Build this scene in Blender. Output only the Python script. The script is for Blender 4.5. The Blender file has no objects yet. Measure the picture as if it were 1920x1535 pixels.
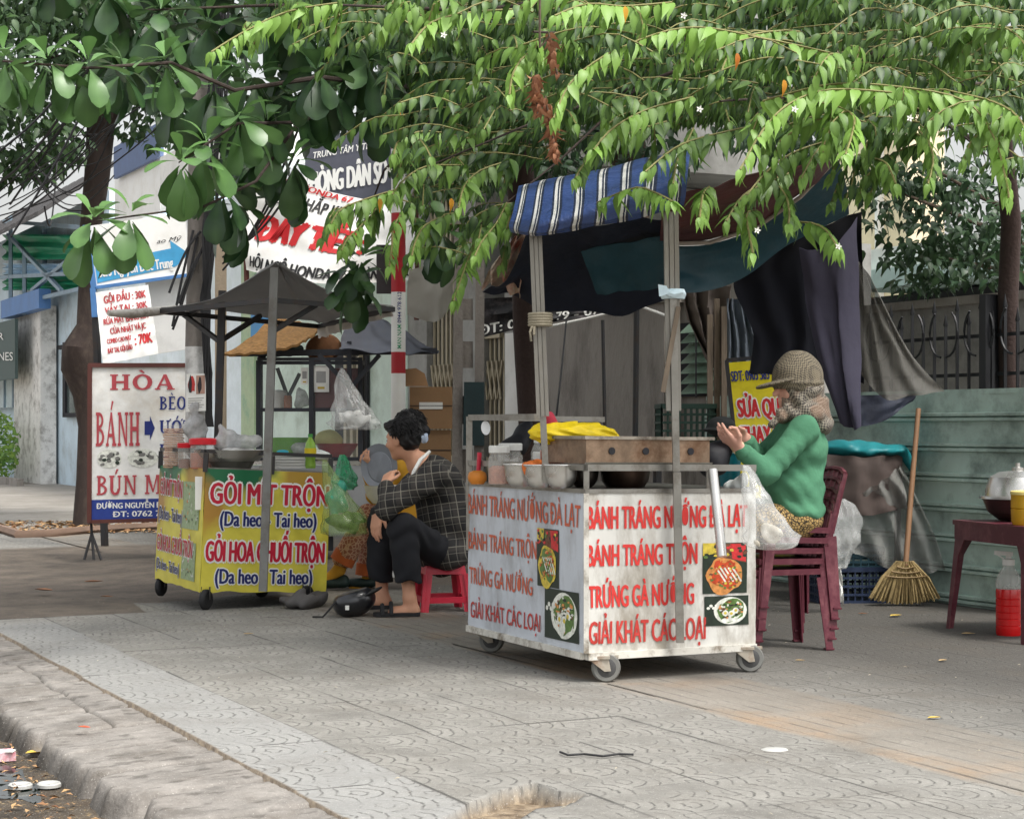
import bpy, math, random
import numpy as np
from mathutils import Vector, Matrix, noise as mnoise
R = math.radians
random.seed(7); rng = np.random.default_rng(11)
scene = bpy.context.scene
COL = scene.collection

# ------------------------------------------------------------------ camera
K, HZ, CH = 3400.0, 800.0, 1.10          # focal length in photo pixels, horizon row, lens height
cd = bpy.data.cameras.new("camera"); cam = bpy.data.objects.new("camera", cd); COL.objects.link(cam)
cam.location = (0, 0, CH); cam.rotation_euler = (R(90), 0, 0)
cd.sensor_fit = 'HORIZONTAL'; cd.sensor_width = 36.0; cd.lens = K*36/1920
cd.shift_y = (HZ-767.5)/1920; cd.clip_start = .1; cd.clip_end = 2000
scene.camera = cam
# ------------------------------------------------------------------ sky, sun, exposure
SUN_EL, SUN_AZ = 60, 132                  # azimuth the light comes from, clockwise from +Y
w = bpy.data.worlds.new("World"); scene.world = w; w.use_nodes = True
nt = w.node_tree; bg = nt.nodes['Background']
sky = nt.nodes.new('ShaderNodeTexSky'); sky.sky_type = 'NISHITA'; sky.sun_disc = False
sky.sun_elevation = R(SUN_EL); sky.sun_rotation = R(SUN_AZ); sky.air_density = 1.5; sky.dust_density = 5.0
hs = nt.nodes.new('ShaderNodeHueSaturation'); hs.inputs['Saturation'].default_value = .16
nt.links.new(sky.outputs[0], hs.inputs['Color']); nt.links.new(hs.outputs[0], bg.inputs[0])
bg.inputs[1].default_value = .15
sd = bpy.data.lights.new("sun", 'SUN'); sun = bpy.data.objects.new("sun", sd); COL.objects.link(sun)
sd.energy = 1.8; sd.angle = R(11); sd.color = (1, .96, .9)
az, el = R(SUN_AZ), R(SUN_EL)
sdir = Vector((math.sin(az)*math.cos(el), math.cos(az)*math.cos(el), math.sin(el)))
sun.rotation_euler = sdir.to_track_quat('Z', 'Y').to_euler()
vs = scene.view_settings; vs.view_transform = 'Standard'; vs.look = 'None'; vs.gamma = 1; vs.exposure = 0.8
scene.cycles.max_bounces = 8; scene.cycles.transparent_max_bounces = 24; scene.cycles.caustics_refractive = False; scene.cycles.caustics_reflective = False

# ------------------------------------------------------------------ places
DU, NV = Vector((-.444, .896, 0)), Vector((.896, .444, 0))     # along the street / across it
V = Vector
def P(px, py, Y): return V(((px-960)/K*Y, Y, CH-(py-HZ)/K*Y))
def G(px, py, z=0): return P(px, py, K*(CH-z)/(py-HZ))
def S(u, v, z=0): return DU*u+NV*v+V((0, 0, z))
def FY(px, v): return v/(.896*(px-960)/K+.444)                 # depth of plane v seen at column px
def FP(px, py, v=7.7): return P(px, py, FY(px, v))
def lin(c): return tuple((x/12.92 if x <= .04045 else ((x+.055)/1.055)**2.4) for x in (v/255 for v in c))

# ------------------------------------------------------------------ materials
MATS = {}
def mat(name, col, rough=.6, metal=0., var=.14, ns=6., bump=0., bs=40., dirt=None, dirt_amt=.5, ds=3., spec=.4, transl=0., alpha=1., tone=None, stretch=None, coat=0.):
    if name in MATS: return MATS[name]
    m = bpy.data.materials.new(name); m.use_nodes = True; n = m.node_tree.nodes; l = m.node_tree.links
    b = n['Principled BSDF']; out = n['Material Output']
    tc = n.new('ShaderNodeTexCoord'); vec = tc.outputs['Object']
    if stretch:
        mp = n.new('ShaderNodeMapping'); mp.inputs['Scale'].default_value = stretch; l.new(vec, mp.inputs[0]); vec = mp.outputs[0]
    no = n.new('ShaderNodeTexNoise'); no.inputs['Scale'].default_value = ns; no.inputs['Detail'].default_value = 6; no.inputs['Roughness'].default_value = .65
    l.new(vec, no.inputs['Vector'])
    mr = n.new('ShaderNodeMapRange'); mr.inputs[1].default_value = .3; mr.inputs[2].default_value = .7; mr.inputs[3].default_value = 1-var; mr.inputs[4].default_value = 1+var
    l.new(no.outputs[0], mr.inputs[0])
    mul = n.new('ShaderNodeMix'); mul.data_type = 'RGBA'; mul.blend_type = 'MULTIPLY'; mul.inputs[0].default_value = 1
    mul.inputs[6].default_value = (*col, 1); l.new(mr.outputs[0], mul.inputs[7]); c = mul.outputs[2]
    if tone:
        at = n.new('ShaderNodeAttribute'); at.attribute_name = 'tone'
        mx = n.new('ShaderNodeMix'); mx.data_type = 'RGBA'; l.new(at.outputs['Fac'], mx.inputs[0]); l.new(c, mx.inputs[6]); mx.inputs[7].default_value = (*tone, 1); c = mx.outputs[2]
    if dirt:
        n2 = n.new('ShaderNodeTexNoise'); n2.inputs['Scale'].default_value = ds; n2.inputs['Detail'].default_value = 8; n2.inputs['Roughness'].default_value = .7
        l.new(vec, n2.inputs['Vector'])
        r2 = n.new('ShaderNodeMapRange'); r2.inputs[1].default_value = .48; r2.inputs[2].default_value = .66; r2.inputs[3].default_value = 0; r2.inputs[4].default_value = dirt_amt
        l.new(n2.outputs[0], r2.inputs[0])
        mx = n.new('ShaderNodeMix'); mx.data_type = 'RGBA'; l.new(r2.outputs[0], mx.inputs[0]); l.new(c, mx.inputs[6]); mx.inputs[7].default_value = (*dirt, 1); c = mx.outputs[2]
    l.new(c, b.inputs['Base Color'])
    rr = n.new('ShaderNodeMapRange'); rr.inputs[3].default_value = max(0, rough-.1); rr.inputs[4].default_value = min(1, rough+.12); l.new(no.outputs[0], rr.inputs[0]); l.new(rr.outputs[0], b.inputs['Roughness'])
    b.inputs['Metallic'].default_value = metal; b.inputs['Specular IOR Level'].default_value = spec; b.inputs['Coat Weight'].default_value = coat
    if bump:
        n3 = n.new('ShaderNodeTexNoise'); n3.inputs['Scale'].default_value = bs; n3.inputs['Detail'].default_value = 5; l.new(vec, n3.inputs['Vector'])
        bp = n.new('ShaderNodeBump'); bp.inputs['Strength'].default_value = bump; bp.inputs['Distance'].default_value = .02; l.new(n3.outputs[0], bp.inputs['Height']); l.new(bp.outputs[0], b.inputs['Normal'])
    sh = b.outputs[0]
    if transl:
        t = n.new('ShaderNodeBsdfTranslucent'); l.new(c, t.inputs[0]); ms = n.new('ShaderNodeMixShader'); ms.inputs[0].default_value = transl; l.new(sh, ms.inputs[1]); l.new(t.outputs[0], ms.inputs[2]); sh = ms.outputs[0]
    if alpha < 1:
        t = n.new('ShaderNodeBsdfTransparent'); ms = n.new('ShaderNodeMixShader'); ms.inputs[0].default_value = alpha; l.new(t.outputs[0], ms.inputs[1]); l.new(sh, ms.inputs[2]); sh = ms.outputs[0]
    l.new(sh, out.inputs['Surface'])
    MATS[name] = m; m['c'] = 0
    return m
def nodes(m): return m.node_tree.nodes, m.node_tree.links, m.node_tree.nodes['Principled BSDF']
def M2(name, rgb, **k): return mat(name, lin(rgb), **k)

# ------------------------------------------------------------------ mesh building
LOC = {}
class MB:
    def __init__(s): s.v = []; s.f = []; s.m = []; s.cur = None
    def use(s, m): s.cur = m; return s
    def add(s, vs, fs):
        k = len(s.v); s.v += [tuple(p) for p in vs]; s.f += [tuple(i+k for i in f) for f in fs]; s.m += [s.cur]*len(fs); return s
    def box(s, c, size, rot=None):
        c = V(c); h = V(size)/2; pts = []
        for x in (-1, 1):
            for y in (-1, 1):
                for z in (-1, 1):
                    q = V((x*h.x, y*h.y, z*h.z)); pts.append(c+(rot@q if rot else q))
        return s.add(pts, [(0,1,3,2),(4,6,7,5),(0,4,5,1),(2,3,7,6),(0,2,6,4),(1,5,7,3)])
    def hexa(s, b, t):                                   # four bottom, four top corners
        return s.add(list(b)+list(t), [(3,2,1,0),(4,5,6,7),(0,1,5,4),(1,2,6,5),(2,3,7,6),(3,0,4,7)])
    def beam(s, p, q, w=.03, h=None, up=V((0,0,1)), w2=None):
        p, q = V(p), V(q); d = (q-p).normalized(); h = h or w
        a = d.cross(up)
        if a.length < .05: a = d.cross(V((1, 0, 0)))
        a.normalize(); b = a.cross(d); k = (w2 or w)/w
        c = [(-1,-1),(1,-1),(1,1),(-1,1)]
        return s.hexa([p+a*x*w/2+b*y*h/2 for x, y in c], [q+a*x*w/2*k+b*y*h/2*k for x, y in c])
    def tube(s, path, r, seg=8, cap=True):
        path = [V(p) for p in path]; n = len(path); rs = r if isinstance(r, (list, tuple)) else [r]*n
        vs = []; ref = None
        for i, p in enumerate(path):
            d = (path[min(i+1, n-1)]-path[max(i-1, 0)]).normalized()
            if ref is None: ref = V((0, 0, 1)) if abs(d.z) < .9 else V((1, 0, 0))
            a = d.cross(ref).normalized(); b = a.cross(d).normalized(); ref = -b if False else ref
            vs += [p+(a*math.cos(2*math.pi*k/seg)+b*math.sin(2*math.pi*k/seg))*rs[i] for k in range(seg)]
        fs = [(i*seg+k, i*seg+(k+1) % seg, (i+1)*seg+(k+1) % seg, (i+1)*seg+k) for i in range(n-1) for k in range(seg)]
        if cap: fs += [tuple(range(seg-1, -1, -1)), tuple(range((n-1)*seg, n*seg))]
        return s.add(vs, fs)
    def lathe(s, o, prof, seg=24, axis=V((0,0,1)), wob=0., seed=0, sx=1., sy=1.):
        o = V(o); q = V((0, 0, 1)).rotation_difference(axis); vs = []
        for i, (r, z) in enumerate(prof):
            for k in range(seg):
                t = 2*math.pi*k/seg; rr = r
                if wob: rr *= 1+wob*mnoise.noise(V((math.cos(t)*2.2+seed*9, math.sin(t)*2.2, i*.55+seed)))*2
                vs.append(o+q@V((rr*math.cos(t)*sx, rr*math.sin(t)*sy, z)))
        n = len(prof)
        fs = [(i*seg+k, i*seg+(k+1) % seg, (i+1)*seg+(k+1) % seg, (i+1)*seg+k) for i in range(n-1) for k in range(seg)]
        if prof[0][0] > 1e-4: fs.append(tuple(range(seg-1, -1, -1)))
        if prof[-1][0] > 1e-4: fs.append(tuple(range((n-1)*seg, n*seg)))
        return s.add(vs, fs)
    def prism(s, poly, d):                               # planar polygon pushed along vector d
        n = len(poly); a = [V(p) for p in poly]; d = V(d)
        return s.add(a+[p+d for p in a], [tuple(range(n-1, -1, -1)), tuple(range(n, 2*n))]+[(i, (i+1) % n, n+(i+1) % n, n+i) for i in range(n)])
    def build(s, name, m=None, parent=None, origin=None, smooth=38, rot=None):
        me = bpy.data.meshes.new(name); o = bpy.data.objects.new(name, me)
        off = LOC.get(parent.name) if parent else (V(origin) if origin is not None else V())
        if off is None: off = V()
        me.from_pydata([tuple(V(p)-off) for p in s.v], [], s.f)
        ms = []
        for x in s.m:
            x = x or m
            if x not in ms: ms.append(x)
        for x in ms: me.materials.append(x)
        if len(ms) > 1: me.polygons.foreach_set('material_index', [ms.index(x or m) for x in s.m])
        fin(me, smooth); COL.objects.link(o)
        LOC[o.name] = off
        if parent: o.parent = parent
        else: o.location = off
        return o
def fin(me, smooth=38):
    me.validate(); me.update()
    if smooth: me.shade_smooth(); me.set_sharp_from_angle(angle=R(smooth))
def tag(o, label=None, cat=None, group=None, kind=None):
    if label: o['label'] = label
    if cat: o['category'] = cat
    if group: o['group'] = group
    if kind: o['kind'] = kind
    return o
def thing(name, label, cat, loc=(0, 0, 0), group=None, rz=0):
    o = bpy.data.objects.new(name, None); COL.objects.link(o); o.location = loc; o.rotation_euler[2] = rz; o.empty_display_size = .1
    LOC[o.name] = V(loc) if not rz else V(); return tag(o, label, cat, group)
def npmesh(name, verts, faces, m, parent=None, attr=None, smooth=0, origin=None):
    me = bpy.data.meshes.new(name); off = LOC.get(parent.name, V()) if parent else V(origin or (0, 0, 0))
    verts = np.asarray(verts, dtype=np.float32)-np.array(off, dtype=np.float32)
    me.vertices.add(len(verts)); me.vertices.foreach_set('co', verts.ravel())
    fl = [np.asarray(f, dtype=np.int32) for f in faces if len(f)]
    tot = sum(len(f) for f in fl); nl = sum(f.size for f in fl)
    me.loops.add(nl); me.polygons.add(tot)
    me.loops.foreach_set('vertex_index', np.concatenate([f.ravel() for f in fl]))
    sizes = np.concatenate([np.full(len(f), f.shape[1], dtype=np.int32) for f in fl]); st = np.concatenate([[0], np.cumsum(sizes)[:-1]]).astype(np.int32)
    me.polygons.foreach_set('loop_start', st)
    if attr is not None:
        a = me.attributes.new('tone', 'FLOAT', 'POINT'); a.data.foreach_set('value', np.asarray(attr, dtype=np.float32))
    me.materials.append(m); me.update(calc_edges=True); me.validate()
    if smooth: me.shade_smooth()
    if 1 < smooth < 179: me.set_sharp_from_angle(angle=R(smooth))
    o = bpy.data.objects.new(name, me); COL.objects.link(o); LOC[o.name] = V(off)
    if parent: o.parent = parent
    else: o.location = off
    return o

# ------------------------------------------------------------------ surfaces that carry writing
class Surf:
    """bilinear sheet of four corners (bottom-left, bottom-right, top-right, top-left) with optional bulge(u,v)->metres along the normal"""
    def __init__(s, a, b, c, d, bulge=None):
        s.c = [V(a), V(b), V(c), V(d)]; s.n = (s.c[1]-s.c[0]).cross(s.c[3]-s.c[0]).normalized(); s.bulge = bulge
    def __call__(s, u, v, off=0.):
        a, b, c, d = s.c
        p = a*(1-u)*(1-v)+b*u*(1-v)+c*u*v+d*(1-u)*v
        return p+s.n*(off+(s.bulge(u, v) if s.bulge else 0))
    def sheet(s, name, m, parent=None, nu=24, nv=16, th=.004, origin=None, edge=None):
        mb = MB(); W = nu+1
        for side, o in ((0, 0), (1, -th)):
            for j in range(nv+1):
                for i in range(nu+1):
                    u, v = i/nu, j/nv
                    if edge: u, v = edge(u, v)
                    mb.v.append(tuple(s(u, v, o)))
        k = W*(nv+1); fs = []
        for j in range(nv):
            for i in range(nu):
                a = j*W+i; fs.append((a, a+1, a+W+1, a+W)); fs.append((k+a, k+a+W, k+a+W+1, k+a+1))
        bd = [i for i in range(W)]+[j*W+nu for j in range(1, nv+1)]+[nv*W+i for i in range(nu-1, -1, -1)]+[j*W for j in range(nv-1, 0, -1)]
        for i in range(len(bd)):
            a, b = bd[i], bd[(i+1) % len(bd)]; fs.append((a, k+a, k+b, b))
        mb.f = fs; mb.m = [None]*len(fs)
        o = mb.build(name, m, parent, origin=origin, smooth=50)
        me = o.data; uv = me.uv_layers.new(name='UVMap')
        vi = np.empty(len(me.loops), dtype=np.int32); me.loops.foreach_get('vertex_index', vi); vi = vi % k
        uv.data.foreach_set('uv', np.stack([(vi % W)/nu, (vi//W)/nv], 1).astype(np.float32).ravel())
        return o
_fc = bpy.data.curves.new('writing', 'FONT'); _fo = bpy.data.objects.new('writing', _fc); COL.objects.link(_fo)
def glyphs(body, bold=.0, res=3):
    bars = [i for i, c in enumerate(body) if c in 'Đ']
    if bars:                                               # the built-in Đ fills badly: a D with its own bar
        body = body.replace('Đ', 'D'); ws = []
        for i in bars: ws.append(max([p.x for p in glyphs(body[:i]+'I')[0]], default=0)) 
    _fc.body = body; _fc.offset = bold; _fc.resolution_u = res
    dg = bpy.context.evaluated_depsgraph_get(); me = bpy.data.meshes.new_from_object(_fo.evaluated_get(dg))
    vs = [v.co.copy() for v in me.vertices]; fs = [tuple(p.vertices) for p in me.polygons]; bpy.data.meshes.remove(me)
    if bars:
        for x in ws: k = len(vs); vs += [V((x-.15, .32, .0)), V((x+.16, .32, 0)), V((x+.16, .40, 0)), V((x-.15, .40, 0))]; fs.append((k, k+1, k+2, k+3))
    return vs, fs
def write(mb, f, body, u0, v0, u1, v1, m, bold=.02, off=.004, slant=0., outline=None, ob=.03, dv=0.):
    """fits the capitals of body into u0..u1, v0..v1 of surface f; dv lowers the right end"""
    vs, fs = glyphs(body, 0); xs = [p.x for p in vs]; x0, x1 = min(xs), max(xs)
    asp = (f(.5, 1)-f(.5, 0)).length/(f(1, .5)-f(0, .5)).length; n_ = [0]; ch = v1-v0
    def put(bo, mm, of, dirs):
        for dx, dy in dirs:
            n_[0] += 1; q = []; a, c = dx*bo*ch*asp, dy*bo*ch
            for p in vs:
                t = (p.x-x0)/(x1-x0); h = p.y/.686
                q.append(f(u0+(u1-u0)*t+slant*h*ch+a, v0+ch*h+dv*t+c, of+.00008*n_[0]))
            mb.use(mm).add(q, fs)
    b = bold*2.4
    if outline: put(b+ob*2.2, outline, off-.0016, [(math.cos(k*.785), math.sin(k*.785)) for k in range(8)])
    put(b, m, off, ((0, 0),) if b < .01 else ((-1, 0), (1, 0), (0, .4), (0, -.4), (.5, 0), (-.5, 0)) if b > .06 else ((-1, 0), (1, 0), (0, .4), (0, -.4))); mb.cur = None
def patch(mb, f, pts, m, off=.004): mb.use(m).add([f(u, v, off) for u, v in pts], [tuple(range(len(pts)))]); mb.cur = None
def rect(mb, f, u0, v0, u1, v1, m, off=.003, n=4):
    mb.use(m)
    vs = [f(u0+(u1-u0)*i/n, v0+(v1-v0)*j/n, off) for j in range(n+1) for i in range(n+1)]
    mb.add(vs, [(j*(n+1)+i, j*(n+1)+i+1, (j+1)*(n+1)+i+1, (j+1)*(n+1)+i) for j in range(n) for i in range(n)]); mb.cur = None
def oval(mb, f, cu, cv, ru, rv, m, off=.005, n=20, wob=0., seed=0):
    pts = []
    for k in range(n):
        t = 2*math.pi*k/n; r = 1+wob*mnoise.noise(V((math.cos(t)*1.7+seed, math.sin(t)*1.7, seed*3.1)))*2
        pts.append((cu+ru*r*math.cos(t), cv+rv*r*math.sin(t)))
    patch(mb, f, pts, m, off)

# ------------------------------------------------------------------ smooth solids (signed distance + surface nets)
def sdf_mesh(prims, vox=.008, k=.02, disp=None, pad=.05):
    lo = np.full(3, 1e9); hi = np.full(3, -1e9)
    for p in prims:
        if p[0] == 'cap': a, b, r = np.array(p[1]), np.array(p[2]), max(p[3], p[4]); l, h = np.minimum(a, b)-r, np.maximum(a, b)+r
        else: c = np.array(p[1]); r = max(p[2]); l, h = c-r, c+r
        if p[-1] != 'sub': lo = np.minimum(lo, l); hi = np.maximum(hi, h)
    lo -= pad; hi += pad; n = np.ceil((hi-lo)/vox).astype(int)+1
    ax = [lo[i]+vox*np.arange(n[i]) for i in range(3)]
    Dm = np.full(n, .2, dtype=np.float32)
    for p in prims:
        kk = k
        if p[0] == 'cap':
            a, b, ra, rb = np.array(p[1]), np.array(p[2]), p[3], p[4]; r = max(ra, rb); l, h = np.minimum(a, b)-r-.06, np.maximum(a, b)+r+.06
        else:
            c = np.array(p[1]); rad = np.array(p[2]); r = rad.max(); l, h = c-r-.06, c+r+.06
        for q in p[5 if p[0] == 'cap' else 4:]:
            if isinstance(q, float): kk = q
        i0 = np.clip(((l-lo)/vox).astype(int), 0, n-1); i1 = np.clip(((h-lo)/vox).astype(int)+2, 1, n)
        if np.any(i1 <= i0): continue
        X, Y, Z = np.meshgrid(*[ax[i][i0[i]:i1[i]] for i in range(3)], indexing='ij')
        if p[0] == 'cap':
            d = b-a; L = max((d*d).sum(), 1e-9)
            t = np.clip(((X-a[0])*d[0]+(Y-a[1])*d[1]+(Z-a[2])*d[2])/L, 0, 1)
            ds = np.sqrt((X-a[0]-t*d[0])**2+(Y-a[1]-t*d[1])**2+(Z-a[2]-t*d[2])**2)-(ra+(rb-ra)*t)
        else:
            m = np.array(p[3]) if p[3] is not None else np.eye(3)
            q = [(X-c[0])*m[0, i]+(Y-c[1])*m[1, i]+(Z-c[2])*m[2, i] for i in range(3)]
            g = np.sqrt((q[0]/rad[0])**2+(q[1]/rad[1])**2+(q[2]/rad[2])**2); g2 = np.sqrt((q[0]/rad[0]**2)**2+(q[1]/rad[1]**2)**2+(q[2]/rad[2]**2)**2)+1e-9
            ds = g*(g-1)/g2
        sl = tuple(slice(i0[i], i1[i]) for i in range(3)); cur = Dm[sl]
        if p[-1] == 'sub':
            hh = np.maximum(kk-np.abs(-ds-cur), 0)/kk; Dm[sl] = np.maximum(cur, -ds)+hh*hh*kk/4
        else:
            hh = np.maximum(kk-np.abs(ds-cur), 0)/kk; Dm[sl] = np.minimum(cur, ds)-hh*hh*kk/4
    if disp is not None:
        X, Y, Z = np.meshgrid(*ax, indexing='ij'); Dm = Dm+disp(X, Y, Z).astype(np.float32)
    ins = Dm < 0
    c = [ins[i:n[0]-1+i, j:n[1]-1+j, kz:n[2]-1+kz] for i in (0, 1) for j in (0, 1) for kz in (0, 1)]
    s = sum(x.astype(np.int8) for x in c); act = (s > 0) & (s < 8)
    idx = -np.ones(act.shape, dtype=np.int64); cells = np.argwhere(act); idx[act] = np.arange(len(cells))
    acc = np.zeros((len(cells), 3)); cnt = np.zeros(len(cells))
    cor = np.array([(i, j, kz) for i in (0, 1) for j in (0, 1) for kz in (0, 1)])
    vals = np.stack([Dm[cells[:, 0]+q[0], cells[:, 1]+q[1], cells[:, 2]+q[2]] for q in cor], 1)
    for a in range(8):
        for b in range(a+1, 8):
            if np.abs(cor[a]-cor[b]).sum() != 1: continue
            va, vb = vals[:, a], vals[:, b]; x = (va < 0) != (vb < 0)
            t = va[x]/(va[x]-vb[x]); acc[x] += cor[a]+(cor[b]-cor[a])*t[:, None]; cnt[x] += 1
    verts = lo+vox*(cells+acc/cnt[:, None])
    faces = []
    for axis in range(3):
        a1, a2 = (axis+1) % 3, (axis+2) % 3
        s0 = [slice(None)]*3; s1 = [slice(None)]*3; s0[axis] = slice(0, -1); s1[axis] = slice(1, None)
        A, B = ins[tuple(s0)], ins[tuple(s1)]; e = np.argwhere(A != B)
        e = e[(e[:, a1] > 0) & (e[:, a2] > 0) & (e[:, a1] < n[a1]-1) & (e[:, a2] < n[a2]-1)]
        if not len(e): continue
        flip = A[e[:, 0], e[:, 1], e[:, 2]]
        q = []
        for (o1, o2) in ((1, 1), (0, 1), (0, 0), (1, 0)):
            t = e.copy(); t[:, a1] -= o1; t[:, a2] -= o2; q.append(idx[t[:, 0], t[:, 1], t[:, 2]])
        q = np.stack(q, 1); q[~flip] = q[~flip][:, ::-1]; faces.append(q)
    return verts, np.concatenate(faces)
def solid(name, prims, m, parent=None, vox=.008, k=.02, disp=None, origin=None, smooth=179, relax=1):
    pr = [tuple([p[0]]+[tuple(x) if isinstance(x, Vector) else x for x in p[1:]]) for p in prims]
    v, f = sdf_mesh(pr, vox, k, disp)
    for _ in range(relax):                                # one light smoothing pass
        acc = np.zeros_like(v); cnt = np.zeros(len(v))
        for i in range(4):
            a, b = f[:, i], f[:, (i+1) % 4]; np.add.at(acc, a, v[b]); np.add.at(acc, b, v[a]); np.add.at(cnt, a, 1); np.add.at(cnt, b, 1)
        v = v*.5+.5*acc/np.maximum(cnt, 1)[:, None]
    return npmesh(name, v, [f], m, parent, smooth=smooth, origin=origin)
def wrinkle(amp=.004, f=(18, 18, 30), seed=0.):
    def d(X, Y, Z):
        return amp*(np.sin(f[0]*X+6*np.sin(7*Z+seed)+seed)*np.cos(f[1]*Y+4*np.sin(9*X+seed))+.7*np.sin(f[2]*Z+5*np.sin(8*X+3*Y+seed*2)))
    return d

# ================================================================== GROUND
YAW = math.atan2(.444, .896)                      # object x = across the street (NV), y = along it (DU)
def street(o, kind='structure'): o.rotation_euler[2] = YAW; o['kind'] = kind; return o
def hgrid(name, v0, v1, u0, u1, step, hf, m, attr=None):
    a = np.arange(v0, v1+step*.5, step); b = np.arange(u0, u1+step*.5, step)
    A, B = np.meshgrid(a, b, indexing='ij'); H = hf(A, B)
    vs = np.stack([A, B, H], -1).reshape(-1, 3); n = len(b); i, j = np.meshgrid(np.arange(len(a)-1), np.arange(n-1), indexing='ij')
    q = (i*n+j).ravel(); f = np.stack([q, q+n, q+n+1, q+1], 1)
    return street(npmesh(name, vs, [f], m, attr=None if attr is None else attr(A, B).ravel(), smooth=179))
def vnoise(A, B, s, seed=0):                      # cheap smooth value noise
    r = np.random.default_rng(seed).random((64, 64)); x, y = A*s+seed*3.3, B*s+seed*1.7
    xi, yi = np.floor(x).astype(int), np.floor(y).astype(int); fx, fy = x-xi, y-yi; fx = fx*fx*(3-2*fx); fy = fy*fy*(3-2*fy)
    g = lambda i, j: r[i % 64, j % 64]
    return (g(xi, yi)*(1-fx)+g(xi+1, yi)*fx)*(1-fy)+(g(xi, yi+1)*(1-fx)+g(xi+1, yi+1)*fx)*fy
def ground_mat(name, kind):
    m = bpy.data.materials.new(name); m.use_nodes = True; n, l, b = nodes(m)
    tc = n.new('ShaderNodeTexCoord'); obj = tc.outputs['Object']
    def noise(s, d=6, r=.65, vec=None):
        x = n.new('ShaderNodeTexNoise'); x.inputs['Scale'].default_value = s; x.inputs['Detail'].default_value = d; x.inputs['Roughness'].default_value = r; l.new(vec or obj, x.inputs['Vector']); return x.outputs[0]
    def ma(op, a, c=None, e=None, cl=False):
        x = n.new('ShaderNodeMath'); x.operation = op; x.use_clamp = cl
        for i, q in enumerate((a, c, e)):
            if q is None: continue
            if isinstance(q, (int, float)): x.inputs[i].default_value = q
            else: l.new(q, x.inputs[i])
        return x.outputs[0]
    def ramp(x, a, c, lo=0., hi=1.):
        q = n.new('ShaderNodeMapRange'); q.inputs[1].default_value = a; q.inputs[2].default_value = c; q.inputs[3].default_value = lo; q.inputs[4].default_value = hi; l.new(x, q.inputs[0]); return q.outputs[0]
    def mix(f, a, c, bt='MIX'):
        q = n.new('ShaderNodeMix'); q.data_type = 'RGBA'; q.blend_type = bt
        if isinstance(f, (int, float)): q.inputs[0].default_value = f
        else: l.new(f, q.inputs[0])
        for i, z in ((6, a), (7, c)):
            if isinstance(z, tuple): q.inputs[i].default_value = (*z, 1)
            else: l.new(z, q.inputs[i])
        return q.outputs[2]
    sp = n.new('ShaderNodeSeparateXYZ'); l.new(obj, sp.inputs[0]); vx, uy = sp.outputs[0], sp.outputs[1]
    big, mid, fine = noise(.9), noise(5), noise(60, 4)
    wob = ma('MULTIPLY', ma('SUBTRACT', noise(2.2), .5), .5)
    speck = ramp(noise(170, 2), .62, .72)
    if kind == 'tile':
        base = mix(ramp(mid, .3, .7), lin((118, 116, 111)), lin((145, 143, 137)))
        ts = .4
        tx = ma('SUBTRACT', ma('FRACT', ma('DIVIDE', ma('SUBTRACT', vx, 1.83), ts)), .5); ty = ma('SUBTRACT', ma('FRACT', ma('DIVIDE', uy, ts)), .5)
        # scallops: rows of concentric arcs, every other row shifted, as cast in the tiles
        P2 = .2
        wv = ma('MULTIPLY', ma('SUBTRACT', noise(11, 3), .5), .03)
        rx = ma('DIVIDE', ma('ADD', vx, wv), P2); row = ma('FLOOR', rx); fx = ma('FRACT', rx)
        sh = ma('MULTIPLY', ma('FRACT', ma('MULTIPLY', row, .5)), 1.)
        fy = ma('SUBTRACT', ma('FRACT', ma('ADD', ma('DIVIDE', ma('ADD', uy, wv), P2*1.0), sh)), .5)
        rad = ma('SQRT', ma('ADD', ma('MULTIPLY', fx, fx), ma('MULTIPLY', fy, fy)))
        arc = ma('PINGPONG', ma('MULTIPLY', ma('ADD', rad, ma('MULTIPLY', noise(22, 2), .05)), 4.6), .5)
        arcl = ma('MULTIPLY', ramp(arc, .0, .15, 1, 0), ma('MULTIPLY', ramp(noise(5, 3), .36, .56), ramp(noise(31, 2), .36, .5)))
        jx = ramp(ma('SUBTRACT', .5, ma('ABSOLUTE', tx)), .004, .016, 1, 0); jy = ramp(ma('SUBTRACT', .5, ma('ABSOLUTE', ty)), .004, .014, 1, 0)
        jn = ma('MAXIMUM', ma('MULTIPLY', jx, ramp(noise(1.6, 2), .35, .55)), ma('MULTIPLY', jy, ramp(noise(2.1, 2), .5, .6)))
        lines = ma('MAXIMUM', ma('MULTIPLY', arcl, .8), ma('MULTIPLY', jn, .85))
        # tactile band with ribs along the street, ochre paint worn off
        inb = ma('MULTIPLY', ramp(ma('ADD', vx, ma('MULTIPLY', wob, .1)), 3.76, 3.80), ramp(ma('ADD', vx, ma('MULTIPLY', wob, .1)), 4.40, 4.44, 1, 0))
        rib = ramp(ma('PINGPONG', ma('MULTIPLY', vx, 11.5), .5), .0, .12, 1, 0)
        lines = ma('ADD', ma('MULTIPLY', lines, ma('SUBTRACT', 1, ma('MULTIPLY', inb, .75))), ma('MULTIPLY', ma('MULTIPLY', rib, inb), ma('MULTIPLY', ramp(noise(3, 3), .4, .6), .6)))
        col = mix(ma('MULTIPLY', inb, .55), base, lin((138, 130, 119)))
        och = ma('MULTIPLY', inb, ma('MULTIPLY', ramp(noise(1.7, 5, .6), .48, .64), ramp(vx, 3.75, 4.25, 1, .35)))
        col = mix(ma('MULTIPLY', och, .38), col, lin((166, 126, 78)))
        # greasy trodden dirt and tree shade, both painted in, towards the fence
        dk = ma('MULTIPLY', ramp(ma('ADD', vx, wob), 4.0, 5.4, 0, 1), .8)
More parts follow.
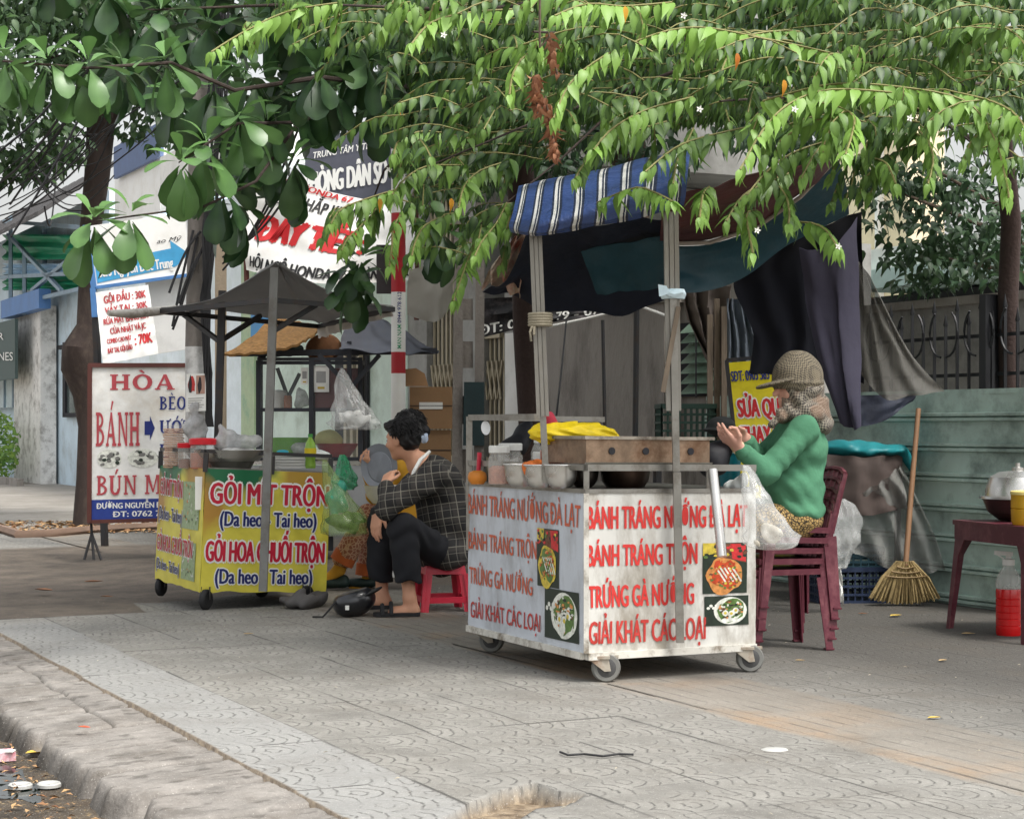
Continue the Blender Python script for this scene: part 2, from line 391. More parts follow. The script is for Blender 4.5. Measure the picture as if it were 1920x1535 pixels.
        dk = ma('MAXIMUM', dk, ma('MULTIPLY', ramp(noise(1.1, 6, .7), .55, .75), .4))
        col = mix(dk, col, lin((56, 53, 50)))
        # newer, paler tiles along the kerb
        ed = ma('MULTIPLY', ramp(vx, 2.22, 2.24, 1, 0), ramp(uy, 10.2, 10.5, 1, 0))
        col = mix(ma('MULTIPLY', ed, .5), col, lin((154, 155, 154)))
        # driveway of worn asphalt and mud, sandy ground past it
        uu = ma('ADD', uy, ma('ADD', ma('MULTIPLY', wob, 1.2), ma('MULTIPLY', ramp(vx, 2.9, 3.0), -.7)))
        drv = ma('MULTIPLY', ramp(uu, 10.75, 10.85), ramp(uu, 15.9, 16.2, 1, 0))
        dcol = mix(ramp(noise(3.2, 7, .7), .35, .65), lin((80, 73, 66)), lin((112, 102, 91)))
        lines = ma('MULTIPLY', lines, ma('SUBTRACT', 1, drv)); col = mix(drv, col, dcol)
        far = ma('MULTIPLY', ramp(uu, 19.0, 19.6), 1.)
        col = mix(far, col, mix(ramp(noise(1.3, 6), .4, .6), lin((134, 129, 121)), lin((156, 151, 144))))
        lines = ma('MULTIPLY', lines, ma('SUBTRACT', 1, far))
        at = n.new('ShaderNodeAttribute'); at.attribute_name = 'tone'
        col = mix(at.outputs['Fac'], col, mix(ramp(noise(24, 5), .35, .65), lin((86, 72, 58)), lin((150, 134, 112))))
        lines = ma('MULTIPLY', lines, ma('SUBTRACT', 1, at.outputs['Fac']))
        col = mix(lines, col, lin((70, 69, 67)))
        hgt = ma('SUBTRACT', ma('ADD', ma('MULTIPLY', fine, .25), ma('MULTIPLY', mid, .35)), ma('MULTIPLY', lines, .7))
    elif kind == 'concrete':
        col = mix(ramp(big, .35, .65), lin((134, 129, 121)), lin((156, 151, 144))); col = mix(ma('MULTIPLY', ramp(noise(6, 7, .7), .5, .7), .5), col, lin((120, 108, 95)))
        hgt = ma('ADD', mid, ma('MULTIPLY', fine, .5))
    elif kind == 'kerb':
        col = mix(ramp(mid, .35, .65), lin((118, 114, 109)), lin((150, 145, 139))); col = mix(ma('MULTIPLY', ramp(noise(3, 8, .72), .5, .68), .6), col, lin((92, 84, 75)))
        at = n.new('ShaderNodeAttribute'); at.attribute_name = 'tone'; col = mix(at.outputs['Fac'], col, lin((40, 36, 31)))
        hgt = ma('ADD', mid, ma('MULTIPLY', fine, .6))
    else:
        col = mix(ramp(mid, .35, .65), lin((58, 52, 45)), lin((88, 79, 68))); col = mix(ma('MULTIPLY', ramp(noise(9, 8, .75), .5, .62), .75), col, lin((74, 62, 50)))
        col = mix(ma('MULTIPLY', ramp(noise(38, 3), .58, .66), .6), col, lin((168, 142, 100)))
        hgt = ma('ADD', mid, fine)
    col = mix(ma('MULTIPLY', ramp(fine, .3, .7), .35), col, mix(.5, col, lin((50, 48, 45))))
    col = mix(ma('MULTIPLY', ramp(noise(1.9, 8, .75), .5, .7), .28), col, lin((84, 74, 62)))
    col = mix(ma('MULTIPLY', speck, .5), col, lin((205, 202, 194)))
    l.new(col, b.inputs['Base Color']); b.inputs['Roughness'].default_value = .85; b.inputs['Specular IOR Level'].default_value = .25
    bp = n.new('ShaderNodeBump'); bp.inputs['Strength'].default_value = .55; bp.inputs['Distance'].default_value = .012; l.new(hgt, bp.inputs['Height']); l.new(bp.outputs[0], b.inputs['Normal'])
    return m
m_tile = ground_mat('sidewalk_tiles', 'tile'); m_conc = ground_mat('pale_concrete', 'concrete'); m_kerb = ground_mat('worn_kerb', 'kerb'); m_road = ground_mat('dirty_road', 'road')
g = MB().add([(-300, -300, -.17), (300, -300, -.17), (300, 300, -.17), (-300, 300, -.17)], [(0, 1, 2, 3)]).build('ground', m_conc, smooth=0); g['kind'] = 'structure'
# road gutter
hgrid('road', -4, 1.5, -2, 26, .08, lambda A, B: -.125+.03*np.clip((A-1.0)*1.2, 0, 1)*0+.012*vnoise(A, B, 6, 3)+.02*np.clip(A-.9, 0, 1), m_road)
# kerb: worn sloping blocks with broken noses
def kerb_h(A, B):
    edge = 1.37+.10*(vnoise(A*0, np.floor(B/.42), 1.37, 5)-.5)+.07*(vnoise(A*0, B, 7, 9)-.5)+.03*(vnoise(A*0, B, 21, 6)-.5)
    t = np.clip((A-edge+.03)/.06, 0, 1); h = -.13+.105*(t*t*(3-2*t))+.012*np.clip((A-1.4)/.4, 0, 1)+.014*(vnoise(A*0+3, np.floor(B/.42), 1.9, 15)-.5)*t
    W = B+.05*(vnoise(A, B*0, 4, 31)-.5)+.02*(vnoise(A, B*0, 19, 32)-.5); blk = np.abs((W % .42)-.21); gap = np.clip(1-(.21-blk)/.026, 0, 1)*(.5+.5*(vnoise(A*0, np.floor((W+.21)/.42), 1.37, 33) > .3)); edge = edge+.07*np.clip(1-(.21-blk)/.06, 0, 1)*(vnoise(A*0, np.floor((W+.21)/.42), 1.7, 34) > .35); t = np.clip((A-edge+.03)/.06, 0, 1); h = -.13+.105*(t*t*(3-2*t))+.012*np.clip((A-1.4)/.4, 0, 1)+.007*(vnoise(A*0+3, np.floor(W/.42), 1.9, 15)-.5)*t
    cr = np.clip(1-np.abs(A-1.69-.10*(vnoise(A*0, B, 3.1, 12)-.5))/.010, 0, 1)*(B > 6.7)
    return h-.06*gap*t-.02*cr*t-.007*(vnoise(A, B, 8, 6))+.005*vnoise(A, B, 30, 8)+.004*vnoise(A, B, 70, 18)
def kerb_t(A, B):
    W = B+.05*(vnoise(A, B*0, 4, 31)-.5)+.02*(vnoise(A, B*0, 19, 32)-.5); blk = np.abs((W % .42)-.21); gap = np.clip(1.3-(.21-blk)/.02, 0, 1)*(.4+.6*(vnoise(A*0, np.floor((W+.21)/.42), 1.37, 33) > .3)); fine = np.clip((vnoise(A, B*3, 14, 36)-.78)*5, 0, .45)
    cr = np.clip(1-np.abs(A-1.69-.10*(vnoise(A*0, B, 3.1, 12)-.5))/.008, 0, 1)*(B > 6.7)
    face = np.clip((1.39-A)/.04, 0, 1)*.8  # front face painted darker, as turned away from the light
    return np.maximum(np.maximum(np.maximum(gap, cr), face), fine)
hgrid('kerb', 1.18, 1.86, 1.0, 12.0, .0125, kerb_h, m_kerb, attr=kerb_t)
hgrid('kerb', 1.18, 1.86, 12.0, 26.0, .05, kerb_h, m_kerb, attr=kerb_t)
# sidewalk: fine grid near the lens with the broken-out tile and lifted edges, coarse beyond
hole = [G(x, y) for x, y in ((835, 1530), (880, 1506), (950, 1478), (1000, 1466), (1040, 1482), (1095, 1486), (1065, 1504), (1000, 1512), (960, 1540), (880, 1570), (820, 1570))]
hole = [(p.dot(NV), p.dot(DU)) for p in hole]
def inpoly(A, B, poly):
    c = np.zeros(A.shape, bool); j = len(poly)-1
    for i in range(len(poly)):
        (xi, yi), (xj, yj) = poly[i], poly[j]
        c ^= ((yi > B) != (yj > B)) & (A < (xj-xi)*(B-yi)/(yj-yi+1e-12)+xi); j = i
    return c
def near_h(A, B):
    h = .004*(vnoise(A, B, 2.4, 20)-.5)+.010*(vnoise(np.floor((A-1.83)/.4), np.floor(B/.4), 1.37, 21)-.5)
    h = h-.055*inpoly(A, B, hole)*(.7+.5*vnoise(A, B, 9, 3))
    return h-.10*np.clip((1.842-A)/.012, 0, 1)
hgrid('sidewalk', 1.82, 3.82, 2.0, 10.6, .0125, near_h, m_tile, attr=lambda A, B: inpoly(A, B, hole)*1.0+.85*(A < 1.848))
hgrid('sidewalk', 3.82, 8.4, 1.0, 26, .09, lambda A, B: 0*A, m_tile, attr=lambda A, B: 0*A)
hgrid('driveway', 1.82, 3.82, 10.6, 26, .07, lambda A, B: -.03*np.clip((3.8-A)/.4, 0, 1)*np.clip((B-10.6)/.25, 0, 1)*(1-np.clip((B-15.4)/.4, 0, 1))+.01*(vnoise(A, B, 3, 2)-.5)*(B > 10.7)*np.clip((3.7-A)/.3, 0, 1), m_tile, attr=lambda A, B: 0*A)
hgrid('forecourt', -3, 26, 26, 60, 1.0, lambda A, B: 0*A+.001*0, m_conc)
hgrid('yard', 8.4, 26, 0, 26, .6, lambda A, B: 0*A-.002, m_conc)

# ================================================================== BUILDINGS AND WALLS BEHIND
m_blue = M2('pale_blue_plaster', (206, 224, 236), dirt=lin((150, 154, 150)), dirt_amt=.5, ds=1.4, ns=2, var=.1, bump=.15)
m_blue2 = M2('light_blue_wall', (230, 240, 246), dirt=lin((200, 214, 206)), dirt_amt=.5, ds=1.1, ns=2)
m_mint = M2('mint_wall', (216, 234, 222), dirt=lin((160, 174, 154)), dirt_amt=.6, ds=1.6, ns=2)
m_colm = M2('peeling_white_column', (228, 226, 222), dirt=lin((130, 124, 118)), dirt_amt=.8, ds=4, ns=3, bump=.3)
m_steelb = M2('blue_grey_steel', (128, 150, 166), rough=.5, dirt=lin((90, 84, 78)), dirt_amt=.4)
m_tin = M2('dark_tin_roof', (70, 68, 68), rough=.6, dirt=lin((40, 36, 34)))
m_greent = M2('green_tarp', (12, 134, 96), rough=.5, ns=4, var=.25)
m_bluebox = M2('blue_box_paint', (84, 124, 178), rough=.5, dirt=lin((70, 80, 100)), dirt_amt=.3)
m_dkgreen = M2('dark_green_board', (72, 88, 86), rough=.6)
m_glassd = M2('dark_window_glass', (88, 100, 98), rough=.15, spec=.6)
m_concw = M2('stained_concrete_wall', (150, 144, 137), dirt=lin((78, 71, 66)), dirt_amt=.75, ds=2.2, ns=1.5, var=.25, bump=.3, stretch=(1, 1, .35))
m_gateb = M2('beige_gate_steel', (176, 166, 142), rough=.5, dirt=lin((110, 92, 70)), dirt_amt=.4)
m_greyw = M2('grey_shop_wall', (150, 150, 146), dirt=lin((96, 94, 90)), dirt_amt=.5, ds=2)
m_white = M2('white_paint', (232, 232, 228), dirt=lin((180, 176, 168)), dirt_amt=.4)
m_bege = M2('beige_house_wall', (226, 210, 178), var=.06)
m_iron = M2('black_iron', (36, 37, 40), rough=.5)
m_louv = M2('green_glass_louvre', (126, 150, 132), rough=.2, var=.2)
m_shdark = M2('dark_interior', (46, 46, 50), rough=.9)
m_alu = M2('weathered_aluminium', (142, 139, 132), rough=.45, metal=.55, dirt=lin((116, 106, 94)), dirt_amt=.5, ds=7, stretch=(1, 1, .3))
m_red = M2('sign_red', (196, 40, 44), rough=.5, var=.08); m_navy = M2('sign_navy', (32, 48, 120), rough=.5, var=.08); m_blk = M2('sign_black', (34, 34, 36), rough=.5)
m_signw = M2('sign_white', (242, 242, 239), rough=.45, var=.05, dirt=lin((180, 170, 150)), dirt_amt=.3)
m_ltr = M2('white_lettering', (236, 236, 232), rough=.5, var=.03)

def uz(px, v=7.7):                                # street u of column px on plane v
    p = FP(px, 800, v); return p.dot(DU)
def zz(px, py, v=7.7): return CH-(py-HZ)/K*FY(px, v)
def slab(mb, pxa, pxb, z0, z1, v=7.7, th=.2):     # facade rectangle between two columns, th thick away from the street
    a, b = uz(pxa, v), uz(pxb, v)
    mb.hexa([S(a, v, z0), S(b, v, z0), S(b, v+th, z0), S(a, v+th, z0)], [S(a, v, z1), S(b, v, z1), S(b, v+th, z1), S(a, v+th, z1)]); return mb
def sbase(px, v=7.7): return S(uz(px, v), v, 0)

# pale blue house at the far left
o = thing('house', 'pale blue plastered house behind the left tree, with a tin roof and steel porch frame', 'house', sbase(100))
slab(MB(), -260, 205, 0, 5.2, 7.7, 5).build('wall', m_blue, o)
slab(MB(), 26, 76, 0, zz(50, 590), 7.35, .3).build('pillar', m_colm, o)
wd = slab(MB(), 121, 156, zz(138, 774), zz(138, 655), 7.66, .05).build('window', m_glassd, o)
mb = MB()
for a, b, c, d in ((117, 122, 640, 778), (155, 160, 640, 778), (117, 160, 774, 782), (108, 162, 644, 652)): slab(mb, a, b, zz(138, d), zz(138, c), 7.62, .05)
mb.build('frame', m_shdark, wd)
wl = slab(MB(), -40, 29, zz(10, 765), zz(10, 712), 7.5, .06).build('window', M2('bright_window', (214, 232, 236), rough=.2), o)
mb = MB()
for x in (-30, -12, 6, 22): slab(mb, x, x+2, zz(10, 765), zz(10, 712), 7.47, .03)
mb.build('frame', m_steelb, wl)
mb = MB().tube([FP(83, 900, 7.5), FP(83, 430, 7.5)], .055, 10); mb.build('downpipe', m_steelb, o)
mb = MB()
for (a, b) in (((20, 405), (20, 560)), ((46, 470), (46, 590)), ((8, 415), (170, 428)), ((8, 575), (150, 542)), ((15, 440), (115, 545)), ((60, 545), (150, 470)), ((90, 415), (90, 428)), ((0, 520), (150, 512))):
    mb.beam(FP(*a, 7.2), FP(*b, 7.2), .07)
mb.build('porch_frame', m_steelb, o)
mb = MB(); a, b = uz(-60), uz(190)
for i in range(40):
    u = a+(b-a)*i/40; mb.hexa([S(u, 6.6, 4.75), S(u+(b-a)/40*.96, 6.6, 4.75), S(u+(b-a)/40*.96, 8, 5.75), S(u, 8, 5.75)], [S(u, 6.6, 4.79+.05*(i % 2)), S(u+(b-a)/40*.96, 6.6, 4.79+.05*(i % 2)), S(u+(b-a)/40*.96, 8, 5.8+.05*(i % 2)), S(u, 8, 5.8+.05*(i % 2))])
mb.build('roof', m_tin, o)
for (y0, y1, mm) in ((440, 488, m_greent), (494, 516, M2('pale_blue_tarp', (178, 206, 226), rough=.5)), (517, 545, m_greent)):
    s = Surf(FP(8, y1, 7.4), FP(152, y1-2, 7.4), FP(152, y0, 7.4), FP(8, y0, 7.4), lambda u, v: .05*math.sin(v*14+u*2)+.04*math.sin(u*17))
    s.sheet('porch_awning', mm, o, 30, 14)
ob = thing('shop_sign', 'plain blue box sign above the peeling white pillar', 'sign', FP(36, 570, 7.1))
slab(MB(), 1, 73, zz(36, 588, 7.1), zz(36, 553, 7.1), 7.1, .22).build('box', m_bluebox, ob)
og = thing('shop_sign', 'dark green board with white words beside the peeling pillar, cut by the left edge', 'sign', FP(10, 650, 7.0))
slab(MB(), -60, 28, zz(10, 712, 7.0), zz(10, 602, 7.0), 7.0, .06).build('board', m_dkgreen, og)
f = Surf(FP(-60, 712, 7.0), FP(28, 712, 7.0), FP(28, 602, 7.0), FP(-60, 602, 7.0)); mb = MB()
f.n = -NV
write(mb, f, 'VIETNAM AIRLINES', -.45, .33, .98, .47, m_ltr, .0, .02); write(mb, f, 'NKEEER', .1, .68, .8, .80, m_ltr, .0, .02)
mb.build('lettering', m_ltr, og)
# light blue house between the poles, mint house, grey shop
o = thing('house', 'light blue rendered house behind the leaning cable pole', 'house', sbase(430))
slab(MB(), 205.5, 476, 0, 4.3, 7.72, 5).build('wall', m_blue2, o)
slab(MB(), 452, 476, 0, 4.2, 7.66, .05).build('corner_strip', M2('green_stained_strip', (178, 196, 160), dirt=lin((90, 150, 130)), dirt_amt=.7, ds=3), o)
slab(MB(), 215, 300, zz(250, 420), zz(250, 290), 7.6, .1).build('white_panel', m_signw, o)
slab(MB(), 213, 300, zz(250, 330), zz(250, 270), 7.5, .06).build('upper_window', M2('blue_grey_panel', (92, 110, 146)), o)
slab(MB(), 300, 452, zz(380, 335), zz(380, 270), 7.5, 1).build('parapet', m_white, o)
o = thing('house', 'mint green house with stained plaster behind the red and white pole', 'house', sbase(610))
slab(MB(), 476.5, 762, 0, 4.0, 7.7, 5).build('wall', m_mint, o)
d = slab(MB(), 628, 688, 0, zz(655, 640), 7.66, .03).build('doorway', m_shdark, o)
mb = MB()
for x in (644, 656, 668): slab(mb, x, x+5, 0, zz(655, 640), 7.6, .05)
mb.build('bars', m_gateb, d)
f = Surf(FP(474, 640, 7.6), FP(514, 640, 7.6), FP(514, 566, 7.6), FP(474, 572, 7.6)); f.n = -NV
sg = thing('shop_sign', 'small bright blue sign with white words behind the straw mat roof', 'sign', FP(494, 600, 7.6))
f.sheet('board', M2('bright_blue_sign', (58, 140, 196), rough=.4), sg, 4, 4, -.03); mb = MB(); write(mb, f, 'Tel', .35, .62, .95, .78, m_ltr, .02, .006); write(mb, f, 'phong', .25, .3, .95, .45, m_ltr, .02, .006); mb.build('lettering', m_ltr, sg)
def accordion(name, pxa, pxb, z0, z1, v, label, n):
    o = thing(name, label, 'gate', S(uz((pxa+pxb)/2, v), v, z0)); a, b = uz(pxa, v), uz(pxb, v); mb = MB(); m2 = MB()
    for i in range(n+1):
        u = a+(b-a)*i/n; mb.beam(S(u, v, z0), S(u, v, z1), .035, .02, up=NV)
    mb.beam(S(a, v-.03, z1), S(b, v-.03, z1), .05); mb.beam(S(a, v-.03, z0+.05), S(b, v-.03, z0+.05), .05)
    for zc in np.arange(z0+.4, z1, .95):
        for i in range(n):
            u, w_ = a+(b-a)*i/n, a+(b-a)*(i+1)/n; m2.beam(S(u, v-.025, zc), S(w_, v-.025, zc+.38), .022, .012, up=NV); m2.beam(S(u, v-.04, zc+.38), S(w_, v-.04, zc), .022, .012, up=NV)
    mb.build('uprights', m_gateb, o); m2.build('scissor_bars', m_gateb, o); return o
o = thing('shop', 'grey shopfront with folding gates behind the cardboard boxes', 'shop', sbase(850))
slab(MB(), 762.5, 800, 0, 3.6, 7.72, 4).build('wall', m_greyw, o); slab(MB(), 862, 904, 0, 3.6, 7.72, 4).build('wall', m_greyw, o); slab(MB(), 946, 990, 0, 3.0, 7.72, 4).build('wall', m_greyw, o)
slab(MB(), 762.5, 990, 3.61, 5.4, 7.72, 3).build('upper_wall', m_greyw, o)
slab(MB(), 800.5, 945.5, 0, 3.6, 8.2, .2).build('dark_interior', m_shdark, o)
slab(MB(), 947, 971, .3, zz(960, 625), 7.64, .06).build('white_panel', m_white, o)
accordion('folding_gate', 800, 862, .02, 3.55, 7.8, 'tall beige folding gate behind the hanging tan sheet', 8)
accordion('folding_gate', 904, 946, .02, zz(925, 628), 7.8, 'short beige folding gate left of the white panel, under the black phone banner', 5)
o = thing('wall', 'tall stained grey concrete wall behind the front cart', 'wall', sbase(1150))
slab(MB(), 990.5, 1245, 0, zz(1040, 590), 7.75, .22).build('face', m_concw, o); slab(MB(), 985, 1246, zz(1040, 590), zz(1040, 586)+.08, 7.7, .34).build('coping', m_concw, o)
o = thing('house', 'low house with green glass louvre window behind the wooden post', 'house', sbase(1300))
slab(MB(), 1245.5, 1400, 0, 2.3, 7.9, .4).build('wall', m_concw, o)
wn = slab(MB(), 1272, 1332, zz(1300, 742), zz(1300, 600), 7.86, .03).build('window', m_shdark, o); mb = MB()
for i in range(7):
    z = zz(1300, 738)+(zz(1300, 604)-zz(1300, 738))*i/7; a, b = uz(1273), uz(1331)
    mb.hexa([S(a, 7.70, z), S(b, 7.70, z), S(b, 7.705, z), S(a, 7.705, z)], [S(a, 7.80, z+.085), S(b, 7.80, z+.085), S(b, 7.805, z+.085), S(a, 7.805, z+.085)])
mb.build('louvres', m_louv, wn)
MB().beam(FP(1305, 745, 7.66), FP(1305, 600, 7.66), .012).build('bar', m_iron, wn)
# right-hand background
o = thing('house', 'cream two storey house rising behind the right tree', 'house', sbase(1650, 15))
slab(MB(), 1540, 1702, 0, 6.5, 15, .6).build('wall', m_bege, o); slab(MB(), 1640, 1646, 0, 6, 14.9, .1).build('downpipe', m_white, o)
o = thing('shed', 'low white shed with a pale teal awning edge behind the iron fence', 'shed', sbase(1760, 13))
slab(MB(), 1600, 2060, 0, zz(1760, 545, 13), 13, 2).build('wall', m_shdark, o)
slab(MB(), 1590, 2060, zz(1760, 540, 13), zz(1760, 505, 13), 12.4, 2).build('awning', M2('pale_teal_awning', (196, 222, 218), var=.1), o)
slab(MB(), 1590, 2060, zz(1760, 504, 13), zz(1760, 504, 13)+.25, 12.6, 2).build('roof', m_white, o)
o = thing('wall', 'plain grey boundary wall behind the black iron fence', 'wall', sbase(1800, 9.6))
slab(MB(), 1600, 2100, 0, zz(1800, 572, 9.6), 9.6, .2).build('face', M2('boundary_wall_grey', (150, 148, 144), dirt=lin((60, 60, 58)), ds=2), o)
slab(MB(), 1600, 2100, zz(1800, 572, 9.6), zz(1800, 566, 9.6)+.04, 9.55, .3).build('coping', m_concw, o)
o = thing('fence', 'black iron fence with curled spear tops behind the teal sheet fence', 'fence', sbase(1800, 8.6))
mb = MB(); a, b = uz(1640, 8.6), uz(1990, 8.6); zt = zz(1800, 585, 8.6); n = 16
for zc in (zt-.18, zt-.45, 1.15, .9): mb.beam(S(a, 8.6, zc), S(b, 8.6, zc), .025)
mb.build('rails', m_iron, o); mb = MB(); mc = MB()
for i in range(n+1):
    u = a+(b-a)*i/n; mb.beam(S(u, 8.56, .2), S(u, 8.56, zt-(.1 if i % 2 else .0)), .02)
    mb.lathe(S(u, 8.56, zt-(.12 if i % 2 else .02)), [(.0, 0), (.018, .03), (.0, .12)], 6)
    if i % 3 == 1:
        for sg in (-1, 1): mc.tube([S(u+sg*(.03+.12*math.sin(t)), 8.54, zt-.32+.17*(1-math.cos(t))) for t in np.linspace(0, 2.6, 9)], .009, 5)
mb.build('bars', m_iron, o); mc.build('scrolls', m_iron, o); slab(MB(), 1836, 1848, 0, zt+.1, 8.5, .12).build('post', m_iron, o)

# teal corrugated sheet fence
m_teal = M2('teal_corrugated_sheet', (182, 204, 195), rough=.5, metal=.1, ns=1.6, var=.16, dirt=lin((90, 104, 100)), dirt_amt=.7, ds=2.2, bump=.1)
zt = zz(1900, 735, 7.44); a, b = uz(1990, 7.44), uz(1325, 7.44)
prof = []; nr = 7; hh = zt/nr
for i in range(nr):
    for t, d in ((0, 0), (.10, 0), (.16, .028), (.30, .028), (.36, .004), (.42, .028), (.56, .028), (.60, .0), (.62, 0)):
        prof.append((i*hh+t*hh*.62, d))
prof.append((zt, 0)); us = np.linspace(a, b, 61); vs = []; W = len(us)
for z, d in prof:
    for u in us: vs.append(S(u, 7.44-d+.02*mnoise.noise(V((u*1.4, z*2.5, 1)))+.012*mnoise.noise(V((u*5, z*5, 4))), z))
A = np.arange((len(prof)-1)*W).reshape(-1, W)[:, :-1].ravel()
o = thing('fence', 'teal corrugated metal sheet fence along the right side of the pavement', 'fence', S(a, 7.44, 0))
npmesh('sheet', np.array([tuple(p) for p in vs]), [np.stack([A, A+1, A+W+1, A+W], 1)], m_teal, o, smooth=30)
mb = MB()
for px in (1380, 1600, 1790, 1960): u = uz(px, 7.55); mb.beam(S(u, 7.56, 0), S(u, 7.56, zt-.02), .05)
mb.build('post', m_iron, o)
MB().beam(S(a, 7.45, zt+.01), S(b, 7.45, zt+.01), .03).build('top_edge', m_teal, o)

# ================================================================== FRONT CART (white banners)
m_ban = M2('white_vinyl_banner', (212, 211, 205), rough=.4, var=.07, ns=3, dirt=lin((136, 126, 110)), dirt_amt=.75, ds=4.5, spec=.5, stretch=(1, 1, .45))
m_ban_shade = M2('shaded_white_vinyl', (200, 206, 214), rough=.35, var=.07, ns=3, dirt=lin((132, 130, 128)), dirt_amt=.6, ds=4, stretch=(1, 1, .45))  # street side of the same vinyl, its bluish shade painted in
m_worn = M2('worn_white_trim', (210, 207, 198), rough=.5, dirt=lin((110, 96, 78)), dirt_amt=.85, ds=11)
m_oran = M2('faded_orange_print', (200, 96, 66), rough=.45, var=.08); m_redp = M2('red_print', (208, 58, 54), rough=.45, var=.08); m_rede = M2('dark_red_print', (188, 62, 56), rough=.45, var=.2, ns=18)
m_stl = M2('scratched_steel', (150, 148, 142), rough=.35, metal=.8, dirt=lin((80, 66, 52)), dirt_amt=.5, ds=9)
m_stain = M2('stainless_steel', (205, 203, 199), rough=.28, metal=.88, var=.1)
m_wheel = M2('grey_rubber', (122, 122, 118), rough=.7, dirt=lin((70, 66, 60))); m_rim = M2('dark_grey_wheel', (74, 74, 74), rough=.6)
m_blkp = M2('black_rubber', (38, 38, 40), rough=.7)
m_dark = M2('dark_frame_steel', (62, 62, 64), rough=.5, metal=.4, dirt=lin((80, 62, 48)), dirt_amt=.5, ds=7)
m_gst = M2('grey_painted_steel', (128, 128, 126), rough=.5, metal=.3, dirt=lin((90, 76, 62)), dirt_amt=.5, ds=9)
A_, W_ = 1.19, .862                                # depth along the street, width across
roll1 = R(.6)
N1 = V((.32, 7.78, 0))
def C1(x, y, z): return N1+NV*(x*math.cos(roll1)+z*math.sin(roll1)*.0)+DU*y+V((0, 0, z-x*math.sin(roll1)))
c1 = thing('food_cart', 'white food cart with red and orange lettering and a blue striped awning', 'food cart', C1(W_/2, A_/2, 0))
zb, zt1 = .15, .815
MB().hexa([C1(.01, .01, zb), C1(W_-.01, .01, zb), C1(W_-.01, A_-.01, zb), C1(.01, A_-.01, zb)], [C1(.01, .01, zt1), C1(W_-.01, .01, zt1), C1(W_-.01, A_-.01, zt1), C1(.01, A_-.01, zt1)]).build('body', m_worn, c1)
MB().hexa([C1(-.012, -.012, zt1), C1(W_+.012, -.012, zt1), C1(W_+.012, A_+.012, zt1), C1(-.012, A_+.012, zt1)], [C1(-.012, -.012, zt1+.018), C1(W_+.012, -.012, zt1+.018), C1(W_+.012, A_+.012, zt1+.018), C1(-.012, A_+.012, zt1+.018)]).build('counter', m_stl, c1)
def crinkle(s):
    def b(u, v):
        e = max(0, .2-v)/.2
        return .003*mnoise.noise(V((u*5+s, v*6, s)))+.008*e*mnoise.noise(V((u*16, v*18, s)))+.003*max(0, v-.85)*mnoise.noise(V((u*14, v*9, s)))*4
    return b
zf = zt1+.004
def wavy_bottom(a):
    def e(u, v): return u, v-(.022*mnoise.noise(V((u*6, 3.3, a)))+.02) * (1-v)**4
    return e
F1 = Surf(C1(0, -.006, zb-.012), C1(W_, -.006, zb-.012), C1(W_, -.006, zf), C1(0, -.006, zf), crinkle(1))
L1 = Surf(C1(-.006, A_, zb-.012), C1(-.006, 0, zb-.012), C1(-.006, 0, zf), C1(-.006, A_, zf), crinkle(4))
f1 = F1.sheet('front_banner', m_ban, c1, 40, 30, edge=wavy_bottom(1)); l1 = L1.sheet('side_banner', m_ban_shade, c1, 40, 30, edge=wavy_bottom(5))
R1 = Surf(C1(W_+.006, 0, zb), C1(W_+.006, A_, zb), C1(W_+.006, A_, zf), C1(W_+.006, 0, zf), crinkle(7)); R1.sheet('side_banner', m_ban, c1, 12, 12)
mb = MB()
for t, a, v0, u1, v1 in (('BÁNH TRÁNG NƯỚNG ĐÀ LẠT', .0, .77, .945, .91), ('BÁNH TRÁNG TRỘN', .0, .535, .64, .668), ('TRỨNG GÀ NƯỚNG', .005, .275, .62, .41)): write(mb, F1, t, a, v0, u1, v1, m_redp, .013)
write(mb, F1, 'GIẢI KHÁT CÁC LOẠI', .01, .045, .69, .185, m_rede, .012)
mb.build('lettering', m_redp, f1)
mb = MB()
for t, a, v0, u1, v1, dv in (('BÁNH TRÁNG NƯỚNG ĐÀ LẠT', .005, .795, .965, .935, -.02), ('BÁNH TRÁNG TRỘN', .01, .545, .62, .665, -.01), ('TRỨNG GÀ NƯỚNG', .02, .30, .585, .415, -.01)): write(mb, L1, t, a, v0, u1, v1, m_oran, .008, dv=dv)
write(mb, L1, 'GIẢI KHÁT CÁC LOẠI', .03, .06, .65, .17, m_rede, .008)
mb.build('lettering', m_oran, l1)
fg = lambda n, c: M2(n, c, rough=.4, var=.3, ns=45)
f_dkg, f_yel, f_red, f_egg, f_grn, f_pla, f_brn, f_sc = fg('print_dark', (38, 50, 40)), fg('print_yellow', (206, 184, 70)), fg('print_red', (196, 48, 50)), fg('print_pancake', (206, 140, 78)), fg('print_green', (92, 122, 62)), fg('print_plate', (222, 224, 214)), fg('print_brown', (110, 70, 50)), fg('print_sauce', (196, 74, 40))
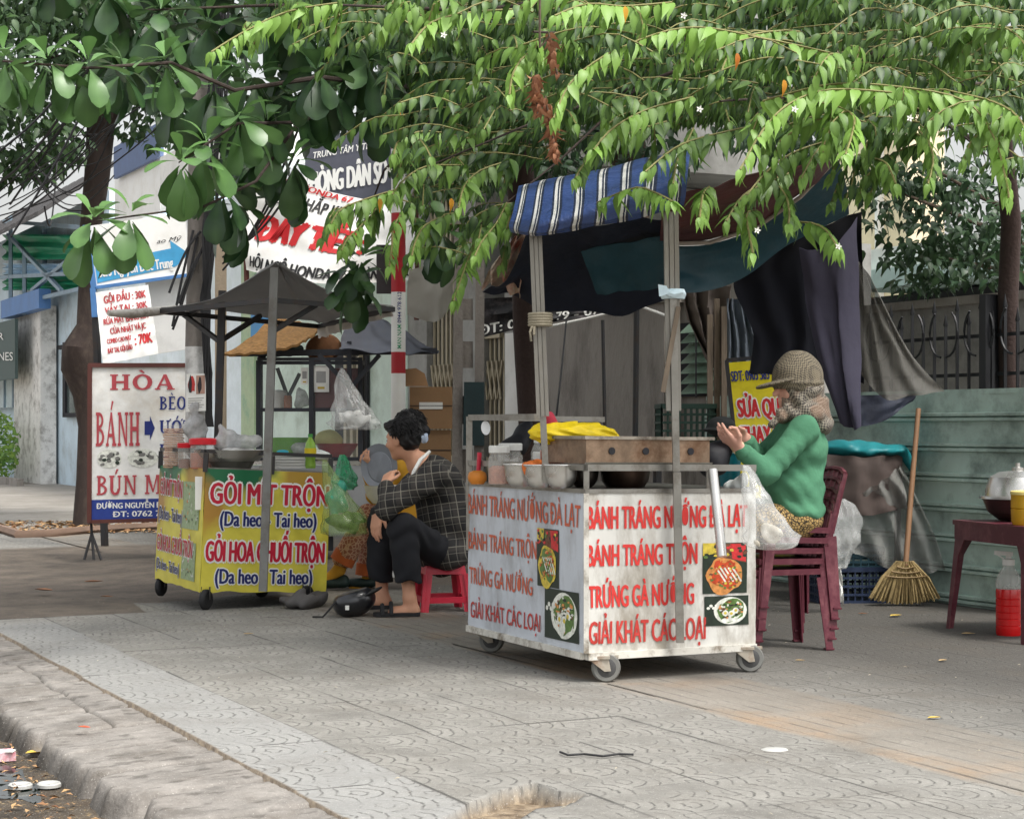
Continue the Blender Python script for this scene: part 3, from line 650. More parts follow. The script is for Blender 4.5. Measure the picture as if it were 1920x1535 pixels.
def pancake_pic(par, f, u0, v0, u1, v1, egg):
    mb = MB(); U = lambda a: u0+(u1-u0)*a; Vv = lambda a: v0+(v1-v0)*a
    rect(mb, f, u0, v0, u1, v1, f_dkg, .003); q = (u1-u0); h = (v1-v0)
    patch(mb, f, [(U(0), Vv(1)), (U(.0), Vv(.75)), (U(.3), Vv(.8)), (U(.32), Vv(1))], f_yel, .0036); patch(mb, f, [(U(.35), Vv(.98)), (U(.4), Vv(.7)), (U(.98), Vv(.6)), (U(.98), Vv(.98))], f_brn, .0036)
    patch(mb, f, [(U(.62), Vv(.98)), (U(.66), Vv(.68)), (U(.97), Vv(.62)), (U(.97), Vv(.98))], f_red, .0042)
    oval(mb, f, U(.48), Vv(.36), q*.42, h*.36, egg, .0048, 26, .1, 1); oval(mb, f, U(.5), Vv(.38), q*.33, h*.28, f_sc if egg is f_egg else f_grn, .0054, 20, .25, 2)
    for i in range(5): a = .28+.09*i; patch(mb, f, [(U(a), Vv(.5)), (U(a+.03), Vv(.52)), (U(a+.24), Vv(.24)), (U(a+.21), Vv(.22))], f_pla, .006)
    for i in range(70): a_, r_ = random.random()*6.3, random.random()**.5; oval(mb, f, U(.49+.36*r_*math.cos(a_)), Vv(.37+.30*r_*math.sin(a_)), q*random.uniform(.015, .045), h*random.uniform(.012, .03), random.choice([f_yel, f_egg, f_sc, f_brn, f_grn, f_egg]), .0056+.00002*i, 7, .25, i)
    for i in range(26): oval(mb, f, U(.03+.94*random.random()), Vv(.72+.25*random.random()), q*.05, h*.03, random.choice([f_red, f_brn, f_dkg, f_yel, f_grn]), .0044+.00002*i, 7, .25, i)
    mb.build('food_picture', f_dkg, par)
def plate_pic(par, f, u0, v0, u1, v1):
    mb = MB(); U = lambda a: u0+(u1-u0)*a; Vv = lambda a: v0+(v1-v0)*a; q, h = u1-u0, v1-v0
    rect(mb, f, u0, v0, u1, v1, f_dkg, .003); oval(mb, f, U(.58), Vv(.5), q*.38, h*.46, f_pla, .0042, 26); oval(mb, f, U(.58), Vv(.52), q*.32, h*.38, f_grn, .0048, 22, .15, 4)
    for i in range(16):
        pass
    for i in range(90):
        a, r = random.random()*6.3, random.random()**.5; oval(mb, f, U(.58+.28*r*math.cos(a)), Vv(.52+.34*r*math.sin(a)), q*random.uniform(.02, .05), h*random.uniform(.02, .05), random.choice([f_grn, f_dkg, f_brn, f_egg, f_dkg, f_pla]), .0050+.000008*i, 7, .25, i)
    for a, b in ((.46, .42), (.60, .40), (.70, .50)): oval(mb, f, U(a), Vv(b), q*.07, h*.10, f_pla, .0058, 14); oval(mb, f, U(a), Vv(b), q*.035, h*.05, f_yel, .0062, 10)
    for i in range(4): oval(mb, f, U(.08+.06*i), Vv(.6+.08*(i % 2)), q*.04, h*.05, f_pla, .0045, 9)
    mb.build('food_picture', f_dkg, par)
pancake_pic(f1, F1, .675, .335, .945, .665, f_egg); plate_pic(f1, F1, .685, .125, .955, .318)
pancake_pic(l1, L1, .625, .365, .80, .745, f_yel); plate_pic(l1, L1, .685, .035, .955, .36)
# corner seam, foot rails
mb = MB().beam(C1(-.004, -.004, zb-.02), C1(-.004, -.004, zt1), .022); mb.build('corner_seam', m_worn, c1)
mb = MB().beam(C1(0, -.004, zb-.035), C1(W_, -.004, zb-.03), .03); mb.beam(C1(-.004, 0.02, zb-.035), C1(-.004, A_, zb-.03), .03); mb.beam(C1(W_, .01, zb-.035), C1(W_, A_, zb-.03), .03); mb.build('bottom_frame', m_worn, c1)
mb = MB(); zr = .925
mb.beam(C1(0, 0, zr), C1(W_, 0, zr), .028).beam(C1(0, .016, zr), C1(0, A_, zr), .026)
mb.build('counter_rail', m_stl, c1)
for x, y in ((0, 0), (W_-.01, 0), (.45, 0), (0, .62), (W_*.72, 0)): MB().beam(C1(x, y+.002, zt1+.018), C1(x, y+.002, zr-.014), .03, .024).build('rail_post', m_stl, c1)
mb = MB().beam(C1(0, A_, .5), C1(0, A_, 1.15), .03); mb.beam(C1(0, A_-.016, 1.145), C1(0, .47, 1.145), .028); mb.beam(C1(.015, A_, 1.145), C1(.75, A_, 1.145), .026); mb.build('side_rack', m_stl, c1)
MB().lathe(FP(910, 800, 5.2)*0+P(911, 802, 8.7), [(0, 0), (.034, .0), (.034, .008), (0, .008)], 20, V((-.1, -1, 0)).normalized(), sx=.65, sy=1).build('round_mirror', M2('bright_mirror', (240, 244, 246), rough=.1, spec=.8), c1)
# posts of bundled aluminium channel
def post(par, p, q, w, name='roof_post'):
    mb = MB(); d = V((w*.31, 0, 0))
    for k in (-1, 0, 1): mb.beam(p+d*k+V((0, .004*k*k, 0)), q+d*k+V((0, .004*k*k, 0)), w*.27, w*.5, up=V((0, 1, 0)))
    mb.beam(p+V((0, w*.34, 0)), q+V((0, w*.34, 0)), w*.86, .008, up=V((0, 1, 0)))
    return mb.build(name, m_alu, par)
pl0, pl1 = P(1018, 780, 7.98), P(1004, 437, 7.98)
post(c1, pl0, pl1, .062); MB().beam(P(1024, 905, 7.98), P(1018, 781, 7.98), .028).build('post_foot', m_stl, c1)
pr0, pr1 = P(1263, 770, 7.90), P(1258, 398, 7.90)
post(c1, pr0, pr1, .072)
mb = MB().beam(P(1275, 1204, 7.9), P(1269, 885, 7.9), .034); mb.beam(P(1268, 883, 7.9), P(1262, 560, 7.885), .036, .03); mb.build('front_leg_bar', m_stl, c1)
mb = MB().beam(P(1243, 735, 7.86), P(1272, 575, 7.86), .025, .02); mb.build('tied_batten', M2('grey_brown_wood', (126, 112, 96), dirt=lin((70, 60, 50)), stretch=(1, 1, .15), ns=30, var=.25), c1)
for x, y, Y, n in ((1015, 608, 7.95, 5),):
    mb = MB()
    for i in range(n): mb.lathe(P(x-2, y+4-i*5, Y+.03), [(.052, 0), (.056, .006), (.052, .013)], 14)
    mb.tube([P(998, 612, 7.93), P(994, 622, 7.92), P(996, 640, 7.92)], .006, 6); mb.tube([P(1002, 612, 7.92), P(1001, 628, 7.91)], .006, 6); mb.build('rope_tie', M2('jute_rope', (150, 142, 124), rough=.9, ns=60), c1)
mb = MB(); mb.lathe(P(1262, 552, 7.9), [(.05, -.02), (.058, 0), (.05, .022)], 14); mb.add([P(1234, 533, 7.82), P(1250, 536, 7.81), P(1256, 550, 7.80), P(1236, 556, 7.81)], [(0, 1, 2, 3)]); mb.tube([P(1240, 545, 7.82), P(1262, 552, 7.84), P(1280, 548, 7.85)], [.012, .016, .01], 6); mb.build('cloth_tie', M2('pale_blue_cloth', (206, 226, 236), rough=.8), c1)
# casters
def caster(par, c, ang, r=.062, fork=None, big=True):
    c = V(c); d = V((math.cos(ang), math.sin(ang), 0)); s = V((-d.y, d.x, 0)); ax = s
    o = MB().lathe(c+V((0, 0, r))-ax*.018, [(r*.5, 0), (r-.006, 0), (r, .008), (r, .028), (r-.006, .036), (r*.5, .036)], 28, ax).build('wheel', m_wheel, par)
    mb = MB().lathe(c+V((0, 0, r))-ax*.023, [(0, 0), (.018, 0), (.02, .002), (r*.6, .003), (r*.66, .005), (r*.66, .041), (r*.6, .043), (.02, .044), (.018, .046), (0, .046)], 24, ax); mb.build('hub', m_rim, o)
    top = c+V((0, 0, zb-.045))-d*.035; mb = MB()
    for k in (-1, 1):
        q = ax*(.029*k)
        mb.prism([top+q-d*.05, top+q+d*.04, c+q+V((0, 0, r))+d*.016-V((0, 0, .012)), c+q+V((0, 0, r))-d*.012-V((0, 0, .014))], ax*(.004*k))
    mb.box(top+V((0, 0, .005)), (.1, .075, .012)); mb.lathe(top+V((0, 0, -.012)), [(.03, 0), (.03, .02)], 14); mb.box(c+V((0, 0, r*1.75))+d*.03, (.05, .02, .012))
    mb.lathe(c+V((0, 0, r))-ax*.034, [(.009, 0), (.009, .068)], 8, ax); mb.build('fork', fork or M2('grey_beige_steel', (172, 164, 150), rough=.5, dirt=lin((120, 80, 50)), dirt_amt=.7, ds=12), par); return o
caster(c1, G(1136, 1278), .15, .063); caster(c1, G(922, 1222), -.25, .062); caster(c1, G(1406, 1259), .1, .062); caster(c1, C1(W_-.05, A_-.05, 0), .3, .062)
# pipe leaning on the front
MB().tube([P(1336, 880, 7.92), P(1354, 1043, 7.82)], .0215, 14).build('steel_pipe', m_stain, c1)
# awning: striped flap, roof, teal edge
m_str = bpy.data.materials.new('blue_striped_tarp'); m_str.use_nodes = True; n, l, b = nodes(m_str)
uvn = n.new('ShaderNodeUVMap'); sp = n.new('ShaderNodeSeparateXYZ'); l.new(uvn.outputs[0], sp.inputs[0])
mm = n.new('ShaderNodeMath'); mm.operation = 'MULTIPLY'; mm.inputs[1].default_value = 8.2; l.new(sp.outputs[0], mm.inputs[0])
fr = n.new('ShaderNodeMath'); fr.operation = 'FRACT'; l.new(mm.outputs[0], fr.inputs[0])
cr = n.new('ShaderNodeValToRGB'); cr.color_ramp.interpolation = 'CONSTANT'; e = cr.color_ramp.elements
stops = [(0, (44, 66, 116)), (.40, (24, 34, 60)), (.50, (200, 200, 196)), (.64, (24, 34, 60)), (.72, (200, 200, 196)), (.76, (24, 34, 60)), (.88, (44, 66, 116))]
e[0].position = 0; e[0].color = (*lin(stops[0][1]), 1); e[1].position = .4; e[1].color = (*lin(stops[1][1]), 1)
for p_, c_ in stops[2:]: k = e.new(p_); k.color = (*lin(c_), 1)
nb_ = n.new('ShaderNodeTexNoise'); nb_.inputs['Scale'].default_value = 9; nb_.inputs['Detail'].default_value = 5; nb_.inputs['Distortion'].default_value = 1.5; bp_ = n.new('ShaderNodeBump'); bp_.inputs['Strength'].default_value = .5; bp_.inputs['Distance'].default_value = .03; l.new(nb_.outputs[0], bp_.inputs['Height']); l.new(bp_.outputs[0], b.inputs['Normal'])
l.new(fr.outputs[0], cr.inputs[0]); l.new(cr.outputs[0], b.inputs['Base Color']); b.inputs['Roughness'].default_value = .36; b.inputs['Specular IOR Level'].default_value = .5
class Grid(Surf):
    """sheet through a grid of points: rows from bottom to top, each a list of world points left to right (smoothly interpolated)"""
    def __init__(s, rows, bulge=None):
        s.r = [[V(p) for p in row] for row in rows]; s.bulge = bulge; a = s.r
        s.n = (a[0][-1]-a[0][0]).cross(a[-1][0]-a[0][0]).normalized()
    @staticmethod
    def _i(pts, t):
        n = len(pts)-1
        if n == 0: return pts[0]
        x = min(max(t, 0), .9999)*n; i = int(x); f = x-i
        p0, p1, p2, p3 = pts[max(i-1, 0)], pts[i], pts[i+1], pts[min(i+2, n)]
        if t < 0 or t > 1: return p1+(p2-p1)*(t*n-i)
        return (p1*2+(p2-p0)*f+(p0*2-p1*5+p2*4-p3)*f*f+(p1*3-p0-p2*3+p3)*f**3)*.5
    def __call__(s, u, v, off=0.):
        p = s._i([s._i(r, u) for r in s.r], v)
        return p+s.n*(off+(s.bulge(u, v) if s.bulge else 0))
fold = lambda a, fu, fv=0, s=0: (lambda u, v: a*math.sin(fu*u*6.28+2*mnoise.noise(V((u*4, v*3, s)))+fv*v*6.28)+a*.6*mnoise.noise(V((u*9, v*7, s+5))))
aw = Grid([[P(958, 434, 8.02), P(1012, 442, 7.9), P(1100, 428, 7.86), P(1190, 412, 7.84), P(1282, 384, 7.8)],
           [P(955, 425, 8.0), P(1012, 434, 7.84), P(1100, 412, 7.8), P(1190, 392, 7.78), P(1285, 362, 7.76)],
           [P(962, 392, 8.08), P(1020, 398, 7.9), P(1105, 378, 7.86), P(1195, 352, 7.84), P(1290, 325, 7.8)],
           [P(972, 353, 8.6), P(1030, 341, 8.55), P(1110, 325, 8.5), P(1200, 302, 8.45), P(1295, 282, 8.4)],
           [P(975, 352, 9.6), P(1050, 338, 9.5), P(1130, 322, 9.5), P(1210, 300, 9.45), P(1300, 280, 9.4)]], lambda u, v: .008*mnoise.noise(V((u*6, v*5, 2)))+.006*math.sin(v*9+u*3))
aw.sheet('awning', m_str, c1, 70, 30, .004)
m_und = M2('dark_red_printed_tarp', (78, 34, 35), rough=.6, var=.4, ns=5, bump=.6, bs=8, dirt=lin((70, 40, 36)), dirt_amt=.7, ds=4)
Grid([[P(1236, 452, 9.5), P(1330, 452, 9.6), P(1420, 424, 9.5), P(1500, 368, 9.2), P(1566, 300, 8.9)], [P(1240, 385, 8.2), P(1330, 352, 8.1), P(1420, 330, 8.05), P(1500, 308, 8.0), P(1568, 290, 8.0)]], fold(.012, 2.5, .5, 3)).sheet('roof_sheet', m_und, c1, 36, 16, .004)
MB().tube([P(1236, 457, 9.48), P(1330, 455, 9.55), P(1420, 426, 9.45), P(1500, 370, 9.15), P(1568, 298, 8.85)], .011, 8).build('roof_edge_pipe', M2('pale_pipe', (170, 160, 150)), c1)
# tarps hung behind and over the stall
def cloth(name, rows, m, label, cat, fd=(.02, 3, .3, 0), nu=36, nv=24, th=.003, grp=None):
    s = Grid(rows, fold(*fd)); o = s.sheet(name, m, None, nu, nv, th, origin=s(.5, 0)); return tag(o, label, cat, grp)
m_tealt = M2('dark_teal_tarp', (34, 72, 84), rough=.55, var=.3, ns=3, bump=.6, bs=7, dirt=lin((50, 58, 60)), dirt_amt=.5); m_navyt = M2('dark_navy_tarp', (28, 34, 50), rough=.6, var=.3, bump=.6, bs=7); m_blkc = M2('black_net_cloth', (18, 20, 30), rough=.9)
m_purp = M2('purple_grey_cloth', (66, 64, 80), rough=.9, var=.12, ns=3, bump=.5, bs=6); m_tan = M2('dusty_translucent_tarp', (100, 98, 92), rough=.5, var=.3, ns=4, alpha=.55, bump=.5, bs=9, stretch=(1, 1, .4)); m_tang = M2('tan_sheet', (158, 154, 144), rough=.7, var=.08, ns=3)
cloth('tarp', [[P(1240, 545, 9.5), P(1310, 548, 9.6), P(1395, 520, 9.7), P(1480, 458, 9.7), P(1592, 402, 9.6)], [P(1240, 500, 9.56), P(1310, 500, 9.62), P(1395, 475, 9.66), P(1490, 420, 9.5), P(1585, 345, 9.2)], [P(1236, 458, 9.53), P(1320, 460, 9.6), P(1410, 432, 9.5), P(1500, 372, 9.2), P(1572, 298, 8.9)]], m_tealt, 'dark teal tarp curving down from the edge of the red roof sheet', 'tarp', (.012, 2, .6, 1), grp=None)
cloth('tarp', [[P(905, 548, 9.9), P(950, 552, 9.95), P(1010, 575, 10), P(1090, 588, 10), P(1190, 585, 10), P(1262, 560, 9.9)], [P(950, 520, 9.7), P(985, 505, 9.7), P(1040, 495, 9.7), P(1110, 490, 9.7), P(1200, 480, 9.7), P(1262, 470, 9.7)], [P(985, 440, 9.2), P(1010, 432, 9.2), P(1060, 425, 9.2), P(1120, 420, 9.2), P(1200, 412, 9.2), P(1262, 405, 9.2)]], m_navyt, 'sagging dark navy tarp under the striped awning', 'tarp', (.015, 3, .4, 2))
Grid([[P(1120, 552, 9.66), P(1190, 545, 9.62), P(1262, 538, 9.5)], [P(1090, 470, 9.5), P(1190, 452, 9.45), P(1262, 442, 9.4)]], fold(.01, 2, .3, 4)).sheet('tarp', m_tealt, None, 20, 12, .003, origin=P(1190, 545, 9.6)); tag(bpy.context.scene.objects['tarp.002'], 'small teal tarp flap between the two front posts', 'tarp')
m_prt = M2('red_white_printed_tarp', (206, 190, 172), rough=.45, ns=9, var=.2, dirt=lin((170, 66, 44)), dirt_amt=.9, ds=5)
cloth('tarp', [[P(905, 540, 9.95), P(938, 535, 9.9), P(975, 560, 9.9)], [P(918, 505, 9.85), P(950, 500, 9.8), P(988, 480, 9.8)], [P(960, 450, 9.6), P(985, 442, 9.6), P(1000, 436, 9.6)]], m_prt, 'crumpled red and white printed tarp hanging left of the front post', 'tarp', (.03, 3, 1.5, 3), 26, 20)
cloth('curtain', [[P(1405, 700, 10.6), P(1470, 705, 10.6), P(1540, 712, 10.6), P(1620, 720, 10.6)], [P(1412, 625, 10.6), P(1470, 620, 10.6), P(1540, 610, 10.6), P(1620, 600, 10.6)], [P(1378, 548, 10.5), P(1450, 520, 10.5), P(1530, 480, 10.5), P(1615, 450, 10.5)], [P(1376, 520, 10.4), P(1450, 470, 10.3), P(1530, 430, 10.2), P(1615, 395, 10.2)]], m_blkc, 'black cloth curtain filling the back of the stall behind the vendor', 'curtain', (.02, 4, .3, 6))
cloth('curtain', [[P(1575, 790, 10.1), P(1590, 800, 10.1), P(1602, 806, 10.05), P(1614, 800, 10)], [P(1540, 690, 10.05), P(1565, 692, 10), P(1590, 695, 10), P(1612, 690, 10.05)], [P(1514, 560, 10), P(1545, 560, 9.95), P(1580, 560, 9.95), P(1608, 556, 10)], [P(1502, 462, 9.9), P(1535, 470, 9.85), P(1575, 452, 9.85), P(1603, 408, 9.9)]], m_purp, 'long purple grey cloth hanging from the stall corner to the fence', 'curtain', (.02, 1.5, .2, 8))
cloth('tarp', [[P(1612, 700, 10.35), P(1660, 748, 10.3), P(1710, 742, 10.3), P(1772, 734, 10.4)], [P(1608, 600, 10.3), P(1640, 620, 10.3), P(1672, 640, 10.3), P(1706, 660, 10.35)], [P(1604, 482, 10.2), P(1612, 492, 10.2), P(1622, 505, 10.2), P(1634, 522, 10.2)]], m_tan, 'dusty translucent tarp stretched down from the stall corner to the fence top', 'tarp', (.014, 3, .8, 9), 30, 24)
cloth('tarp', [[P(1602, 800, 10.5), P(1650, 792, 10.6), P(1712, 752, 10.75)], [P(1604, 742, 10.5), P(1650, 740, 10.6), P(1716, 738, 10.75)]], m_navyt, 'dark sheet standing in for the shadow over the fence below the translucent tarp', 'tarp', (.012, 2, .3, 12), 16, 10)  # dark cloth in place of a shadow
cloth('cloth', [[P(1332, 688, 12.4), P(1342, 690, 12.4), P(1352, 672, 12.4)], [P(1290, 600, 12.3), P(1320, 610, 12.3), P(1360, 600, 12.3)], [P(1282, 545, 12.2), P(1320, 540, 12.2), P(1372, 535, 12.2)]], M2('grey_brown_cloth', (112, 102, 96), rough=.9), 'grey brown cloth draped over the top of the wooden post', 'cloth', (.05, 3, .6, 10), 26, 18)
cloth('cloth', [[P(1366, 690, 12.2), P(1395, 692, 12.2), P(1425, 690, 12.2)], [P(1362, 560, 12.2), P(1380, 560, 12.2), P(1402, 562, 12.2)]], M2('grey_blue_cloth', (104, 112, 122), rough=.9), 'grey blue cloth hanging between the wooden post and the black curtain', 'cloth', (.03, 3.5, .1, 11), 26, 18)
mb = MB()
for k, (xa, xb, ya) in enumerate(((1324, 1338, 590), (1337, 1351, 560), (1350, 1366, 575))): mb.beam(G(0, 1000)*0+P(xa+8, 1112, 12.0+.04*(k % 2)), P(xa+7, ya, 12.0+.04*(k % 2)), .052, .035)
o = mb.build('wooden_post', M2('weathered_planks', (126, 112, 98), rough=.9, dirt=lin((60, 52, 46)), dirt_amt=.7, ds=3, stretch=(6, 6, .4), ns=14, var=.3), None, origin=P(1345, 1112, 12)); tag(o, 'weathered plank post beside the yellow tailoring sign', 'post')

# ================================================================== LEFT CART (yellow banners)
N2 = V((-1.875, 10.9, 0)); roll2 = R(2.6); A2, W2 = 1.0, .80
def C2(x, y, z): return N2+NV*(x*math.cos(roll2)+(z-.1)*math.sin(roll2))+DU*y+V((0, 0, z*math.cos(roll2)-x*math.sin(roll2)))
c2 = thing('food_cart', 'yellow and green bannered food cart under a grey tarp roof', 'food cart', C2(W2/2, A2/2, 0))
m_yb = bpy.data.materials.new('yellow_green_vinyl'); m_yb.use_nodes = True; n, l, b = nodes(m_yb)
uvn = n.new('ShaderNodeUVMap'); sp = n.new('ShaderNodeSeparateXYZ'); l.new(uvn.outputs[0], sp.inputs[0])
nz = n.new('ShaderNodeTexNoise'); nz.inputs['Scale'].default_value = 6; nz.inputs['Detail'].default_value = 6; l.new(uvn.outputs[0], nz.inputs['Vector'])
def mth(op, a, c):
    x = n.new('ShaderNodeMath'); x.operation = op
    for i, q in enumerate((a, c)):
        if isinstance(q, (int, float)): x.inputs[i].default_value = q
        else: l.new(q, x.inputs[i])
    return x.outputs[0]
def mrg(x, a, c, lo=0, hi=1):
    q = n.new('ShaderNodeMapRange'); q.inputs[1].default_value = a; q.inputs[2].default_value = c; q.inputs[3].default_value = lo; q.inputs[4].default_value = hi; l.new(x, q.inputs[0]); return q.outputs[0]
def mx(f, a, c):
    q = n.new('ShaderNodeMix'); q.data_type = 'RGBA'; l.new(f, q.inputs[0])
    for i, z in ((6, a), (7, c)):
        if isinstance(z, tuple): q.inputs[i].default_value = (*z, 1)
        else: l.new(z, q.inputs[i])
    return q.outputs[2]
u_, v_ = sp.outputs[0], sp.outputs[1]; jit = mth('MULTIPLY', mth('SUBTRACT', nz.outputs[0], .5), .35)
c0 = mx(mrg(nz.outputs[0], .35, .65), lin((226, 214, 84)), lin((206, 194, 70)))
d1 = mth('ADD', mth('SUBTRACT', mth('MULTIPLY', u_, 1.0), mth('MULTIPLY', mth('SUBTRACT', v_, .45), .45)), jit)
c0 = mx(mth('MULTIPLY', mrg(v_, .3, .6), mrg(d1, .0, .16, 1, 0)), c0, lin((176, 132, 58)))
d2 = mth('ADD', mth('SUBTRACT', v_, mth('ABSOLUTE', mth('MULTIPLY', mth('SUBTRACT', u_, .24), .42), 0)), mth('MULTIPLY', jit, .8))
c0 = mx(mth('MULTIPLY', mrg(d2, .72, .86), mrg(u_, .5, .62, 1, 0)), c0, lin((24, 104, 66)))
c0 = mx(mth('MULTIPLY', mrg(mth('ADD', v_, mth('MULTIPLY', jit, .5)), .74, .86), mrg(u_, .58, .66)), c0, lin((178, 142, 54)))
l.new(c0, b.inputs['Base Color']); b.inputs['Roughness'].default_value = .38
zb2, zt2 = .125, .85
MB().hexa([C2(.01, .01, zb2+.02), C2(W2-.01, .01, zb2+.02), C2(W2-.01, A2-.01, zb2+.02), C2(.01, A2-.01, zb2+.02)], [C2(.01, .01, zt2-.01), C2(W2-.01, .01, zt2-.01), C2(W2-.01, A2-.01, zt2-.01), C2(.01, A2-.01, zt2-.01)]).build('body', m_dark, c2)
F2 = Surf(C2(0, -.005, zb2), C2(W2, -.005, zb2), C2(W2, -.005, zt2), C2(0, -.005, zt2), lambda u, v: .004*mnoise.noise(V((u*5, v*5, 8)))+.006*max(0, .15-v)/.15*mnoise.noise(V((u*12, v*9, 2))))
L2 = Surf(C2(-.005, A2, zb2), C2(-.005, 0, zb2), C2(-.005, 0, zt2), C2(-.005, A2, zt2), lambda u, v: .005*mnoise.noise(V((u*5, v*5, 18))))
f2 = F2.sheet('front_banner', m_yb, c2, 30, 24, edge=wavy_bottom(9)); l2 = L2.sheet('side_banner', m_yb, c2, 24, 24, edge=wavy_bottom(11))
Surf(C2(W2+.005, 0, zb2), C2(W2+.005, A2, zb2), C2(W2+.005, A2, zt2), C2(W2+.005, 0, zt2)).sheet('side_banner', m_yb, c2, 6, 6)
mb = MB(); m_w = m_ltr; m_rd = M2('crimson_print', (192, 32, 58), rough=.4, var=.06); m_nv = M2('navy_print', (34, 44, 104), rough=.4, var=.06)
for t, a, v0, u1, v1, c in (('GỎI MÍT TRỘN', .045, .715, .985, .885, m_rd), ('(Da heo - Tai heo)', .13, .53, .895, .65, m_nv), ('GỎI HOA CHUỐI TRỘN', .03, .235, .97, .40, m_rd), ('(Da heo - Tai heo)', .11, .05, .88, .17, m_nv)): write(mb, F2, t, a, v0, u1, v1, c, .018, .005, outline=m_w, ob=.035)
mb.build('lettering', m_rd, f2); mb = MB()
for t, a, v0, u1, v1, c in (('GỎI MÍT TRỘN', .05, .75, .56, .89, m_rd), ('(Da heo - Tai heo)', .04, .53, .58, .64, m_nv), ('GỎI HOA CHUỐI TRỘN', .03, .255, .83, .39, m_rd), ('(Da heo - Tai heo)', .03, .09, .56, .18, m_nv)): write(mb, L2, t, a, v0, u1, v1, c, .01, .005, outline=m_w, ob=.03, dv=-.015)
mb.build('lettering', m_rd, l2)
def salad_pic(par, f, u0, v0, u1, v1, k):
    mb = MB(); rect(mb, f, u0, v0, u1, v1, fg('print_pale_green', (150, 170, 130)), .003)
    for i in range(34):
        a, c = u0+(u1-u0)*(.05+.85*random.random()), v0+(v1-v0)*(.05+.85*random.random()); s = .03; t = random.random()*3
        patch(mb, f, [(a, c), (a+s*math.cos(t)*.6, c+s*math.sin(t)), (a+s*math.cos(t)*.6+.012, c+s*math.sin(t)+.01), (a+.012, c+.012)], random.choice([f_grn, f_pla, f_dkg, f_pla, f_egg]), .0038+.00004*i)
    mb.build('food_picture', f_grn, par)
salad_pic(l2, L2, .58, .48, .93, .88, 1); salad_pic(l2, L2, .60, .05, .90, .37, 2)
MB().box(C2(-.012, .06, .70), (.05, .03, .2)).build('taped_card', m_signw, c2)
mb = MB(); zr = .955
mb.beam(C2(0, 0, zr), C2(W2, 0, zr), .022).beam(C2(0, .012, zr), C2(0, A2, zr), .022).beam(C2(W2, .012, zr), C2(W2, A2, zr), .022); mb.build('counter_rail', m_dark, c2)
for x, y in ((0, 0), (0, A2), (W2, 0), (.42, .0)): MB().beam(C2(x, y+.002, zt2-.02), C2(x, y+.002, zr-.012), .028).build('rail_post', m_dark, c2)
MB().hexa([C2(.02, .02, zt2-.01), C2(W2-.02, .02, zt2-.01), C2(W2-.02, A2-.02, zt2-.01), C2(.02, A2-.02, zt2-.01)], [C2(.02, .02, zt2+.008), C2(W2-.02, .02, zt2+.008), C2(W2-.02, A2-.02, zt2+.008), C2(.02, A2-.02, zt2+.008)]).build('counter', m_stl, c2)
def wheel2(c, ang, r=.062):
    d = V((math.cos(ang), math.sin(ang), 0)); ax = V((-d.y, d.x, 0))
    o = MB().lathe(c+V((0, 0, r))-ax*.02, [(0, -.002), (r*.4, 0), (r-.01, 0), (r, .01), (r, .03), (r-.01, .04), (r*.4, .04), (0, .042)], 24, ax).build('wheel', m_blkp, c2)
    mb = MB()
    for k in (-1, 1): mb.beam(c+V((0, 0, r))+ax*.027*k, c+ax*.027*k+V((0, 0, .14)), .03, .004)
    mb.build('fork', m_dark, c2)
wheel2(G(386, 1143), R(70)); wheel2(G(302, 1117), R(75)); wheel2(G(491, 1119), R(60)); wheel2(G(575, 1135), R(60))
Pf = lambda py: P(493+(1110-py)*22/610, py, 10.86)
MB().beam(Pf(1108), Pf(502), .048, .04, up=V((0, 1, 0))).build('roof_post', m_gst, c2)
MB().beam(P(407, 872, 11.75), P(417, 545, 11.75), .045, up=V((0, 1, 0))).build('roof_post', m_dark, c2)
q_ap, q_l, q_r, q_f, q_n = Pf(501), P(295, 584, 11.9), P(737, 580, 11.75), P(598, 612, 12.9), Pf(563)
mb = MB().beam(q_l, q_f, .03).beam(q_f, q_r, .03).beam(q_n, q_r, .03).beam(q_n, q_l, .03).beam(P(592, 572, 11.3), Pf(622), .026).beam(P(417, 560, 11.75), P(350, 590, 12.1), .02)
mb.beam(P(412, 640, 11.75), P(488, 592, 12.2), .028).beam(P(412, 640, 11.75), P(345, 590, 12.1), .028); mb.build('roof_frame', m_dark, c2)
m_gt = M2('grey_tarp', (168, 167, 166), rough=.7, var=.08, ns=3, transl=.45)
up = V((0, 0, .02))
Grid([[q_l+up, q_l.lerp(q_f, .5)+up*2, q_f+up], [q_l.lerp(q_ap, .5)+up*-2, q_f.lerp(q_ap, .5).lerp(q_l, .25), q_f.lerp(q_ap, .5)], [q_ap+up, q_ap+up*1.01+V((.01, .01, 0)), q_ap+up+V((.02, .02, 0))]], fold(.012, 2, .5, 5)).sheet('roof_tarp', m_gt, c2, 24, 20, .003)
Grid([[q_f+up, q_f.lerp(q_r, .5)+up, q_r+up], [q_f.lerp(q_ap, .5), q_f.lerp(q_ap, .45).lerp(q_r, .35)-up, q_r.lerp(q_ap, .5)-up], [q_ap+up+V((.02, .02, 0)), q_ap+up+V((.025, .02, 0)), q_ap+up+V((.03, .02, 0))]], fold(.012, 2, .5, 7)).sheet('roof_tarp', m_gt, c2, 24, 20, .003)
Grid([[q_f-V((0, 0, .085)), q_f.lerp(q_r, .5)-V((0, .02, .06)), q_r-V((0, 0, .04))], [q_f+up, q_f.lerp(q_r, .5)+up, q_r+up]], fold(.012, 6, .5, 8)).sheet('roof_fringe', M2('white_frayed_tarp', (206, 202, 196), rough=.8), c2, 50, 6, .002, edge=lambda u, v: (u, v-(1-v)*.25*mnoise.noise(V((u*40, 1, 2)))))
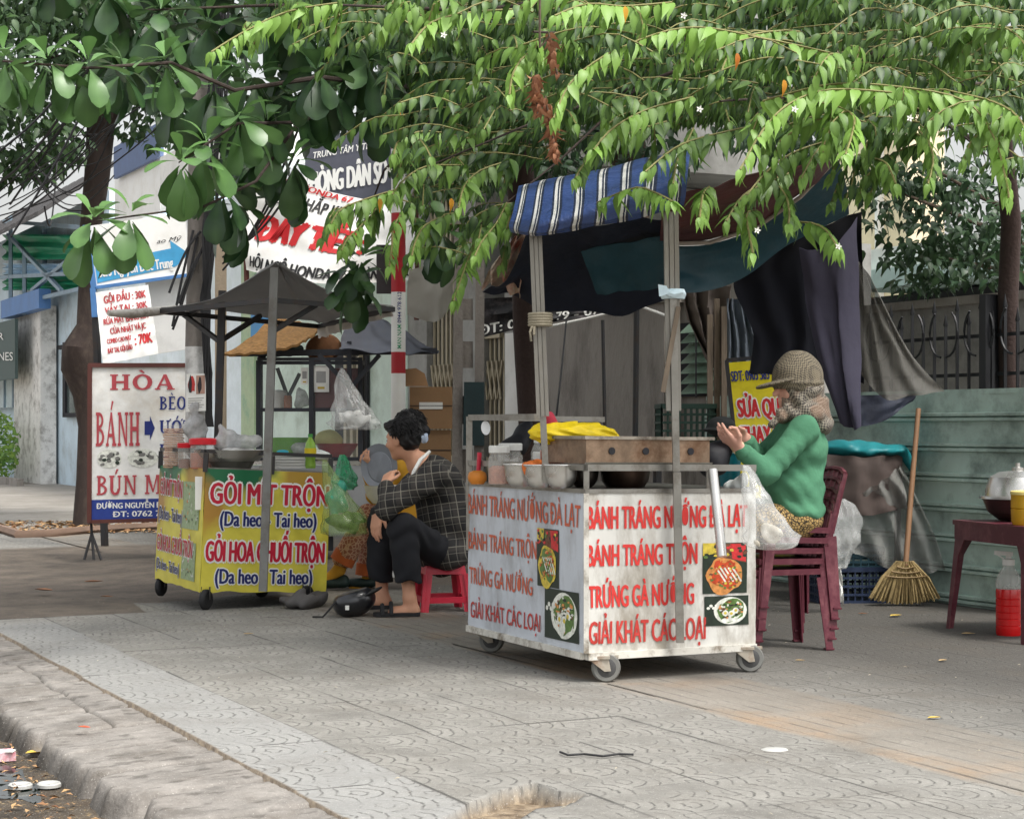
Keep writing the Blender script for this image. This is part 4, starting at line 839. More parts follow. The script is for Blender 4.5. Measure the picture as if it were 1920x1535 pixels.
MB().tube([P(203, 587, 11.5), P(250, 588, 11.6), P(300, 583, 11.9), P(330, 577, 11.95)], [.02, .032, .03, .02], 10).build('rolled_tarp_end', M2('dirty_white_roll', (200, 196, 190), dirt=lin((120, 100, 84)), dirt_amt=.7, ds=9), c2)

# ================================================================== GLASS CABINET CART behind
c3 = thing('food_cart', 'dark framed glass cabinet cart under straw mat and dark tarp roofs', 'food cart', P(575, 1030, 15))
Yc = 15.0
def C3(px, py, dy=0.): return P(px, py, Yc+dy)
m_gl = M2('cabinet_glass', (210, 222, 222), rough=.08, alpha=.07, spec=.7); m_cab = M2('cabinet_dark_frame', (58, 60, 66), rough=.45, metal=.4); m_body3 = M2('grey_cart_body', (150, 152, 154), rough=.5, dirt=lin((100, 98, 94)))
MB().hexa([C3(440, 1005), C3(760, 1005), C3(760, 1005, .6), C3(440, 1005, .6)], [C3(440, 872), C3(760, 872), C3(760, 872, .6), C3(440, 872, .6)]).build('body', m_body3, c3)
MB().hexa([C3(436, 871), C3(766, 871), C3(766, 871, .62), C3(436, 871, .62)], [C3(436, 862), C3(766, 862), C3(766, 862, .62), C3(436, 862, .62)]).build('counter', m_stain, c3)
for x in (450, 620, 750):
    MB().beam(C3(x, 1032, .1), C3(x, 1004, .1), .04).build('leg', m_cab, c3)
mb = MB()
for x in (485, 584, 676): mb.beam(C3(x, 861), C3(x, 676), .04, up=V((0, 1, 0))).beam(C3(x+3, 861, .5), C3(x+3, 676, .5), .04, up=V((0, 1, 0)))
for y in (680, 768, 860): mb.beam(C3(485, y, .002), C3(676, y, .002), .034, .03); mb.beam(C3(488, y, .5), C3(679, y, .5), .03)
for x in (485, 676): mb.beam(C3(x, 680), C3(x+3, 680, .5), .04).beam(C3(x, 860), C3(x+3, 860, .5), .04)
mb.build('cabinet_frame', m_cab, c3)
for xa, xb in ((489, 581), (588, 672)):
    for ya, yb in ((684, 765), (771, 857)): MB().hexa([C3(xa, yb, .01), C3(xb, yb, .01), C3(xb, yb, .014), C3(xa, yb, .014)], [C3(xa, ya, .01), C3(xb, ya, .01), C3(xb, ya, .014), C3(xa, ya, .014)]).build('glass_pane', m_gl, c3)
MB().hexa([C3(487, 770, .05), C3(674, 770, .05), C3(674, 770, .48), C3(487, 770, .48)], [C3(487, 768, .05), C3(674, 768, .05), C3(674, 768, .48), C3(487, 768, .48)]).build('shelf', m_gl, c3)
MB().hexa([C3(482, 676, -.02), C3(680, 676, -.02), C3(680, 676, .52), C3(482, 676, .52)], [C3(482, 670, -.02), C3(680, 670, -.02), C3(680, 670, .52), C3(482, 670, .52)]).build('cabinet_top', m_cab, c3)
MB().hexa([C3(590, 765, .02), C3(672, 765, .02), C3(672, 765, .03), C3(590, 765, .03)], [C3(590, 690, .02), C3(672, 690, .02), C3(672, 690, .03), C3(590, 690, .03)]).build('dark_red_panel', M2('dark_red_panel', (96, 40, 42), rough=.5), c3)
for px, py, w_, h_, nm in ((571, 705, 14, 32, 'sticker'), (602, 710, 30, 50, 'notice')):
    f = Surf(C3(px-w_/2, py+h_/2, -.004), C3(px+w_/2, py+h_/2, -.004), C3(px+w_/2, py-h_/2, -.004), C3(px-w_/2, py-h_/2, -.004)); q = f.sheet(nm, m_white, c3, 2, 2, .002)
    mb = MB(); rect(mb, f, .2, .35, .8, .78, M2('grey_print', (150, 150, 150)), .0015, 1); rect(mb, f, .28, .12, .72, .2, M2('ochre_print', (196, 168, 60)), .0015, 1); mb.build('printed_area', m_greyw, q)
mb = MB().beam(C3(655, 790, -.1), C3(655, 640, -.1), .035).beam(C3(598, 665, -.1), C3(655, 725, -.1), .035).beam(C3(662, 722, -.1), C3(712, 665, -.1), .035).beam(C3(430, 663, 0), C3(820, 658, .1), .05).beam(C3(520, 690, .3), C3(540, 745, .3), .03).beam(C3(540, 745, .3), C3(562, 700, .3), .03)
mb.build('roof_brackets', m_cab, c3)
m_straw = M2('straw_mat', (146, 110, 66), rough=.9, var=.45, ns=20, stretch=(1.5, 1, 6), dirt=lin((110, 76, 40)), dirt_amt=.6, ds=9)
Grid([[C3(419, 664, -.35), C3(470, 661, -.35), C3(540, 650, -.3), C3(575, 635, -.2)], [C3(470, 632, .1), C3(515, 628, .1), C3(560, 622, .1), C3(600, 618, .1)], [C3(512, 592, .7), C3(540, 598, .7), C3(575, 606, .6), C3(612, 612, .5)]], fold(.006, 6, 3, 4)).sheet('straw_mat_roof', m_straw, c3, 50, 24, .02)
m_drf = M2('dark_striped_tarp', (62, 66, 76), rough=.5, var=.3, ns=5, stretch=(6, 1, 1))
Grid([[C3(640, 655, -.4), C3(720, 660, -.3), C3(780, 662, -.1), C3(824, 659, .1)], [C3(640, 632, .2), C3(715, 632, .2), C3(770, 640, .2), C3(800, 650, .25)], [C3(650, 606, .8), C3(710, 600, .8), C3(745, 612, .8), C3(775, 632, .8)]], fold(.012, 3, 1, 14)).sheet('dark_tarp_roof', m_drf, c3, 30, 20, .006)

# ================================================================== PEOPLE
m_skin = M2('warm_skin', (204, 152, 124), rough=.5, var=.08, ns=9, spec=.35); m_skin2 = M2('pale_tan_skin', (218, 166, 146), rough=.5, var=.08, ns=9)
m_hair = M2('black_hair', (24, 22, 24), rough=.45, var=.3, ns=60, stretch=(1, 1, .2))
m_eye = M2('dark_eye', (30, 24, 22), rough=.2)
def frame(f, up):
    f = V(f).normalized(); l = V(up).cross(f).normalized(); u = f.cross(l); return f, l, u, Matrix((f, l, u)).transposed()
def head(c, f, up, s=1.):
    f, l, u, m = frame(f, up); c = V(c); q = lambda a, b, d: c+(f*a+l*b+u*d)*s
    p = [('ell', q(-.01, 0, .025), (.097*s, .077*s, .092*s), m, .02), ('ell', q(.025, 0, -.035), (.066*s, .06*s, .083*s), m, .03), ('ell', q(.062, 0, -.098), (.024*s, .026*s, .02*s), m, .03),
         ('cap', q(.088, 0, .012), q(.112, 0, -.026), .010*s, .014*s, .012), ('cap', q(.078, -.03, .024), q(.078, .03, .024), .012*s, .012*s, .015),
         ('ell', q(.084, 0, -.060), (.013*s, .024*s, .007*s), m, .008), ('ell', q(.080, 0, -.074), (.013*s, .02*s, .008*s), m, .008)]
    for k in (-1, 1):
        p += [('ell', q(-.012, .078*k, -.01), (.022*s, .009*s, .034*s), m, .006), ('ell', q(.05, .05*k, -.03), (.024*s, .018*s, .02*s), m, .03), ('ell', q(.090, .032*k, .004), (.012*s, .017*s, .010*s), m, .012, 'sub'), ('ell', q(.076, .032*k, .003), (.013*s, .013*s, .009*s), m, .003)]
    return p, [q(.0855, .032, .003), q(.0855, -.032, .003)], m
def hand(w, d, nrm, side, curl=.5, spread=.0, L=1.0, thumb=.5):
    d = V(d).normalized(); n = V(nrm); n = (n-d*n.dot(d)).normalized(); lat = d.cross(n)*side; w = V(w); p = []
    for i, (o, ln) in enumerate(((.030, .066), (.010, .074), (-.010, .069), (-.029, .053))):
        kn = w+d*(.085-.006*abs(i-1))*L+lat*o*L; p.append(('cap', w+lat*o*.55, kn, .017*L, .0125*L, .012))
        a = kn; fd = (d+lat*spread*o*8).normalized(); ang = 0
        for sgi, fr in enumerate((.45, .3, .25)):
            ang += curl*(.7+.25*i*.4+.15*sgi); dd = fd*math.cos(ang)-n*math.sin(ang); b = a+dd*ln*fr*L
            p.append(('cap', a, b, (.0095-.0008*sgi)*L, (.009-.001*sgi)*L, .004)); a = b
    t0 = w+d*.022*L+lat*.024*L; t1 = t0+(d*.6+lat*.75*thumb*1.4-n*.35).normalized()*.042*L; t2 = t1+(d*.9+lat*.25*thumb-n*.35).normalized()*.034*L
    p += [('cap', t0, t1, .014*L, .0105*L, .008), ('cap', t1, t2, .0105*L, .008*L, .004)]
    return p
def C(a, b, ra, rb, k=.025): return ('cap', V(a), V(b), ra, rb, k)
def E(c, r, m=None, k=.03): return ('ell', V(c), r, m, k)
def plaid(name, base, l1, l2, s, rot=(0, 0, 0)):
    m = M2(name, base, rough=.85, var=.12, ns=14); n, l, b = nodes(m); c = b.inputs['Base Color'].links[0].from_socket
    tc = n.new('ShaderNodeTexCoord'); mp = n.new('ShaderNodeMapping'); mp.inputs['Rotation'].default_value = rot; l.new(tc.outputs['Object'], mp.inputs[0]); sp = n.new('ShaderNodeSeparateXYZ'); l.new(mp.outputs[0], sp.inputs[0])
    def band(src, f, w_, ph=0.):
        a = n.new('ShaderNodeMath'); a.operation = 'MULTIPLY_ADD'; l.new(src, a.inputs[0]); a.inputs[1].default_value = f; a.inputs[2].default_value = ph+50
        q = n.new('ShaderNodeMath'); q.operation = 'FRACT'; l.new(a.outputs[0], q.inputs[0]); k = n.new('ShaderNodeMath'); k.operation = 'LESS_THAN'; l.new(q.outputs[0], k.inputs[0]); k.inputs[1].default_value = w_; return k.outputs[0]
    for col, w_, ph, fac in ((l2, .34, .28, .5), (l1, .055, 0., .7), (l1, .04, .45, .5)):
        for src in (sp.outputs[0], sp.outputs[2]):
            x = n.new('ShaderNodeMix'); x.data_type = 'RGBA'; f = n.new('ShaderNodeMath'); f.operation = 'MULTIPLY'; f.inputs[1].default_value = fac; l.new(band(src, s, w_, ph), f.inputs[0]); l.new(f.outputs[0], x.inputs[0]); l.new(c, x.inputs[6]); x.inputs[7].default_value = (*lin(col), 1); c = x.outputs[2]
    l.new(c, b.inputs['Base Color']); return m
def tooth(name, a, b_, s, third=None):
    m = M2(name, a, rough=.9, var=.15, ns=8); n, l, b = nodes(m); c = b.inputs['Base Color'].links[0].from_socket
    tc = n.new('ShaderNodeTexCoord'); mp = n.new('ShaderNodeMapping'); mp.inputs['Rotation'].default_value = (.5, .6, .4); l.new(tc.outputs['Object'], mp.inputs[0])
    ck = n.new('ShaderNodeTexChecker'); ck.inputs['Scale'].default_value = s; l.new(mp.outputs[0], ck.inputs[0])
    x = n.new('ShaderNodeMix'); x.data_type = 'RGBA'; l.new(ck.outputs['Fac'], x.inputs[0]); l.new(c, x.inputs[6]); x.inputs[7].default_value = (*lin(b_), 1); c = x.outputs[2]
    if third:
        w2 = n.new('ShaderNodeTexNoise'); w2.inputs['Scale'].default_value = 9; l.new(tc.outputs['Object'], w2.inputs[0]); r = n.new('ShaderNodeMapRange'); r.inputs[1].default_value = .52; r.inputs[2].default_value = .62; r.inputs[4].default_value = .55; l.new(w2.outputs[0], r.inputs[0])
        x = n.new('ShaderNodeMix'); x.data_type = 'RGBA'; l.new(r.outputs[0], x.inputs[0]); l.new(c, x.inputs[6]); x.inputs[7].default_value = (*lin(third), 1); c = x.outputs[2]
    l.new(c, b.inputs['Base Color']); return m
def spots(name, a, b_, s):
    m = M2(name, a, rough=.85, var=.1); n, l, b = nodes(m); c = b.inputs['Base Color'].links[0].from_socket
    tc = n.new('ShaderNodeTexCoord'); vo = n.new('ShaderNodeTexVoronoi'); vo.feature = 'DISTANCE_TO_EDGE'; vo.inputs['Scale'].default_value = s; l.new(tc.outputs['Object'], vo.inputs['Vector'])
    r = n.new('ShaderNodeMapRange'); r.inputs[1].default_value = .07; r.inputs[2].default_value = .12; r.inputs[3].default_value = 1; r.inputs[4].default_value = 0; l.new(vo.outputs['Distance'], r.inputs[0])
    x = n.new('ShaderNodeMix'); x.data_type = 'RGBA'; l.new(r.outputs[0], x.inputs[0]); l.new(c, x.inputs[6]); x.inputs[7].default_value = (*lin(b_), 1); l.new(x.outputs[2], b.inputs['Base Color']); return m
def strands(par, hq, n, seed):
    r = random.Random(seed); mb = MB()                       # loose locks that break the outline of the cap of hair
    for i in range(n):
        th, ph = r.uniform(0, 6.283), math.acos(r.uniform(-.25, 1)); d = (math.sin(ph)*math.cos(th), math.sin(ph)*math.sin(th), math.cos(ph))
        if d[0] > .35 and d[2] < .55: continue
        a = (-.025+.100*d[0], .090*d[1], .042+.092*d[2]); k = r.uniform(.016, .032); fwd = .6 if d[0] > .1 and d[2] > .3 else -.25
        b = (a[0]+k*(fwd+d[0]*.35+r.gauss(0, .1)), a[1]+k*(d[1]*.35+r.gauss(0, .12)), a[2]+k*(d[2]*.15-.75+r.gauss(0, .12))); m_ = [(x+y)/2*1.0+.006*z for x, y, z in zip(a, b, d)]
        mb.tube([hq(*a), hq(*m_), hq(*b)], [.0028, .0024, .001], 4, False)
    return mb.build('hair_locks', m_hair, par)
def eyes(pts, par):
    for e in pts: MB().lathe(e-V((0, 0, .006)), [(0, 0), (.005, .002), (.007, .006), (.005, .010), (0, .012)], 8).build('eye', m_eye, par)
def sandal(par, heel, toe, m, wd=.045, strap=.62, name='sandal', sk=True):
    heel, toe = V(heel), V(toe); heel.z = toe.z = .0; d = (toe-heel).normalized(); s = V((-d.y, d.x, 0)); L = (toe-heel).length
    out = [(0, .55), (.08, .8), (.3, .72), (.55, .85), (.75, 1.), (.92, .8), (1, .3), (1, -.3), (.92, -.8), (.75, -1.), (.55, -.8), (.3, -.72), (.08, -.8), (0, -.55)]
    mb = MB().prism([heel+d*L*a+s*wd*b+V((0, 0, .003)) for a, b in out], (0, 0, .022))
    c = heel+d*L*strap
    for dx, dz in ((0, .085), (.05, .07)):
        mb.tube([c+d*dx+s*wd*.95*math.cos(t)+V((0, 0, .015+dz*math.sin(t)*.75)) for t in np.linspace(0, math.pi, 9)], .013, 6)
    return mb.build(name, m, par)

# ---- the vendor, seated on the stack of chairs, in green
pw = thing('person', 'vendor in green sweatshirt, checked sun hat and scarf seated on stacked chairs', 'person', P(1490, 1000, 9.05))
hc = P(1491, 727, 9.04); fw = V((-.965, -.22, -.06)); hp, ee, hm = head(hc, fw, (-.05, 0, 1), .98)
sh_n, el_n, wr_n = P(1508, 806, 8.88), P(1436, 886, 8.76), P(1388, 842, 8.72)
sh_f, el_f, wr_f = P(1490, 802, 9.24), P(1424, 872, 9.12), P(1398, 824, 8.95)
pel, bel, che, nek = P(1488, 968, 9.05), P(1486, 915, 9.06), P(1499, 842, 9.07), P(1505, 780, 9.06)
hip_n, kn_n, an_n = P(1490, 978, 8.97), P(1352, 985, 8.86), P(1340, 1196, 9.05)
hip_f, kn_f, an_f = P(1480, 974, 9.15), P(1330, 982, 9.12), P(1300, 1180, 9.25)
hd_n = (P(1345, 806, 8.72)-wr_n).normalized(); hd_f = (P(1352, 803, 8.9)-wr_f).normalized()
bp = hp+[C(hc+V((.02, 0, -.08)), nek, .05, .055), C(nek, che, .07, .11), C(che, bel, .12, .12), C(bel, pel, .12, .13), C(sh_n, sh_f, .05, .05), C(sh_n, el_n, .045, .04), C(el_n, wr_n, .04, .027), C(sh_f, el_f, .045, .04), C(el_f, wr_f, .04, .027),
     C(hip_n, kn_n, .075, .055), C(kn_n, an_n, .052, .035), C(hip_f, kn_f, .075, .055), C(kn_f, an_f, .052, .035),
     C(an_n, an_n+V((-.12, -.03, -.035)), .035, .02), C(an_f, an_f+V((-.12, -.03, -.035)), .035, .02)]
bp += hand(wr_n, hd_n, (-.35, -.55, -.75), 1, .2, .42, 1.05, .8)+hand(wr_f, hd_f, (-.2, .75, .45), -1, .5, .1, 1.0, .5)
bw = solid('body', bp, m_skin2, pw, .0056, .02); eyes(ee, bw)
m_grs = M2('green_sweatshirt', (84, 136, 106), rough=.95, var=.10, ns=7, bump=.45, bs=16, spec=.2)
solid('sweatshirt', [E(che, (.135, .185, .15), None, .05), E(bel+V((.0, 0, 0)), (.158, .19, .14), None, .06), C(nek+V((.005, 0, -.02)), che, .08, .125, .05), C(sh_n, sh_f, .068, .068, .05), C(sh_n, el_n, .068, .06, .03), C(el_n, wr_n+(el_n-wr_n)*.12, .06, .042, .03), C(sh_f, el_f, .078, .07, .03), C(el_f, wr_f+(el_f-wr_f)*.12, .066, .045, .03), E(pel+V((.008, 0, .03)), (.145, .19, .08), None, .05)],
      m_grs, pw, .009, .04, disp=lambda X, Y, Z: .0035*np.sin(62*Z+7*np.sin(9*X+5*Y)+26*X)*np.clip((1.12-Z)*4, .1, 1)+.0025*np.sin(27*X+9*np.sin(8*Z+1)+6*Y))
for w_, e_ in ((wr_n, el_n), (wr_f, el_f)): MB().tube([w_+(e_-w_)*.16, w_+(e_-w_)*.05], [.047, .040], 16).build('cuff', m_grs, pw)
MB().tube([wr_n+hd_n*.012+V((0.03*math.cos(t), 0, .030*math.sin(t))) for t in np.linspace(0, 6.28, 16)], .005, 6).build('bracelet', M2('pale_gold', (214, 190, 150), rough=.3, metal=.6), pw)
m_leo = spots('spotted_trousers', (176, 146, 92), (34, 30, 28), 62)
solid('trousers', [E(pel+V((.0, 0, -.01)), (.145, .185, .105), None, .05), C(hip_n, kn_n, .10, .082), C(kn_n, an_n, .08, .065), C(hip_f, kn_f, .10, .082), C(kn_f, an_f, .08, .065)], m_leo, pw, .011, .04, disp=wrinkle(.004))
m_hat = tooth('checked_hat_cloth', (140, 130, 110), (84, 78, 70), 120); m_scf = tooth('checked_scarf_cloth', (150, 142, 128), (72, 68, 66), 105, (140, 112, 92))
f_, l_, u_v, m_ = frame((-.95, -.25, -.02), (-.10, 0, 1))
dome = P(1496, 712, 9.04)
solid('sun_hat', [E(dome+u_v*.002, (.13, .118, .145), m_, .02), ('ell', dome+f_*.12+u_v*-.016, (.095, .125, .012), frame((-.95, -.25, -.22), (-.3, 0, 1))[3], .012), ('ell', dome+u_v*-.02, (.135, .125, .012), m_, .012), ('ell', dome+V((0, 0, -.155))+f_*.05, (.20, .2, .112), None, .008, 'sub')], m_hat, pw, .006, .02, disp=wrinkle(.002, (30, 30, 40)))
mb = MB()
sb = P(1512, 800, 9.04)
solid('scarf', [E(P(1500, 738, 9.04), (.104, .112, .128), None, .03), E(P(1506, 780, 9.05), (.125, .15, .07), None, .05), C(P(1525, 745, 9.06), P(1546, 802, 9.06), .065, .04, .05), C(P(1470, 775, 8.96), P(1446, 797, 8.95), .035, .014, .03), C(P(1545, 800, 8.98), P(1541, 806, 9.15), .03, .03, .04), ('ell', hc+fw*.135+V((0, 0, .01)), (.075, .10, .07), None, .01, 'sub')],
      m_scf, pw, .0065, .03, disp=lambda X, Y, Z: .006*np.sin(58*Z+30*X+5*np.sin(14*X))+.003*np.sin(90*Z-40*X))
sandal(pw, an_n+V((.04, .01, 0)), an_n+V((-.16, -.04, 0)), m_blkp); sandal(pw, an_f+V((.04, .01, 0)), an_f+V((-.16, -.04, 0)), m_blkp)

# ---- the young man on the red stool
pm = thing('person', 'young man in dark plaid shirt and black trousers hunched on a red stool', 'person', P(826, 1060, 10.9))
hc = P(754, 823, 10.86); fm = V((-.82, .52, -.12)); hp, ee, hm = head(hc, fm, (-.16, .02, 1), 1.0)
pel, mid, che, nek = P(830, 1030, 10.93), P(836, 965, 10.93), P(818, 908, 10.9), P(788, 872, 10.88)
shl, ell, wrl = P(812, 892, 10.70), P(728, 950, 10.52), P(722, 908, 10.66)
shr, elr, wrr = P(800, 888, 11.08), P(742, 942, 11.0), P(707, 962, 10.80)
hl, kl, al = P(822, 1034, 10.8), P(756, 990, 10.56), P(768, 1122, 10.54)
hr, kr, ar = P(818, 1030, 11.05), P(716, 978, 10.98), P(716, 1114, 10.97)
bp = hp+[C(hc+V((.03, -.01, -.07)), nek, .052, .056), C(nek, che, .08, .12), C(che, mid, .13, .125), C(mid, pel, .125, .13), C(shl, shr, .055, .055), C(shl, ell, .045, .038), C(ell, wrl, .038, .027), C(shr, elr, .045, .038), C(elr, wrr, .038, .027),
     C(hl, kl, .08, .055), C(kl, al, .052, .036), C(hr, kr, .08, .055), C(kr, ar, .052, .036),
     C(al+V((.02, 0, -.07)), al+V((-.09, -.02, -.075)), .036, .034), C(ar+V((.02, 0, -.045)), ar+V((-.09, -.02, -.055)), .036, .032), C(al, al+V((.02, 0, -.07)), .036, .036), C(ar, ar+V((.02, 0, -.045)), .036, .036)]
for b0, zz0 in ((al, -.085), (ar, -.062)):
    for i in range(5): bp.append(C(b0+V((-.09, -.045+.02*i, zz0)), b0+V((-.145+.012*abs(i-1), -.048+.021*i, zz0-.008)), .014, .010 if i else .013, .005))
bp += hand(wrl, P(733, 880, 10.74)-wrl, (-.6, -.7, .2), 1, .75, 0, 1.05, .5)+hand(wrr, P(702, 1015, 10.74)-wrr, (-.7, -.65, .25), -1, .2, .2, 1.1, .5)
bm = solid('body', bp, m_skin, pm, .0058, .02); eyes(ee, bm)
f_, l_, u_v, m_ = frame(fm, (-.16, .02, 1))
hq = lambda a, b, c: hc+f_*a+l_*b+u_v*c
solid('hair', [E(hq(-.025, 0, .045), (.098, .088, .088), m_, .02), E(hq(-.055, 0, -.01), (.06, .078, .07), m_, .03), E(hq(.045, 0, .092), (.055, .07, .032), m_, .03), C(hq(.07, .03, .085), hq(.09, .0, .06), .02, .012, .02), ('ell', hq(.02, .085, -.02), (.035, .03, .05), m_, .01, 'sub'), ('ell', hq(.02, -.085, -.02), (.035, .03, .05), m_, .01, 'sub')],
      m_hair, pm, .006, .02, disp=lambda X, Y, Z: .004*np.sin(90*X+20*np.sin(20*Z))*np.sin(80*Y+60*Z)+.002*np.sin(150*X+90*Z))
strands(pm, hq, 1000, 1)
m_pl = plaid('dark_plaid', (36, 35, 36), (132, 128, 118), (66, 62, 58), 11.5, (.12, .15, .15))
solid('plaid_shirt', [E(che, (.15, .20, .15), None, .05), C(che, mid, .15, .16, .05), C(mid, pel, .16, .165, .05), E(pel+V((.01, 0, -.01)), (.175, .205, .10), None, .05), C(shl, shr, .085, .085, .05), C(shl, ell, .078, .068, .03), C(ell, wrl+(ell-wrl)*.2, .066, .05, .03), C(shr, elr, .078, .066, .03), C(elr, wrr+(elr-wrr)*.12, .06, .046, .03), C(nek+V((.06, 0, -.0)), nek+V((.10, 0, -.06)), .06, .075, .05), C(pel+V((.04, -.15, 0)), pel+V((.05, -.16, -.07)), .06, .04, .05)],
      m_pl, pm, .010, .04, disp=lambda X, Y, Z: .006*np.sin(26*Z+6*np.sin(7*X+3*Y)+12*X)+.005*np.sin(19*X+9*Z+5*np.sin(9*Z)))
mb = MB().tube([P(806, 846, 10.76), P(788, 862, 10.72), P(776, 884, 10.70), P(770, 905, 10.69), P(768, 925, 10.68)], [.010, .012, .012, .011, .008], 8); mb.build('white_lining', m_ltr, pm)
m_blt = M2('black_trousers', (26, 27, 32), rough=.9, var=.15)
solid('trousers', [E(pel, (.14, .17, .09), None, .05), C(hl, kl, .098, .088), C(kl, P(764, 1084, 10.52), .086, .082), C(hr, kr, .098, .086), C(kr, P(712, 1082, 10.95), .084, .08), ('ell', P(764, 1112, 10.52), (.12, .12, .085), None, .006, 'sub'), ('ell', P(712, 1108, 10.95), (.12, .12, .08), None, .006, 'sub')], m_blt, pm, .009, .03, disp=lambda X, Y, Z: .006*np.sin(55*Z+5*np.sin(14*X+9*Y)+14*X)*np.exp(-((Z-.47)/.10)**2)+.007*np.sin(48*Z+4*np.sin(15*X))*np.exp(-((Z-.2)/.09)**2)+.003*np.sin(24*X+20*Z))
sandal(pm, al+V((.06, .0, 0)), al+V((-.21, -.03, 0)), m_blkp, .05); sandal(pm, ar+V((.06, 0, 0)), ar+V((-.20, -.03, 0)), m_blkp, .048)

# ---- the woman behind him
p2 = thing('person', 'woman in mustard blouse and brown patterned trousers sitting behind the plaid shirted man', 'person', P(770, 1060, 12.3))
Q = lambda x, y, d=0.: P(x, y, 12.3+d)
hc = Q(764, 803); f2v = V((-.92, -.35, -.1)); hp, ee, hm = head(hc, f2v, (-.1, 0, 1), .98)
pel, che, nek = Q(782, 1015), Q(762, 905), Q(768, 850); shn, eln, wrn = Q(742, 872, -.16), Q(704, 928, -.22), Q(690, 880, -.24); shf, elf, wrf = Q(752, 872, .18), Q(716, 930, .2), Q(700, 905, .1)
hn, kn, an = Q(775, 1015, -.08), Q(692, 968, -.1), Q(636, 1068, -.05); hf, kf, af = Q(775, 1012, .12), Q(705, 972, .15), Q(688, 1092, .1)
bp = hp+[C(hc+V((.02, 0, -.08)), nek, .048, .052), C(nek, che, .07, .11), C(che, pel, .115, .13), C(shn, shf, .05, .05), C(shn, eln, .042, .036), C(eln, wrn, .036, .026), C(shf, elf, .042, .036), C(elf, wrf, .036, .026), C(hn, kn, .075, .052), C(kn, an, .05, .034), C(hf, kf, .075, .052), C(kf, af, .05, .034), C(an, an+V((-.1, -.02, -.06)), .034, .024), C(af, af+V((-.1, -.02, -.02)), .03, .024)]
bp += hand(wrn, Q(686, 868, -.26)-wrn, (-.4, -.8, .2), 1, .6)+hand(wrf, Q(690, 895, .02)-wrf, (-.4, .8, .2), -1, .6)
b2 = solid('body', bp, m_skin, p2, .0075, .02); eyes(ee, b2)
f_, l_, u_v, m_ = frame(f2v, (-.1, 0, 1)); hq = lambda a, b, c: hc+f_*a+l_*b+u_v*c
strands(p2, hq, 300, 4)
h2 = solid('hair', [E(hq(-.02, 0, .035), (.104, .09, .095), m_, .02), C(hq(-.07, 0, -.02), hq(-.11, .01, -.03), .06, .045, .03), ('ell', hq(.10, 0, -.03), (.07, .08, .075), m_, .01, 'sub')], m_hair, p2, .007, .02)
MB().lathe(Q(791, 822, -.12), [(.01, 0), (.03, .005), (.034, .02), (.03, .035), (.01, .04)], 14, V((1, -.3, 0)).normalized(), wob=.2).build('hair_tie', M2('pale_blue_tie', (190, 204, 226), rough=.8), h2)
m_mus = M2('mustard_blouse', (196, 146, 44), rough=.9)
solid('blouse', [E(che, (.14, .18, .17), None, .05), C(che, pel, .135, .145, .05), C(shn, shf, .075, .075, .05), C(shn, eln, .068, .06, .03), C(eln, wrn+(eln-wrn)*.15, .058, .045, .03), C(shf, elf, .068, .06, .03), C(elf, wrf, .058, .045, .03)], m_mus, p2, .012, .04, disp=wrinkle(.005))
tr = solid('trousers', [E(pel, (.15, .18, .09), None, .05), C(hn, kn, .10, .085), C(kn, Q(645, 1045, -.05), .082, .078), C(hf, kf, .10, .085), C(kf, Q(690, 1062, .1), .08, .075)], spots('patterned_trousers', (150, 96, 76), (196, 160, 132), 34), p2, .011, .03, disp=wrinkle(.004))
m_hem = M2('orange_hem', (176, 92, 48), rough=.9)
for a, b in ((Q(650, 1036, -.05), Q(640, 1054, -.05)), (Q(691, 1056, .1), Q(689, 1078, .1))): MB().tube([a, b], [.082, .084], 18).build('trouser_hem', m_hem, p2)
m_sock = M2('yellow_sock', (190, 140, 44), rough=.9); m_shoe = M2('dark_green_shoe', (30, 48, 46), rough=.6)
for a, dz in ((an, -.07), (af, -.03)):
    solid('sock', [C(a+V((.02, 0, .06)), a, .044, .04), C(a, a+V((-.09, -.02, dz)), .04, .034)], m_sock, p2, .008)
    s_ = V((a.x, a.y, max(a.z+dz-.02, .035)))
    solid('shoe', [E(s_+V((-.06, -.02, 0)), (.12, .048, .034), None, .02), E(s_+V((.03, 0, .015)), (.04, .042, .045), None, .03)], m_shoe, p2, .008)
h = thing('hat', 'grey round hat held up by the woman behind the man', 'hat', Q(706, 880, -.3))
ax = V((-.25, -.93, .25)).normalized()
MB().lathe(Q(713, 876, -.3), [(0, .012), (.10, .008), (.105, -.0), (.155, .02), (.158, .025), (.105, .012), (.10, .016), (0, .02)], 28, ax, sx=.8, sy=1.).build('brim', M2('grey_felt', (124, 128, 136), rough=.9), h)
MB().lathe(Q(713, 876, -.28), [(.10, 0), (.095, -.06), (.07, -.085), (0, -.09)], 24, ax, sx=.8).build('crown', M2('grey_felt', (124, 128, 136)), h)
o = MB().lathe(Q(716, 945, -.32), [(0, 0), (.06, .005), (.10, .05), (.118, .12), (.122, .125), (.112, .12), (.09, .05), (0, .02)], 28).build('bowl', m_white, None, origin=Q(716, 945, -.32)); tag(o, 'white plastic bowl held in the lap of the woman in mustard', 'bowl')

